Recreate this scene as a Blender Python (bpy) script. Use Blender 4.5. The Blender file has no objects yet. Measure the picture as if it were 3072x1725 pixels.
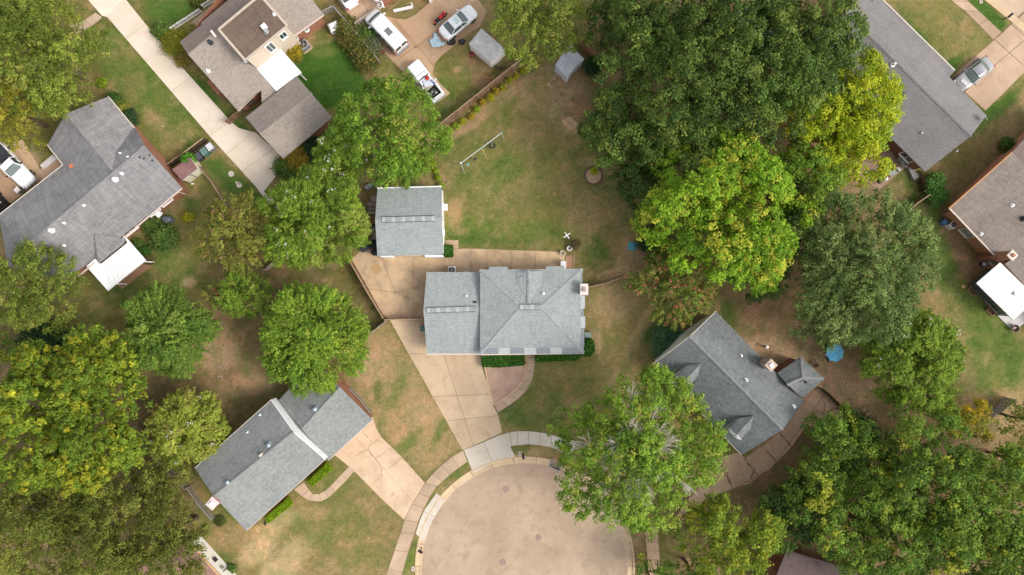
import bpy, math, random
import numpy as np
from mathutils import Vector, Matrix

sc = bpy.context.scene
COL = sc.collection
H = 76.0          # camera height in metres
S = 27.0          # photograph pixels per metre on the ground
R_ = math.radians

# ------------------------------------------------------------------ camera
cam = bpy.data.cameras.new("camera")
cam.sensor_width = 36.0
cam.lens = 36.0 * H * S / 3072.0
cam.clip_end = 3000.0
cam_o = bpy.data.objects.new("camera", cam)
cam_o.location = (0, 0, H)
cam_o.rotation_euler = (0, 0, 0)
COL.objects.link(cam_o)
sc.camera = cam_o

# ------------------------------------------------------------------ sky, sun, exposure
SUN_EL, SUN_AZ = 43.0, 108.0          # azimuth clockwise from +Y (north, the top of the photograph)
world = bpy.data.worlds.new("World")
sc.world = world
world.use_nodes = True
wn = world.node_tree
for n in list(wn.nodes):
    wn.nodes.remove(n)
w_out = wn.nodes.new("ShaderNodeOutputWorld")
w_bg = wn.nodes.new("ShaderNodeBackground")
w_sky = wn.nodes.new("ShaderNodeTexSky")
w_sky.sky_type = 'NISHITA'
w_sky.sun_disc = False
w_sky.sun_elevation = R_(SUN_EL)
w_sky.sun_rotation = R_(SUN_AZ)
w_sky.air_density = 1.0
w_sky.dust_density = 3.0
w_hs = wn.nodes.new("ShaderNodeHueSaturation")   # thin cloud cover: a paler, greyer sky
w_hs.inputs["Saturation"].default_value = 0.30
wn.links.new(w_sky.outputs[0], w_hs.inputs["Color"])
wn.links.new(w_hs.outputs[0], w_bg.inputs[0])
w_bg.inputs[1].default_value = 0.15
wn.links.new(w_bg.outputs[0], w_out.inputs[0])

sun = bpy.data.lights.new("sun", 'SUN')
sun.energy = 1.0
sun.angle = R_(20.0)
sun.color = (1.0, 0.945, 0.87)
sun_o = bpy.data.objects.new("sun", sun)
sd = Vector((math.sin(R_(SUN_AZ)) * math.cos(R_(SUN_EL)), math.cos(R_(SUN_AZ)) * math.cos(R_(SUN_EL)), math.sin(R_(SUN_EL))))
sun_o.rotation_euler = sd.to_track_quat('Z', 'Y').to_euler()
sun_o.location = sd * 120
COL.objects.link(sun_o)

sc.view_settings.view_transform = 'Standard'
sc.view_settings.look = 'None'
sc.view_settings.gamma = 1.0
sc.view_settings.use_curve_mapping = False
sc.view_settings.exposure = 0.93
sc.render.engine = 'CYCLES'
sc.cycles.max_bounces = 6
sc.cycles.diffuse_bounces = 3
sc.cycles.glossy_bounces = 3
sc.cycles.transmission_bounces = 3

# ------------------------------------------------------------------ coordinates
# Every place was surveyed from the photograph in its pixels (3072 x 1725); W() gives the real position of a
# point that stands z metres above the ground.
def W(px, py, z=0.0):
    k = (H - z) / (H * S)
    return Vector(((px - 1536.0) * k, (862.5 - py) * k, z))

def t(c, r, x, y):
    return (768 * c + 0.39772 * x, 575 * r + 0.39772 * y)

def tl(c, r, pts):
    return [t(c, r, x, y) for x, y in pts]

def d(x, y):
    return (1.193 * x, 1.193 * y)

def dl(pts):
    return [d(x, y) for x, y in pts]

def reg(ox, oy, s, pts):
    return [(ox + s * x, oy + s * y) for x, y in pts]

def wl(pts, z=0.0):
    return [W(x, y, z) for x, y in pts]

def plane(a, b, c):
    """a, b, c: (px, py, z)"""
    A, B, C = W(*a), W(*b), W(*c)
    n = (B - A).cross(C - A).normalized()
    return A, n

def hit(px, py, pl, lift=0.0):
    A, n = pl
    o = Vector((0, 0, H))
    dr = W(px, py, 0) - o
    tt = (A - o).dot(n) / dr.dot(n)
    p = o + dr * tt
    p.z += lift
    return p

# ------------------------------------------------------------------ mesh builder
class MB:
    def __init__(self):
        self.v = []
        self.f = []
    def add(self, vs, fs):
        b = len(self.v)
        self.v += [tuple(p) for p in vs]
        self.f += [tuple(i + b for i in f) for f in fs]
        return self
    def box(self, c, size, rz=0.0, M=None):
        sx, sy, sz = size[0] / 2, size[1] / 2, size[2] / 2
        co, si = math.cos(rz), math.sin(rz)
        vs = []
        for z in (-sz, sz):
            for x, y in ((-sx, -sy), (sx, -sy), (sx, sy), (-sx, sy)):
                vs.append(Vector((c[0] + x * co - y * si, c[1] + x * si + y * co, c[2] + z)))
        if M is not None:
            vs = [M @ q for q in vs]
        return self.add(vs, [(3, 2, 1, 0), (4, 5, 6, 7), (0, 1, 5, 4), (1, 2, 6, 5), (2, 3, 7, 6), (3, 0, 4, 7)])
    def bbox(self, c, size, rz=0.0, b=0.03):
        """box with a bevelled top edge"""
        sx, sy, sz = size[0] / 2, size[1] / 2, size[2] / 2
        co, si = math.cos(rz), math.sin(rz)
        vs = []
        for z, k in ((-sz, 0), (sz - b, 0), (sz, b)):
            for x, y in ((-sx + k, -sy + k), (sx - k, -sy + k), (sx - k, sy - k), (-sx + k, sy - k)):
                vs.append((c[0] + x * co - y * si, c[1] + x * si + y * co, c[2] + z))
        fs = [(3, 2, 1, 0), (8, 9, 10, 11)]
        for a in (0, 4):
            for i in range(4):
                j = (i + 1) % 4
                fs.append((a + i, a + j, a + 4 + j, a + 4 + i))
        return self.add(vs, fs)
    def prism(self, pts, z0, z1):
        n = len(pts)
        a = sum(pts[i][0] * pts[(i + 1) % n][1] - pts[(i + 1) % n][0] * pts[i][1] for i in range(n))
        if a < 0:
            pts = pts[::-1]
        vs = [(p[0], p[1], z0) for p in pts] + [(p[0], p[1], z1) for p in pts]
        fs = [tuple(range(n - 1, -1, -1)), tuple(range(n, 2 * n))]
        for i in range(n):
            j = (i + 1) % n
            fs.append((i, j, n + j, n + i))
        return self.add(vs, fs)
    def sheet(self, pts, z):
        n = len(pts)
        a = sum(pts[i][0] * pts[(i + 1) % n][1] - pts[(i + 1) % n][0] * pts[i][1] for i in range(n))
        if a < 0:
            pts = pts[::-1]
        return self.add([(p[0], p[1], z) for p in pts], [tuple(range(n))])
    def bar(self, a, b, w, h=None):
        """rectangular bar from a to b, w wide, h high"""
        h = w if h is None else h
        a, b = Vector(a), Vector(b)
        dr = (b - a)
        L = dr.length
        if L < 1e-6:
            return self
        dr /= L
        up = Vector((0, 0, 1)) if abs(dr.z) < 0.95 else Vector((0, 1, 0))
        s = dr.cross(up).normalized()
        u = s.cross(dr)
        vs = []
        for p in (a, b):
            for x, y in ((-1, -1), (1, -1), (1, 1), (-1, 1)):
                vs.append(p + s * (x * w / 2) + u * (y * h / 2))
        return self.add(vs, [(3, 2, 1, 0), (4, 5, 6, 7), (0, 1, 5, 4), (1, 2, 6, 5), (2, 3, 7, 6), (3, 0, 4, 7)])
    def tube(self, path, rad, n=8, cap=True):
        path = [Vector(p) for p in path]
        m = len(path)
        if not hasattr(rad, '__len__'):
            rad = [rad] * m
        vs, fs = [], []
        for i, p in enumerate(path):
            dr = (path[min(i + 1, m - 1)] - path[max(i - 1, 0)])
            if dr.length < 1e-9:
                dr = Vector((0, 0, 1))
            dr.normalize()
            up = Vector((0, 0, 1)) if abs(dr.z) < 0.9 else Vector((1, 0, 0))
            s = dr.cross(up).normalized()
            u = s.cross(dr)
            for k in range(n):
                a = 2 * math.pi * k / n
                vs.append(p + (s * math.cos(a) + u * math.sin(a)) * rad[i])
        for i in range(m - 1):
            for k in range(n):
                j = (k + 1) % n
                fs.append((i * n + k, i * n + j, (i + 1) * n + j, (i + 1) * n + k))
        if cap:
            fs.append(tuple(range(n - 1, -1, -1)))
            fs.append(tuple(range((m - 1) * n, m * n)))
        return self.add(vs, fs)
    def lathe(self, prof, c=(0, 0, 0), n=16):
        """prof: (radius, z) from bottom to top"""
        vs, fs = [], []
        m = len(prof)
        for r, z in prof:
            r = max(r, 1e-4)
            for k in range(n):
                a = 2 * math.pi * k / n
                vs.append((c[0] + r * math.cos(a), c[1] + r * math.sin(a), c[2] + z))
        for i in range(m - 1):
            for k in range(n):
                j = (k + 1) % n
                fs.append((i * n + k, i * n + j, (i + 1) * n + j, (i + 1) * n + k))
        fs.append(tuple(range(n - 1, -1, -1)))
        fs.append(tuple(range((m - 1) * n, m * n)))
        return self.add(vs, fs)
    def build(self, name, mat, parent=None, smooth=False, uv=False):
        off = Vector(parent["_o"]) if parent is not None and "_o" in parent else Vector((0, 0, 0))
        me = bpy.data.meshes.new(name)
        me.from_pydata([tuple(Vector(p) - off) for p in self.v], [], self.f)
        if uv:
            add_uv(me)
        if smooth:
            for p in me.polygons:
                p.use_smooth = True
        me.materials.append(mat)
        o = bpy.data.objects.new(name, me)
        COL.objects.link(o)
        if parent is not None:
            o.parent = parent
            if "_o" in parent:
                o["_o"] = tuple(parent["_o"])
        return o

def add_uv(me):
    uvl = me.uv_layers.new(name="UVMap")
    for p in me.polygons:
        n = p.normal
        if abs(n.z) > 0.999:
            u, v = Vector((1, 0, 0)), Vector((0, 1, 0))
        else:
            u = Vector((0, 0, 1)).cross(n).normalized()
            v = n.cross(u)
        for li in p.loop_indices:
            co = me.vertices[me.loops[li].vertex_index].co
            uvl.data[li].uv = (co.dot(u), co.dot(v))

def tag(o, label=None, cat=None, group=None, kind=None):
    if label: o["label"] = label
    if cat: o["category"] = cat
    if group: o["group"] = group
    if kind: o["kind"] = kind
    return o

def thing(name, label, cat, loc=(0, 0, 0), group=None):
    """an Empty at the base of a thing; its parts are built in world coordinates and stored relative to it"""
    o = bpy.data.objects.new(name, None)
    o.empty_display_size = 0.3
    o.location = loc
    o["_o"] = tuple(loc)
    COL.objects.link(o)
    return tag(o, label, cat, group)

def local_thing(name, label, cat, loc, rz, group=None):
    o = bpy.data.objects.new(name, None)
    o.location = loc
    o.rotation_euler = (0, 0, rz)
    COL.objects.link(o)
    return tag(o, label, cat, group)

def copy_tree(o, parent=None):
    c = o.copy()
    COL.objects.link(c)
    c.parent = parent
    for ch in list(o.children):
        copy_tree(ch, c)
    return c

def finish():
    for o in bpy.data.objects:
        if "_o" in o:
            del o["_o"]

# ------------------------------------------------------------------ polygons
def inset(pts, dd):
    """inset a polygon of 2D points by dd (metres) towards its inside"""
    n = len(pts)
    P = [Vector((p[0], p[1])) for p in pts]
    a = sum(P[i].x * P[(i + 1) % n].y - P[(i + 1) % n].x * P[i].y for i in range(n))
    sg = 1.0 if a > 0 else -1.0
    out = []
    for i in range(n):
        e0 = (P[i] - P[i - 1])
        e1 = (P[(i + 1) % n] - P[i])
        if e0.length < 1e-6: e0 = e1
        if e1.length < 1e-6: e1 = e0
        e0 = e0.normalized(); e1 = e1.normalized()
        n0 = Vector((-e0.y, e0.x)) * sg
        n1 = Vector((-e1.y, e1.x)) * sg
        m = n0 + n1
        den = 1.0 + n0.dot(n1)
        if den < 0.25: den = 0.25
        out.append(P[i] + m * (dd / den))
    return out

def clip(poly, a, b, keep):
    """keep the part of poly left (keep=1) or right (keep=-1) of the line a->b"""
    ax, ay = a[0], a[1]
    dx, dy = b[0] - ax, b[1] - ay
    def side(p):
        return keep * (dx * (p[1] - ay) - dy * (p[0] - ax))
    out = []
    n = len(poly)
    for i in range(n):
        p, q = poly[i], poly[(i + 1) % n]
        sp, sq = side(p), side(q)
        if sp >= 0:
            out.append(p)
        if (sp > 0 and sq < 0) or (sp < 0 and sq > 0):
            k = sp / (sp - sq)
            out.append((p[0] + (q[0] - p[0]) * k, p[1] + (q[1] - p[1]) * k))
    return out

def area(p):
    n = len(p)
    return abs(sum(p[i][0] * p[(i + 1) % n][1] - p[(i + 1) % n][0] * p[i][1] for i in range(n))) / 2

def cut(polys, lines):
    for a, b in lines:
        nxt = []
        for p in polys:
            for k in (1, -1):
                q = clip(p, a, b, k)
                if len(q) >= 3 and area(q) > 60:
                    nxt.append(q)
        polys = nxt
    return polys

# ------------------------------------------------------------------ materials
def lin(v):
    v /= 255.0
    return v / 12.92 if v <= 0.04045 else ((v + 0.055) / 1.055) ** 2.4

def c(r, g, b, k=1.2):
    """albedo of a surface that reads r, g, b in the photograph's light"""
    return tuple(min(0.86, lin(x) / k) for x in (r, g, b))

MATS = {}
def nodes(name):
    m = bpy.data.materials.new(name)
    m.use_nodes = True
    nt = m.node_tree
    return m, nt, nt.nodes["Principled BSDF"]

def N(nt, typ, **kw):
    n = nt.nodes.new(typ)
    for k, v in kw.items():
        if k.startswith("i_"):
            n.inputs[k[2:].replace("_", " ")].default_value = v
        else:
            setattr(n, k, v)
    return n

def mixc(nt, fac, a, b, blend='MIX'):
    m = nt.nodes.new("ShaderNodeMix")
    m.data_type = 'RGBA'
    m.blend_type = blend
    for sock, val in ((m.inputs[0], fac), (m.inputs[6], a), (m.inputs[7], b)):
        if hasattr(val, "links") or hasattr(val, "is_linked"):
            nt.links.new(val, sock)
        elif isinstance(val, (int, float)):
            sock.default_value = val
        else:
            sock.default_value = (*val[:3], 1.0)
    return m.outputs[2]

def noise(nt, vec, scale, detail=4.0, rough=0.55, lo=0.35, hi=0.65, dist=0.0):
    n = nt.nodes.new("ShaderNodeTexNoise")
    n.inputs["Scale"].default_value = scale
    n.inputs["Detail"].default_value = detail
    n.inputs["Roughness"].default_value = rough
    n.inputs["Distortion"].default_value = dist
    if vec is not None:
        nt.links.new(vec, n.inputs["Vector"])
    mr = nt.nodes.new("ShaderNodeMapRange")
    mr.inputs[1].default_value = lo
    mr.inputs[2].default_value = hi
    nt.links.new(n.outputs["Fac"], mr.inputs[0])
    return mr.outputs[0]

def posvec(nt, scale=None, rz=0.0):
    g = nt.nodes.new("ShaderNodeNewGeometry")
    if scale is None and rz == 0.0:
        return g.outputs["Position"]
    mp = nt.nodes.new("ShaderNodeMapping")
    mp.inputs["Rotation"].default_value = (0, 0, rz)
    if scale: mp.inputs["Scale"].default_value = scale
    nt.links.new(g.outputs["Position"], mp.inputs["Vector"])
    return mp.outputs[0]

def bump(nt, bsdf, h, strength=0.3, dist=0.02):
    b = nt.nodes.new("ShaderNodeBump")
    b.inputs["Strength"].default_value = strength
    b.inputs["Distance"].default_value = dist
    nt.links.new(h, b.inputs["Height"])
    nt.links.new(b.outputs[0], bsdf.inputs["Normal"])

def plain(name, col, rough=0.6, metal=0.0, var=0.12, scale=3.0, spec=0.35, coat=0.0):
    if name in MATS: return MATS[name]
    m, nt, b = nodes(name)
    p = posvec(nt)
    f = noise(nt, p, scale, 5.0, 0.6, 0.3, 0.7)
    dark = tuple(x * (1 - var) for x in col)
    lite = tuple(min(0.9, x * (1 + var * 0.6)) for x in col)
    nt.links.new(mixc(nt, f, dark, lite), b.inputs["Base Color"])
    b.inputs["Roughness"].default_value = rough
    b.inputs["Metallic"].default_value = metal
    b.inputs["Specular IOR Level"].default_value = spec
    b.inputs["Coat Weight"].default_value = coat
    MATS[name] = m
    return m

def concrete(name, a, b_, dirt, dirt_amt=0.5, rough=0.85, tone=0.10, big=0.22):
    """weathered concrete: two tones, stains, speckle, each slab a little different"""
    if name in MATS: return MATS[name]
    m, nt, b = nodes(name)
    p = posvec(nt)
    f1 = noise(nt, p, big, 5.0, 0.6, 0.36, 0.62, 0.6)
    f2 = noise(nt, p, 0.9, 6.0, 0.7, 0.5, 0.78, 0.4)
    f3 = noise(nt, p, 14.0, 3.0, 0.7, 0.25, 0.75)
    col = mixc(nt, f1, a, b_)
    st = N(nt, "ShaderNodeMath", operation='MULTIPLY')
    nt.links.new(f2, st.inputs[0]); st.inputs[1].default_value = dirt_amt
    col = mixc(nt, st.outputs[0], col, dirt)
    oi = nt.nodes.new("ShaderNodeObjectInfo")
    mr = nt.nodes.new("ShaderNodeMapRange")
    mr.inputs[3].default_value = 1 - tone; mr.inputs[4].default_value = 1 + tone
    nt.links.new(oi.outputs["Random"], mr.inputs[0])
    sp = nt.nodes.new("ShaderNodeMapRange")
    sp.inputs[3].default_value = 0.90; sp.inputs[4].default_value = 1.08
    nt.links.new(f3, sp.inputs[0])
    mu = N(nt, "ShaderNodeMath", operation='MULTIPLY')
    nt.links.new(mr.outputs[0], mu.inputs[0]); nt.links.new(sp.outputs[0], mu.inputs[1])
    vm = nt.nodes.new("ShaderNodeVectorMath"); vm.operation = 'SCALE'
    nt.links.new(col, vm.inputs[0]); nt.links.new(mu.outputs[0], vm.inputs["Scale"])
    nt.links.new(vm.outputs[0], b.inputs["Base Color"])
    b.inputs["Roughness"].default_value = rough
    b.inputs["Specular IOR Level"].default_value = 0.2
    bump(nt, b, f3, 0.25, 0.01)
    MATS[name] = m
    return m

def shingle(name, a, b_, dark, row=0.17, wid=0.31, stain=None, stain_amt=0.5, streak=0.0, contrast=1.0):
    """asphalt shingles in the UV plane of each slope (u along the eave, v up the slope), in metres"""
    if name in MATS: return MATS[name]
    m, nt, b = nodes(name)
    uv = nt.nodes.new("ShaderNodeUVMap")
    br = nt.nodes.new("ShaderNodeTexBrick")
    br.offset = 0.5
    br.inputs["Scale"].default_value = 1.0
    br.inputs["Brick Width"].default_value = wid
    br.inputs["Row Height"].default_value = row
    br.inputs["Mortar Size"].default_value = 0.011
    br.inputs["Mortar Smooth"].default_value = 0.3
    br.inputs["Bias"].default_value = -0.1
    br.inputs["Color1"].default_value = (*a, 1)
    br.inputs["Color2"].default_value = (*b_, 1)
    br.inputs["Mortar"].default_value = (*dark, 1)
    nt.links.new(uv.outputs[0], br.inputs["Vector"])
    p = posvec(nt)
    col = br.outputs["Color"]
    f1 = noise(nt, p, 0.35, 5.0, 0.65, 0.38, 0.68, 0.5)
    if stain is not None:
        st = N(nt, "ShaderNodeMath", operation='MULTIPLY')
        nt.links.new(f1, st.inputs[0]); st.inputs[1].default_value = stain_amt
        col = mixc(nt, st.outputs[0], col, stain)
    if streak > 0:
        mp = nt.nodes.new("ShaderNodeMapping")
        mp.inputs["Scale"].default_value = (2.2, 0.35, 1)
        nt.links.new(uv.outputs[0], mp.inputs["Vector"])
        f2 = noise(nt, mp.outputs[0], 1.3, 4.0, 0.6, 0.4, 0.7)
        st = N(nt, "ShaderNodeMath", operation='MULTIPLY')
        nt.links.new(f2, st.inputs[0]); st.inputs[1].default_value = streak
        col = mixc(nt, st.outputs[0], col, dark)
    f3 = noise(nt, p, 9.0, 3.0, 0.8, 0.25, 0.75)
    sp = nt.nodes.new("ShaderNodeMapRange")
    sp.inputs[3].default_value = 1 - 0.22 * contrast; sp.inputs[4].default_value = 1 + 0.18 * contrast
    nt.links.new(f3, sp.inputs[0])
    vm = nt.nodes.new("ShaderNodeVectorMath"); vm.operation = 'SCALE'
    nt.links.new(col, vm.inputs[0]); nt.links.new(sp.outputs[0], vm.inputs["Scale"])
    nt.links.new(vm.outputs[0], b.inputs["Base Color"])
    b.inputs["Roughness"].default_value = 0.9
    b.inputs["Specular IOR Level"].default_value = 0.2
    bump(nt, b, br.outputs["Fac"], -0.4, 0.01)
    MATS[name] = m
    return m

def brickwall(name, a, b_, mortar):
    if name in MATS: return MATS[name]
    m, nt, b = nodes(name)
    uv = nt.nodes.new("ShaderNodeUVMap")
    br = nt.nodes.new("ShaderNodeTexBrick")
    br.inputs["Scale"].default_value = 1.0
    br.inputs["Brick Width"].default_value = 0.215
    br.inputs["Row Height"].default_value = 0.075
    br.inputs["Mortar Size"].default_value = 0.009
    br.inputs["Color1"].default_value = (*a, 1)
    br.inputs["Color2"].default_value = (*b_, 1)
    br.inputs["Mortar"].default_value = (*mortar, 1)
    nt.links.new(uv.outputs[0], br.inputs["Vector"])
    f = noise(nt, posvec(nt), 1.2, 5.0, 0.6, 0.3, 0.75)
    col = mixc(nt, f, br.outputs["Color"], tuple(x * 0.7 for x in a))
    nt.links.new(col, b.inputs["Base Color"])
    b.inputs["Roughness"].default_value = 0.9
    bump(nt, b, br.outputs["Fac"], -0.5, 0.01)
    MATS[name] = m
    return m

def wood(name, a, b_, rough=0.85):
    if name in MATS: return MATS[name]
    m, nt, b = nodes(name)
    p = posvec(nt)
    f = noise(nt, p, 2.5, 6.0, 0.7, 0.3, 0.7)
    oi = nt.nodes.new("ShaderNodeObjectInfo")
    mr = nt.nodes.new("ShaderNodeMapRange")
    mr.inputs[3].default_value = 0.68; mr.inputs[4].default_value = 1.25
    nt.links.new(oi.outputs["Random"], mr.inputs[0])
    vm = nt.nodes.new("ShaderNodeVectorMath"); vm.operation = 'SCALE'
    nt.links.new(mixc(nt, f, a, b_), vm.inputs[0]); nt.links.new(mr.outputs[0], vm.inputs["Scale"])
    nt.links.new(vm.outputs[0], b.inputs["Base Color"])
    b.inputs["Roughness"].default_value = rough
    b.inputs["Specular IOR Level"].default_value = 0.2
    MATS[name] = m
    return m

def glass(name="glass", col=(0.03, 0.045, 0.045), rough=0.08):
    if name in MATS: return MATS[name]
    m, nt, b = nodes(name)
    b.inputs["Base Color"].default_value = (*col, 1)
    b.inputs["Roughness"].default_value = rough
    b.inputs["Specular IOR Level"].default_value = 0.6
    MATS[name] = m
    return m

def leafmat():
    if "leaf" in MATS: return MATS["leaf"]
    m, nt, b = nodes("leaf")
    at = nt.nodes.new("ShaderNodeAttribute"); at.attribute_name = "Col"
    nt.links.new(at.outputs["Color"], b.inputs["Base Color"])
    b.inputs["Roughness"].default_value = 0.6
    b.inputs["Specular IOR Level"].default_value = 0.12
    tr = nt.nodes.new("ShaderNodeBsdfTranslucent")
    tc = mixc(nt, 1.0, at.outputs["Color"], (1.0, 1.0, 0.55), 'MULTIPLY')
    nt.links.new(tc, tr.inputs["Color"])
    ms = nt.nodes.new("ShaderNodeMixShader"); ms.inputs[0].default_value = 0.28
    nt.links.new(b.outputs[0], ms.inputs[1]); nt.links.new(tr.outputs[0], ms.inputs[2])
    nt.links.new(ms.outputs[0], nt.nodes["Material Output"].inputs["Surface"])
    MATS["leaf"] = m
    return m
# ================================================================== GROUND
rng0 = np.random.default_rng(11)

def vnoise(x, y, scale, seed):
    """value noise, vectorised, 0..1"""
    r = np.random.default_rng(seed)
    lat = r.random((257, 257))
    u, v = x / scale + 1000.3, y / scale + 1000.7
    iu, iv = np.floor(u).astype(int), np.floor(v).astype(int)
    fu, fv = u - iu, v - iv
    fu = fu * fu * (3 - 2 * fu); fv = fv * fv * (3 - 2 * fv)
    a, b = lat[iu % 257, iv % 257], lat[(iu + 1) % 257, iv % 257]
    c_, d_ = lat[iu % 257, (iv + 1) % 257], lat[(iu + 1) % 257, (iv + 1) % 257]
    return (a * (1 - fu) + b * fu) * (1 - fv) + (c_ * (1 - fu) + d_ * fu) * fv

def fbm(x, y, scale, seed, o=4):
    s, a, tot = 0, 1.0, 0
    for i in range(o):
        s = s + a * vnoise(x, y, scale / 2 ** i, seed + i); tot += a; a *= 0.55
    return s / tot

def sdist(px, py, poly):
    """signed distance to a polygon, negative inside"""
    dm = np.full(px.shape, 1e9)
    ins = np.zeros(px.shape, bool)
    n = len(poly)
    for i in range(n):
        ax, ay = poly[i]; bx, by = poly[(i + 1) % n]
        ex, ey = bx - ax, by - ay
        L2 = ex * ex + ey * ey + 1e-9
        k = np.clip(((px - ax) * ex + (py - ay) * ey) / L2, 0, 1)
        dm = np.minimum(dm, np.hypot(px - ax - k * ex, py - ay - k * ey))
        cond = ((ay > py) != (by > py)) & (px < (bx - ax) * (py - ay) / (by - ay + 1e-12) + ax)
        ins ^= cond
    return np.where(ins, -dm, dm)

# colours of the ground cover: turf in its states, soil, leaf litter
GRASS = {k: np.array(c(*v)) for k, v in dict(
    lush=(76, 110, 44), green=(108, 124, 60), olive=(128, 125, 72), mid=(146, 130, 88),
    dry=(174, 148, 108), straw=(202, 176, 134), dirt=(198, 164, 132), red=(164, 128, 100), litter=(136, 114, 84),
    mulch=(178, 146, 114), soil=(128, 112, 78), olivedark=(116, 112, 62), greendk=(90, 112, 52)).items()}

ROAD_C, ROAD_RI, ROAD_RO = (1575, 1699), 309, 330          # turning circle, in photograph pixels
road2_line = (t(3, 0, 1640, -20), t(3, 0, 1931, 214))      # kerb of the road in the top right corner

def road_mask(px, py):
    r = np.hypot(px - ROAD_C[0], py - ROAD_C[1])
    m = r < ROAD_RO - 5
    m |= (py > ROAD_C[1]) & (np.abs(px - ROAD_C[0] - 10) < 150)
    (ax, ay), (bx, by) = road2_line
    s = (bx - ax) * (py - ay) - (by - ay) * (px - ax)
    m |= (s < -148 * 8) & (px > 2900) & (px < 3900) & (py < 900)
    return m

PAINT = []
def blob(cx, cy, rx, ry, col, a=1.0, rot=0.0, soft=0.5):
    PAINT.append(("b", cx * 1.193, cy * 1.193, rx * 1.193, ry * 1.193, col, a, rot, soft))
def pol(pts, col, a=1.0, soft=14):
    PAINT.append(("p", dl(pts), col, a, soft))

# --- top left: front lawns
pol([(-200, -200), (330, -200), (560, 360), (430, 430), (300, 250), (250, 250), (120, 380), (-200, 700)], "olivedark", .9, 40)
pol([(260, 60), (330, 90), (520, 350), (430, 420), (330, 280), (262, 200)], "green", .85, 18)
blob(390, 300, 60, 30, "dry", .75, .9); blob(440, 380, 70, 25, "mid", .8, .9); blob(330, 220, 40, 60, "olive", .7)
blob(380, 255, 20, 70, "green", .6, -.7); blob(300, 130, 40, 40, "olive", .8)
pol([(330, -60), (560, -60), (470, 60), (390, 75)], "greendk", .95, 12); blob(440, 30, 70, 30, "lush", .6)
pol([(430, 150), (470, 170), (625, 325), (640, 350), (600, 330)], "lush", .9, 10)
pol([(500, 400), (560, 390), (665, 490), (640, 520), (570, 490)], "lush", .85, 14)
pol([(440, 430), (500, 400), (570, 490), (540, 540), (470, 480)], "olive", .9, 14)
# --- walled back lawn of the two storey house
pol([(715, 190), (770, 130), (855, 100), (905, 145), (935, 205), (880, 300), (835, 320), (745, 230)], "lush", 1.0, 12)
blob(815, 130, 45, 16, "green", .7, -.1); blob(840, 210, 50, 40, "lush", .6); blob(835, 290, 40, 20, "olive", .7)
pol([(735, 380), (835, 300), (930, 300), (900, 470), (720, 470)], "greendk", .9, 20)
pol([(860, 95), (905, 80), (960, 230), (940, 270), (905, 150)], "litter", .95, 10)
pol([(820, -30), (880, 20), (900, 110), (815, 70)], "litter", .8, 16)
# --- yard with the van
pol([(1090, 160), (1190, 110), (1260, 170), (1330, 150), (1110, 320), (1080, 260)], "olive", .95, 14)
blob(1120, 215, 40, 40, "green", .8); blob(1200, 170, 40, 30, "red", .75); blob(1165, 190, 30, 30, "green", .6); blob(1110, 290, 30, 30, "green", .6)
blob(1150, 175, 16, 14, "dry", .9); blob(1220, 205, 45, 22, "red", .8)
pol([(985, 30), (1130, -40), (1210, 20), (1160, 60), (1120, 58), (1000, 50)], "mid", .95, 10)
blob(1010, 120, 30, 60, "litter", .9)
# --- middle back yard
pol([(1100, 330), (1360, 170), (1470, 180), (1600, 600), (1640, 700), (1460, 690), (1440, 630), (1120, 620), (1120, 460)], "olive", .9, 30)
pol([(1095, 330), (1335, 178), (1365, 195), (1200, 320), (1120, 360)], "mulch", .95, 10)
blob(1290, 290, 120, 50, "olive", .7, .4); blob(1250, 450, 115, 85, "green", .8); blob(1190, 580, 100, 55, "green", .9); blob(1210, 600, 90, 22, "greendk", .7); blob(1230, 430, 60, 50, "greendk", .35)
blob(1320, 330, 60, 30, "mid", .8); blob(1370, 240, 70, 60, "dry", .8); blob(1480, 520, 80, 110, "mid", .9)
blob(1330, 580, 130, 40, "green", .75); blob(1480, 560, 70, 90, "dry", .45); blob(1420, 330, 70, 50, "mid", .7); blob(1350, 400, 50, 40, "mid", .5); blob(1420, 180, 60, 40, "dirt", .7); blob(1300, 610, 100, 12, "greendk", .5); blob(1300, 500, 60, 60, "mid", .6); blob(1430, 420, 70, 70, "olive", .7); blob(1220, 380, 50, 40, "green", .6)
blob(1145, 530, 22, 40, "dry", .9); blob(1160, 580, 25, 14, "dry", .6); blob(1530, 440, 40, 30, "dry", .6)
blob(1440, 230, 60, 70, "dirt", .95); blob(1460, 270, 40, 50, "red", .95); blob(1425, 200, 40, 25, "red", .7)
blob(1400, 270, 14, 40, "straw", .6, .4); blob(1500, 180, 80, 60, "litter", .9); blob(1440, 320, 25, 20, "straw", .7)
blob(1500, 410, 60, 25, "straw", .45); blob(1340, 260, 50, 30, "dry", .5); blob(1390, 500, 70, 40, "olive", .6)
pol([(1085, 400), (1110, 400), (1110, 470), (1085, 470)], "greendk", .8, 14)
# --- east side
pol([(1470, 600), (1640, 560), (1700, 700), (1800, 830), (1640, 920), (1480, 900)], "mid", .95, 30)
blob(1505, 640, 45, 55, "greendk", .85); blob(1590, 640, 40, 60, "dirt", .6); blob(1535, 690, 60, 14, "straw", .7, -.3)
blob(1540, 760, 60, 60, "dirt", .55); blob(1560, 850, 80, 50, "olive", .8); blob(1610, 830, 16, 90, "straw", .45, .5)
blob(1500, 820, 30, 30, "mid", .8); blob(1500, 860, 18, 40, "dirt", .7); blob(1540, 930, 40, 40, "olive", .8)
blob(1640, 860, 30, 60, "greendk", .7); blob(1580, 600, 30, 40, "dry", .7); blob(1560, 660, 14, 20, "straw", .7)
blob(1540, 540, 50, 60, "mid", .8); blob(1620, 640, 20, 60, "red", .4)
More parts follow.
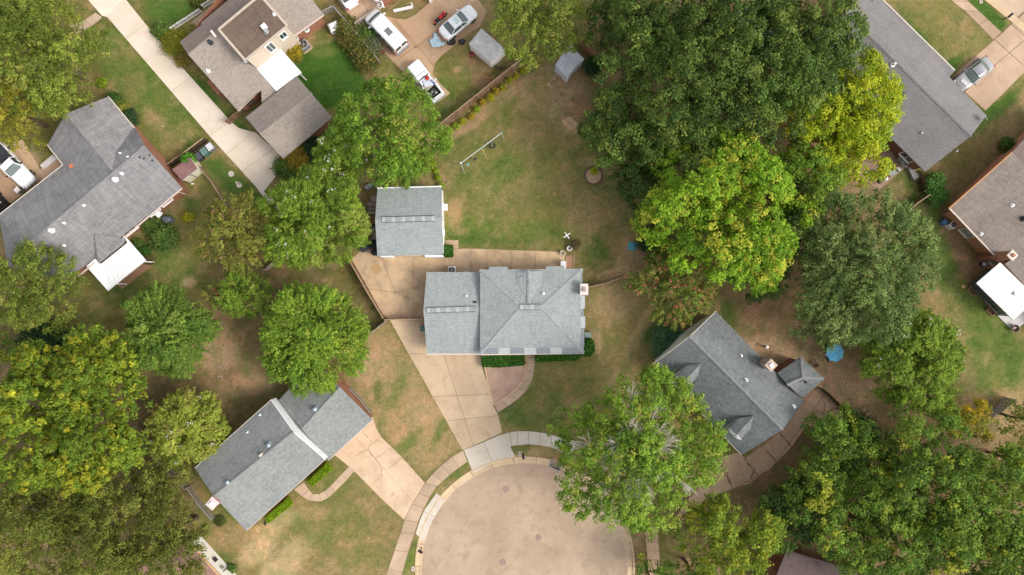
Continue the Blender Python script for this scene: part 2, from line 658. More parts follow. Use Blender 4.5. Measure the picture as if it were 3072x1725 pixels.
# --- front lawn
pol([(1255, 1045), (1350, 960), (1350, 890), (1490, 890), (1640, 930), (1560, 1090), (1400, 1110), (1265, 1085)], "olive", .95, 10)
blob(1310, 1050, 70, 50, "greendk", .85, .5); blob(1390, 1030, 40, 60, "green", .7); blob(1400, 940, 80, 30, "mid", .7); blob(1450, 1050, 30, 50, "dry", .6)
blob(1560, 960, 60, 60, "dry", .5)
pol([(1285, 1130), (1400, 1115), (1420, 1170), (1300, 1150)], "mid", .95, 8); blob(1310, 1130, 25, 20, "green", .6); blob(1345, 1140, 20, 12, "straw", .6)
# --- west lawn between the drives
pol([(880, 840), (975, 810), (1165, 1120), (1075, 1190), (930, 1060), (870, 990)], "dry", .95, 14)
blob(930, 910, 60, 60, "dirt", .5); blob(990, 1000, 22, 90, "green", .55, .5); blob(1110, 1080, 14, 70, "green", .7, .5); blob(1020, 1120, 18, 70, "green", .8, .85)
blob(1060, 1030, 50, 40, "dirt", .5); blob(950, 990, 14, 40, "greendk", .7)
# --- yard behind the left fence
pol([(480, 660), (700, 640), (890, 640), (970, 800), (880, 860), (880, 1000), (700, 1000), (600, 1060), (360, 930), (520, 760)], "soil", .95, 34)
blob(870, 700, 60, 70, "olivedark", .8); blob(760, 690, 60, 30, "olivedark", .7); blob(560, 950, 90, 50, "red", .45); blob(540, 890, 70, 60, "dirt", .6)
blob(640, 960, 60, 40, "dirt", .6); blob(470, 920, 60, 40, "olivedark", .7); blob(905, 790, 40, 50, "olivedark", .6); blob(620, 930, 14, 40, "greendk", .6)
blob(590, 1010, 60, 30, "litter", .8)
# --- yard of the left house
pol([(200, 760), (400, 640), (380, 570), (470, 490), (540, 540), (520, 640), (560, 760), (400, 800), (310, 900), (200, 900)], "olive", .95, 30)
blob(430, 660, 70, 50, "green", .85, .5); blob(480, 510, 40, 30, "lush", .6); blob(330, 760, 80, 40, "greendk", .8, .4); blob(300, 840, 60, 60, "olivedark", .9)
blob(550, 700, 30, 40, "mid", .6); blob(478, 710, 20, 14, "straw", .9); blob(540, 790, 50, 30, "red", .6); blob(260, 890, 60, 60, "litter", .8); blob(510, 600, 30, 40, "mid", .6)
pol([(-200, 330), (230, 330), (150, 420), (60, 560), (-200, 700)], "olivedark", .9, 24); blob(60, 430, 40, 80, "dirt", .7, .6)
pol([(-200, 820), (200, 820), (520, 1000), (480, 1200), (530, 1446), (-200, 1700)], "soil", .95, 30)
# --- bottom left front lawn
pol([(520, 1300), (640, 1320), (760, 1250), (880, 1180), (1010, 1300), (990, 1500), (600, 1600), (540, 1446)], "mid", .95, 18)
blob(840, 1220, 60, 40, "greendk", .6, -.7); blob(760, 1330, 110, 60, "green", .55); blob(650, 1380, 80, 40, "straw", .9, -.7); blob(700, 1430, 110, 40, "straw", .8, -.7); blob(780, 1290, 50, 20, "dry", .8); blob(690, 1300, 60, 30, "straw", .6); blob(880, 1420, 60, 30, "dry", .6)
blob(600, 1340, 60, 40, "dry", .7); blob(560, 1420, 40, 60, "greendk", .75, .7); blob(900, 1380, 80, 70, "olive", .7); blob(660, 1330, 40, 22, "straw", .5); blob(960, 1330, 40, 60, "mid", .7); blob(870, 1300, 60, 40, "olive", .6)
pol([(770, 1190), (830, 1150), (880, 1185), (800, 1240)], "olive", .9, 8)
pol([(1100, 1230), (1180, 1170), (1190, 1190), (1120, 1255)], "mid", .95, 6); blob(1150, 1195, 30, 16, "green", .6, .7)
pol([(1005, 1446), (1050, 1340), (1070, 1350), (1030, 1446)], "green", .9, 6)
# --- right hand gardens
pol([(2260, 500), (2330, 480), (2400, 560), (2450, 660), (2560, 800), (2620, 1000), (2480, 1040), (2420, 860), (2330, 640)], "green", .95, 24)
blob(2380, 640, 60, 80, "greendk", .8, .5); blob(2320, 720, 40, 80, "mid", .7); blob(2480, 900, 70, 60, "green", .6); blob(2400, 800, 40, 60, "olive", .8); blob(2430, 940, 30, 60, "mid", .6); blob(2470, 1010, 40, 20, "dirt", .6)
blob(2530, 870, 50, 60, "greendk", .5)
pol([(2365, 570), (2400, 560), (2450, 640), (2440, 720), (2400, 640)], "red", .9, 8)
pol([(2415, 690), (2460, 640), (2540, 660), (2470, 720)], "red", .9, 10)
pol([(2170, 430), (2250, 410), (2310, 450), (2300, 520), (2220, 520)], "greendk", .9, 18)
pol([(2230, -60), (2380, -60), (2500, 95), (2400, 190), (2330, 130)], "olive", .95, 12); blob(2290, 60, 14, 110, "lush", .8, -.6); blob(2390, 165, 60, 16, "lush", .8, -.7); blob(2420, 60, 60, 50, "mid", .6)
pol([(2420, -60), (2540, 60), (2510, 90), (2440, 10)], "lush", .9, 8)
pol([(2340, 440), (2480, 290), (2700, 150), (2700, 330), (2560, 360), (2470, 440), (2380, 540)], "mid", .95, 16); blob(2500, 280, 90, 24, "lush", .85, -.75); blob(2420, 400, 50, 30, "olive", .8); blob(2540, 330, 40, 30, "dry", .6); blob(2510, 390, 30, 20, "red", .5)
# --- dirt yard of the dormer house
pol([(1870, 850), (1960, 800), (2060, 840), (2200, 960), (2220, 1080), (2090, 1080), (1980, 1290), (1760, 1300), (1740, 1180), (1820, 1160), (1890, 1160)], "dirt", 1.0, 16)
pol([(1810, 720), (1960, 720), (2000, 850), (1880, 850), (1800, 790)], "litter", .95, 20); blob(1830, 790, 36, 50, "greendk", .85); blob(1900, 780, 50, 40, "red", .6); blob(1880, 830, 20, 20, "greendk", .6)
blob(1950, 1200, 90, 60, "red", .45); blob(2120, 980, 60, 60, "dirt", .8)
pol([(1600, 1330), (1660, 1330), (1640, 1500), (1580, 1500)], "litter", .95, 8)
pol([(1655, 1330), (1740, 1280), (1760, 1500), (1655, 1500)], "olive", .95, 10)
# --- under the woods
pol([(1460, -150), (2180, -150), (2260, 430), (2000, 700), (1800, 600), (1620, 560), (1560, 420), (1500, 300), (1480, 100)], "litter", .95, 40)
pol([(1900, 560), (2250, 420), (2330, 800), (2250, 960), (1980, 860)], "litter", .8, 40)
pol([(1690, 1260), (2100, 1020), (2520, 1000), (2800, 1100), (2800, 1700), (1690, 1700)], "litter", .95, 30)
pol([(2500, 980), (2700, 950), (2700, 1100), (2500, 1100)], "dry", .8, 20)

def build_ground():
    xs = np.concatenate([[-900, -500, -260, -150, -100], np.arange(-72, 72.01, 0.36), [100, 150, 260, 500, 900]])
    ys = np.concatenate([[-900, -500, -260, -140, -80], np.arange(-44, 44.01, 0.36), [80, 140, 260, 500, 900]])
    X, Y = np.meshgrid(xs, ys)
    px, py = X * S + 1536, 862.5 - Y * S
    n1 = fbm(X, Y, 6.0, 3) - 0.5
    n2 = fbm(X, Y, 1.6, 9) - 0.5
    base = GRASS["olive"] * np.ones(X.shape + (3,))
    pat = np.clip((fbm(X, Y, 5.0, 77) - 0.42) / 0.2, 0, 1)[..., None]
    base = base * (1 - pat) + GRASS["mid"] * pat
    for e in PAINT:
        if e[0] == "b":
            _, cx, cy, rx, ry, col, a, rot, soft = e
            co, si = math.cos(rot), math.sin(rot)
            u = ((px - cx) * co + (py - cy) * si) / rx
            v = (-(px - cx) * si + (py - cy) * co) / ry
            r = np.hypot(u, v) + n1 * 0.7 + n2 * 0.8
            w = np.clip((1.15 - r) / 0.75, 0, 1)
        else:
            _, poly, col, a, soft = e
            x0 = min(p[0] for p in poly) - 90; x1 = max(p[0] for p in poly) + 90
            y0 = min(p[1] for p in poly) - 90; y1 = max(p[1] for p in poly) + 90
            m = (px > x0) & (px < x1) & (py > y0) & (py < y1)
            dd = np.full(X.shape, 1e3)
            dd[m] = sdist(px[m], py[m], poly)
            w = np.clip(0.5 - (dd + (n1 + n2) * soft * 2.0) / (soft * 2), 0, 1)
        w = (w * w * (3 - 2 * w) * a)[..., None]
        base = base * (1 - w) + GRASS[col] * w
    # worn, dry spots and patches of thinner or greener turf everywhere
    wr = np.clip((fbm(X, Y, 2.4, 91, 5) - 0.53) / 0.10, 0, 1)[..., None] * 0.32
    tf = np.clip(1.6 - (base[..., 1:2] / base[..., 0:1] - 1.05) / .35, 0, 1)      # lush watered turf wears less
    wr = wr * tf
    base = base * (1 - wr) + (base * .35 + GRASS["dry"] * .65) * wr
    bs = np.clip((fbm(X, Y, 1.1, 131, 5) - 0.60) / 0.07, 0, 1)[..., None] * 0.26 * tf
    base = base * (1 - bs) + GRASS["dirt"] * .9 * bs
    k = np.clip((fbm(X, Y, 1.3, 41) - 0.5) * 1.5 + (fbm(X, Y, 0.7, 55) - .5) * 0.9, -0.45, 0.45)[..., None]
    dryer = base * np.array([1.18, 1.06, 1.04]); greener = base * np.array([0.80, 0.92, 0.80])
    base = np.where(k > 0, base + (dryer - base) * k * 2.2, base + (greener - base) * (-k) * 2.2)
    far = ((np.abs(X) > 71) | (np.abs(Y) > 43))[..., None]
    base = np.where(far, (GRASS["olive"] + GRASS["mid"]) / 2, base)
    rd = road_mask(px, py)
    Z = (fbm(X, Y, 2.2, 61) - 0.55) * 0.012
    Z = np.where(rd, -0.22, Z)
    ny, nx = X.shape
    nv = nx * ny
    co = np.stack([X, Y, Z], -1).reshape(-1, 3)
    ii = np.arange(nv).reshape(ny, nx)
    q = np.stack([ii[:-1, :-1], ii[:-1, 1:], ii[1:, 1:], ii[1:, :-1]], -1).reshape(-1, 4)
    me = bpy.data.meshes.new("ground")
    me.vertices.add(nv); me.vertices.foreach_set("co", co.ravel())
    me.loops.add(q.size); me.loops.foreach_set("vertex_index", q.ravel())
    me.polygons.add(len(q)); me.polygons.foreach_set("loop_start", np.arange(len(q)) * 4)
    me.update(calc_edges=True)
    at = me.attributes.new("Col", 'FLOAT_COLOR', 'POINT')
    at.data.foreach_set("color", np.concatenate([base.reshape(-1, 3), np.ones((nv, 1))], 1).ravel())
    m, nt, b = nodes("turf")
    a_ = nt.nodes.new("ShaderNodeAttribute"); a_.attribute_name = "Col"
    p = posvec(nt)
    A0 = a_.outputs["Color"]
    f0 = noise(nt, p, 0.55, 6.0, 0.72, 0.34, 0.66, 0.8)
    f1 = noise(nt, p, 2.0, 6.0, 0.75, 0.34, 0.66, 0.5)
    f2 = noise(nt, p, 5.5, 5.0, 0.8, 0.30, 0.70)
    f3 = noise(nt, p, 26.0, 2.0, 0.7, 0.25, 0.75)
    mul = lambda q, k: mixc(nt, 1.0, q, k, 'MULTIPLY')
    col = mixc(nt, f0, mul(A0, (0.80, 0.90, 0.78)), mul(A0, (1.17, 1.08, 1.12)))
    col = mixc(nt, f1, mul(col, (0.74, 0.81, 0.72)), mul(col, (1.26, 1.19, 1.24)))
    col = mixc(nt, f2, mul(col, (0.62, 0.67, 0.60)), mul(col, (1.34, 1.30, 1.36)))
    col = mixc(nt, f3, mul(col, (0.84, 0.86, 0.84)), mul(col, (1.16, 1.15, 1.14)))
    nt.links.new(col, b.inputs["Base Color"])
    b.inputs["Roughness"].default_value = 0.95
    b.inputs["Specular IOR Level"].default_value = 0.1
    ad = N(nt, "ShaderNodeMath", operation='ADD'); nt.links.new(f2, ad.inputs[0]); nt.links.new(f3, ad.inputs[1])
    bump(nt, b, ad.outputs[0], 0.7, 0.05)
    me.materials.append(m)
    o = bpy.data.objects.new("ground", me)
    COL.objects.link(o)
    tag(o, kind="structure")
    tag(o, "mixed green and dry lawn turf around the houses")
    return o
build_ground()

# ================================================================== PAVING
M_tan = concrete("concrete_tan", c(212, 186, 154), c(196, 170, 139), c(158, 133, 108), 0.55)
M_warm = concrete("concrete_warm", c(216, 186, 146), c(188, 160, 130), c(142, 121, 103), 0.85, big=.3)
M_cream = concrete("concrete_cream", c(240, 225, 206), c(228, 209, 186), c(196, 172, 144), 0.35, tone=0.05)
M_pale = concrete("concrete_pale", c(216, 206, 190), c(202, 188, 170), c(170, 152, 132), 0.35, tone=0.05)
M_walk = concrete("concrete_walk", c(200, 174, 146), c(182, 156, 130), c(146, 123, 102), 0.5)
M_brn = concrete("concrete_brown", c(222, 188, 158), c(204, 170, 140), c(160, 130, 104), 0.7)
M_pink = concrete("concrete_pinkish", c(200, 171, 143), c(182, 153, 127), c(144, 119, 98), 0.5)
M_asph = concrete("asphalt_aged", c(203, 178, 151), c(186, 161, 136), c(150, 128, 108), 0.75, big=0.2)
M_soil = plain("joint_soil", c(112, 86, 62), 0.95, var=0.3, scale=6)
M_crack = plain("crack_soil", c(134, 104, 78), 0.95, var=0.35, scale=8)

def joint_lines(px_list):
    return [((a[0], a[1]), (b[0], b[1])) for a, b in px_list]

def paving(name, label, polys, mat, lines=(), gap=0.018, top=0.035):
    """polys: list of pixel polygons, cut along lines into slabs; root = the soil sheet that shows in the joints"""
    base = MB()
    for p in polys:
        base.sheet([(q.x, q.y) for q in wl(inset_px(p, 2))], 0.010)
    root = base.build(name, M_soil)
    tag(root, label, kind="structure")
    rr = random.Random(len(name) * 7 + len(polys))
    for q in cut(list(polys), list(lines)):
        w = inset([(v.x, v.y) for v in wl(q)], gap)
        mb = MB()
        zt = top + rr.uniform(-0.005, 0.006)
        mb.prism([(v.x, v.y) for v in w], -0.06, zt)
        mb.build("slab", mat, root)
    return root

def inset_px(p, dpx):
    return [(v.x, v.y) for v in inset(p, dpx)]

def crack(parent, pts, wdt=0.05, z=0.046, mat=None, seed=1):
    """a ragged crack filled with soil and leaves along a pixel polyline"""
    rr = random.Random(seed + int(pts[0][0]))
    P = wl(pts)
    L, Rr = [], []
    path = []
    for i in range(len(P) - 1):
        n = max(2, int((P[i + 1] - P[i]).length / 0.25))
        for k in range(n):
            path.append(P[i].lerp(P[i + 1], k / n))
    path.append(P[-1])
    for i, p in enumerate(path):
        dr = path[min(i + 1, len(path) - 1)] - path[max(i - 1, 0)]
        s = Vector((-dr.y, dr.x)).normalized()
        w = wdt * rr.uniform(0.25, 1.0) / 2
        j = rr.uniform(-0.05, 0.05)
        L.append((p.x + s.x * (w + j), p.y + s.y * (w + j), z)); Rr.append((p.x - s.x * (w - j), p.y - s.y * (w - j), z))
    n = len(L)
    mb = MB().add(L + Rr, [(i, n + i, n + i + 1, i + 1) for i in range(n - 1)])
    return mb.build("crack", mat or M_crack, parent)

# ---- road: turning circle
def arc_px(cx, cy, r, a0, a1, n):
    return [(cx + r * math.cos(R_(a0 + (a1 - a0) * i / n)), cy - r * math.sin(R_(a0 + (a1 - a0) * i / n))) for i in range(n + 1)]

rp = arc_px(*ROAD_C, ROAD_RI + 2, -58, 238, 64)
rp = rp + [(1420, 3200), (1740, 3200)]
road = MB().sheet([(p.x, p.y) for p in wl(rp)], -0.10).build("road", M_asph)
tag(road, "sun bleached pinkish asphalt of the turning circle", kind="structure")
seg = []
M_kerb = concrete("kerb_concrete", c(218, 192, 156), c(200, 173, 139), c(158, 131, 103), 0.5)
kerb = MB().sheet([(p.x, p.y) for p in wl(arc_px(*ROAD_C, ROAD_RO - 2, -60, 240, 60) + arc_px(*ROAD_C, ROAD_RI + 4, 240, -60, 60))], -0.095).build("kerb", M_soil)
tag(kerb, "tan concrete kerb and gutter round the turning circle", kind="structure")
k0 = -60
while k0 < 240:
    a0, a1 = k0 + 0.12, k0 + 11.88
    nseg = 6
    prof = [(ROAD_RI, -0.13), (ROAD_RI, -0.085), (ROAD_RI + 13, -0.075), (ROAD_RI + 15, 0.02), (ROAD_RI + 17, 0.04), (ROAD_RO, 0.04), (ROAD_RO, -0.15)]
    vs, fs = [], []
    for i in range(nseg + 1):
        a = a0 + (a1 - a0) * i / nseg
        for r, z in prof:
            q = W(ROAD_C[0] + r * math.cos(R_(a)), ROAD_C[1] - r * math.sin(R_(a)))
            vs.append((q.x, q.y, z))
    m_ = len(prof)
    for i in range(nseg):
        for j in range(m_ - 1):
            fs.append((i * m_ + j, i * m_ + j + 1, (i + 1) * m_ + j + 1, (i + 1) * m_ + j))
    fs.append(tuple(range(m_))); fs.append(tuple(range(nseg * m_ + m_ - 1, nseg * m_ - 1, -1)))
    MB().add(vs, fs).build("kerb_stone", M_kerb, kerb)
    k0 += 12
M_seam = plain("asphalt_seam", c(150, 126, 112), 0.9, var=0.2)
M_seaml = plain("asphalt_seam_pale", c(198, 173, 150), 0.9, var=0.15)
for pts, ml, wd in ((tl(1, 2, [(1570, 1130), (1650, 1195), (1520, 1400)]), M_seam, .05), (tl(1, 2, [(1560, 1135), (1450, 1290), (1360, 1430)]), M_seaml, .10),
                (tl(1, 2, [(1740, 850), (1610, 1050), (1560, 1130)]), M_seaml, .12), (tl(1, 2, [(1900, 960), (1780, 1090), (1660, 1190)]), M_seam, .05),
                (tl(2, 2, [(235, 640), (180, 800), (120, 960), (60, 1180)]), M_seaml, .09), (tl(2, 2, [(0, 640), (60, 800), (40, 990)]), M_seam, .04),
                (tl(2, 2, [(830, 1140), (860, 1250), (870, 1380)]), M_seaml, .2), (tl(2, 2, [(600, 990), (700, 1040), (780, 1120)]), M_seam, .05),
                (tl(1, 2, [(1640, 690), (1770, 650), (1931, 610)]), M_seam, .07), (tl(2, 2, [(330, 820), (260, 1000), (250, 1180)]), M_seam, .035)):
    crack(road, pts, wd, -0.094, ml, 5)

def disc(name, px, py, r, z, mat, label, cat, group):
    p = W(px, py)
    o = thing(name, label, cat, (p.x, p.y, z), group)
    MB().lathe([(r, -0.03), (r, 0.008), (r * .94, 0.012)], (p.x, p.y, z), 24).build("ring", MATS["iron_rust"], o)
    MB().lathe([(r * .84, 0.0), (r * .84, 0.016), (r * .3, 0.018)], (p.x, p.y, z), 24).build("lid", mat, o)
    rb = MB()
    for i in range(-2, 3):
        rb.box((p.x + i * r * .28, p.y, z + .02), (r * .08, r * 1.1, .008))
    rb.build("rib", MATS["iron_rust"], o)
    return o
plain("iron_rust", c(150, 122, 112), .8, var=.3, scale=8)
M_iron = plain("iron_lid", c(172, 146, 132), .8, var=.25, scale=8)
disc("manhole_cover", *t(1, 2, 1862, 1350), .36, -0.098, M_iron, "round manhole cover lowest and furthest left on the turning circle", "manhole cover", "manhole covers")
disc("manhole_cover", *t(2, 2, 200, 1165), .34, -0.098, M_iron, "round manhole cover near the middle of the turning circle", "manhole cover", "manhole covers")
disc("manhole_cover", *t(1, 2, 1882, 800), .36, -0.098, M_iron, "round manhole cover below the kerb by the main driveway", "manhole cover", "manhole covers")

# ---- pavement (sidewalk) round the circle
# consecutive cuts would cross the bent strip elsewhere: clip piece by piece along the strip
def strip_slabs(name, label, left, right, mat, gap=0.018, top=0.035):
    base = MB()
    ws = wl(left + right[::-1])
    base.sheet([(p.x, p.y) for p in ws], 0.010)
    root = base.build(name, M_soil)
    tag(root, label, kind="structure")
    for i in range(len(left) - 1):
        q = [left[i], left[i + 1], right[i + 1], right[i]]
        w = inset([(v.x, v.y) for v in wl(q)], gap)
        MB().prism([(v.x, v.y) for v in w], -0.06, top + random.Random(i).uniform(-.004, .005)).build("slab", mat, root)
    return root
sl = tl(1, 2, [(880, 1760), (945, 1560), (998, 1400), (1045, 1260), (1090, 1130), (1120, 1030), (1180, 910), (1228, 830), (1275, 752), (1330, 685), (1400, 615), (1480, 552), (1562, 504)])
sr = tl(1, 2, [(1000, 1760), (1062, 1560), (1106, 1420), (1150, 1270), (1196, 1130), (1222, 1045), (1268, 940), (1310, 860), (1364, 775), (1405, 742), (1462, 690), (1532, 635), (1598, 590)])
strip_slabs("pavement", "tan concrete pavement curving along the left side of the turning circle", sl, sr, M_walk)
sl = tl(2, 2, [(-72, 385), (-20, 368), (42, 360), (125, 360), (210, 368), (300, 385), (390, 420), (480, 470)])
sr = tl(2, 2, [(-18, 485), (0, 472), (42, 468), (125, 460), (212, 468), (290, 482), (350, 505), (430, 560)])
strip_slabs("pavement", "pale grey pavement above the kerb left of the big twiggy tree", sl, sr, M_pale)
sl = tl(2, 2, [(1000, 1080), (1010, 1200), (1022, 1330), (1030, 1480), (1030, 1700)])
sr = tl(2, 2, [(1095, 1080), (1105, 1200), (1115, 1330), (1120, 1480), (1120, 1700)])
strip_slabs("pavement", "brown stained pavement right of the turning circle", sl, sr, M_brn)

# ---- aprons
paving("driveway_apron", "pale new concrete apron of the main driveway", [reg(1380, 1320, .17635, [(66, 168), (380, 40), (720, -105), (800, 0), (945, 285), (740, 330), (560, 392), (400, 470), (222, 572)])], M_pale,
       [(reg(1380, 1320, .17635, [(400, 30)])[0], reg(1380, 1320, .17635, [(560, 392)])[0])])
paving("driveway_apron", "pale new concrete apron of the bottom left driveway", [tl(1, 2, [(1362, 825), (1425, 880), (1385, 950), (1345, 1010), (1310, 1090), (1268, 1200), (1204, 1132), (1232, 1040), (1272, 950)])], M_pale,
       [(t(1, 2, 1262, 965), t(1, 2, 1350, 1008))])

# ---- main driveway, front
md = [(1168, 958), (1280, 957), (1283, 1050), (1444, 1056), (1447, 1105), (1464, 1152), (1481, 1217), (1493, 1240), (1508, 1298), (1388, 1351)]
mdl = [((1100, 1061), (1600, 1061)), ((1330, 1061), (1418, 1330)), ((1200, 1193), (1560, 1180)), ((1260, 1270), (1560, 1240))]
dr_main = paving("driveway", "wide tan concrete driveway of the central house", [md], M_tan, mdl)
# ---- rear yard slab
ryp = [tl(1, 1, [(720, 508), (765, 470), (850, 370), (905, 310), (905, 482), (950, 485), (1000, 630), (1050, 760), (850, 735)]),
       tl(1, 1, [(950, 485), (1185, 482), (1183, 725), (1050, 760), (1000, 630)]),
       tl(1, 1, [(1185, 482), (1420, 482), (1424, 610), (1290, 640), (1283, 705), (1183, 725)]),
       tl(1, 1, [(850, 735), (1050, 760), (1183, 725), (1300, 700), (1290, 962), (1000, 962), (962, 935)]),
       tl(1, 1, [(1420, 482), (1428, 432), (1620, 428), (1620, 620), (1424, 620)]),
       tl(1, 1, [(1428, 365), (1528, 365), (1528, 430), (1428, 430)]),
       tl(1, 1, [(1620, 428), (1740, 432), (1740, 620), (1620, 620)]), tl(1, 1, [(1740, 432), (1931, 440), (1931, 620), (1740, 620)]),
       tl(2, 1, [(0, 440), (178, 446), (178, 600), (0, 600)]), tl(2, 1, [(178, 446), (410, 455), (410, 600), (178, 600)])]
rear = paving("patio", "stained brown concrete yard between the detached garage and the house", ryp, M_warm, [])
M_patch = concrete("concrete_patch", c(196, 160, 112), c(184, 150, 108), c(160, 128, 94), .4)
MB().prism([(p.x, p.y) for p in wl(tl(1, 1, [(862, 575), (915, 540), (955, 590), (905, 635)]))], -.05, .046).build("slab_patch", M_patch, rear)
# ---- front walk
wo = reg(1420, 1050, .1313, [(1415, 60), (1418, 170), (1400, 300), (1385, 500), (1345, 680), (1210, 930), (1010, 1130), (780, 1290), (560, 1430)])
wi = reg(1420, 1050, .1313, [(1165, 60), (1175, 170), (1205, 300), (1195, 480), (1130, 700), (1000, 870), (820, 1030), (650, 1140), (480, 1255)])
strip_slabs("front_path", "curved tan concrete path from the front door to the driveway", wo, wi, M_walk)
bed = reg(1420, 1050, .1313, [(262, 385), (600, 372), (1190, 320), (1185, 480), (1120, 700), (1000, 860), (820, 1020), (470, 1250), (330, 740)])
M_bed = concrete("bed_chips", c(204, 172, 150), c(186, 150, 128), c(150, 128, 116), .7, big=.6)
b_o = MB().prism([(p.x, p.y) for p in wl(bed)], -.03, .02).build("planting_bed", M_bed)
tag(b_o, "bare pinkish planting bed in the bend of the front path", kind="structure")
M_edge = concrete("edging_stone", c(226, 188, 148), c(210, 172, 136), c(170, 134, 104), .3)
bp = wl(bed)
for i in list(range(2, 8)) + [8]:
    a, b2 = bp[i], bp[(i + 1) % len(bp)]
    MB().bar((a.x, a.y, .05), (b2.x, b2.y, .05), .11, .1).build("edging", M_edge, b_o)

# ---- bottom left driveway and path
bl = tl(1, 2, [(560, 505), (880, 250), (905, 330), (940, 400), (1090, 545), (1275, 750), (1180, 908), (1118, 1030), (935, 860), (735, 655), (600, 545)])
M_bl = concrete("concrete_blush", c(224, 196, 164), c(206, 176, 145), c(168, 138, 112), .6)
dr_bl = paving("driveway", "cracked tan driveway of the bottom left house", [bl], M_bl, [(t(1, 2, 700, 345), t(1, 2, 1230, 940))], gap=.012)
for i, pts in enumerate((tl(1, 2, [(810, 375), (880, 440)]), tl(1, 2, [(940, 405), (860, 470), (845, 490), (880, 540), (920, 590), (950, 650), (945, 700)]),
            tl(1, 2, [(850, 495), (800, 515), (750, 545)]), tl(1, 2, [(910, 560), (990, 510)]), tl(1, 2, [(1100, 565), (1030, 620), (990, 650)]), tl(1, 2, [(945, 700), (965, 680)]),
            tl(1, 2, [(1020, 850), (1045, 825)]))):
    crack(dr_bl, pts, .06, .046, None, i)
pl_ = tl(1, 2, [(700, 628), (640, 690), (560, 775), (520, 810), (480, 832), (430, 835), (400, 800), (360, 745)])
pr_ = tl(1, 2, [(745, 660), (690, 725), (600, 815), (545, 865), (490, 892), (400, 885), (345, 850), (285, 800)])
strip_slabs("garden_path", "tan concrete path hooking round to the bottom left house", pl_, pr_, M_walk)
# ---- cream driveway (top left)
cr = [t(0, 0, 655, -10), t(0, 0, 770, 120), t(0, 0, 810, 130), t(0, 0, 1580, 1025), t(0, 0, 1931, 1410), (842, 660), (850, 620), t(1, 0, 60, 1446), t(1, 0, 150, 1330), t(1, 0, 215, 1200), t(1, 0, 110, 1100), t(1, 0, 0, 1000),
      t(0, 0, 1890, 990), t(0, 0, 1800, 965), t(0, 0, 1745, 920), t(0, 0, 1440, 580), t(0, 0, 1320, 445), t(0, 0, 1245, 345), t(0, 0, 1160, 255), t(0, 0, 945, -10)]
crl = [(t(0, 0, 960, 285), t(0, 0, 1095, 190)), (t(0, 0, 1112, 465), t(0, 0, 1250, 360)), (t(0, 0, 1295, 685), t(0, 0, 1440, 580)), (t(0, 0, 1580, 1025), t(0, 0, 1735, 915)),
       (t(0, 0, 1710, 1160), t(0, 0, 1840, 1055)), (t(0, 0, 1810, 1305), t(0, 0, 1940, 1210))]
cream_low = [p for p in cr]
paving("driveway", "long cream concrete driveway beside the two storey house", [cr], M_cream, crl + [(t(0, 0, 810, 130), t(0, 0, 935, 0))], gap=.014)
strip_slabs("pavement", "tan pavement stub left of the long cream driveway", tl(0, 0, [(520, 195), (640, 150), (720, 95)]), tl(0, 0, [(580, 260), (690, 200), (775, 130)]), M_walk)
gg = lambda x, y: (520 + .23859 * x, .23859 * y)
strip_slabs("front_path", "cream path between the picket fence and the two storey house", [gg(-60, 520), gg(120, 375), gg(270, 240), gg(420, 110), gg(600, -40)], [gg(10, 590), gg(190, 430), gg(330, 305), gg(490, 165), gg(680, 5)], M_walk)
# ---- yard slab with the van
vy = tl(1, 0, [(770, 190), (930, 90), (985, 120), (1060, 142), (1130, 145), (1200, 112), (1265, 58), (1325, 0), (1345, -60), (1640, -60), (1740, 90), (1690, 200), (1600, 260), (1500, 345), (1400, 420), (1350, 480), (1333, 560), (1400, 640), (1467, 702), (1380, 770), (1300, 760), (1170, 610), (1010, 440)])
vyl = [(t(1, 0, 1040, 130), t(1, 0, 1390, 560)), (t(1, 0, 1200, 355), t(1, 0, 1600, 60))]
M_van = concrete("concrete_yard", c(204, 172, 138), c(188, 154, 122), c(150, 120, 96), .5)
vyo = paving("driveway", "tan concrete yard where the van and white sedan stand", [vy], M_van, vyl, gap=.02)
crack(vyo, tl(1, 0, [(1040, 150), (1085, 205), (1120, 255)]), .1, .046); crack(vyo, tl(1, 0, [(1190, 345), (1215, 360)]), .2, .046)
paving("driveway", "brown drive beyond the timber gate at the top", [tl(1, 0, [(590, -40), (860, -60), (960, 40), (930, 85), (765, 185), (700, 120)])], M_brn, [(t(1, 0, 790, -40), t(1, 0, 860, 130))])
# ---- top right driveway, pavement, road
trd = tl(3, 0, [(1640, 838), (1480, 690), (1385, 592), (1430, 540), (1700, 305), (1770, 243), (1832, 182), (2000, 40), (2300, 180), (1935, 545)])
dtr = paving("driveway", "tan driveway under the silver sedan", [trd], M_pink, [(t(3, 0, 1710, 300), t(3, 0, 1931, 500)), (t(3, 0, 1480, 690), t(3, 0, 1900, 330)), (t(3, 0, 1832, 182), t(3, 0, 2100, 420))], gap=.03)
strip_slabs("pavement", "tan pavement in the top right corner", tl(3, 0, [(1320, -60), (1390, 10), (1480, 80), (1590, 190), (1700, 303)]), tl(3, 0, [(1440, -60), (1510, 10), (1590, 85), (1655, 145), (1762, 243)]), M_pink)
(kax, kay), (kbx, kby) = road2_line
k_ = MB()
ka, kb = W(kax - 200, kay - 165), W(kbx + 100, kby + 80)
k_.bar((ka.x, ka.y, -.02), (kb.x, kb.y, -.02), .75, .14)
tag(k_.build("kerb", M_kerb), "straight tan kerb in the top right corner", kind="structure")
road2 = MB().sheet([(p.x, p.y) for p in wl([(kax - 200, kay - 175), (kbx + 900, kby + 735), (kbx + 1300, kby + 300), (kax + 300, kay - 900)])], -.10).build("road", M_asph)
tag(road2, "corner of another bleached asphalt road at the top right", kind="structure")
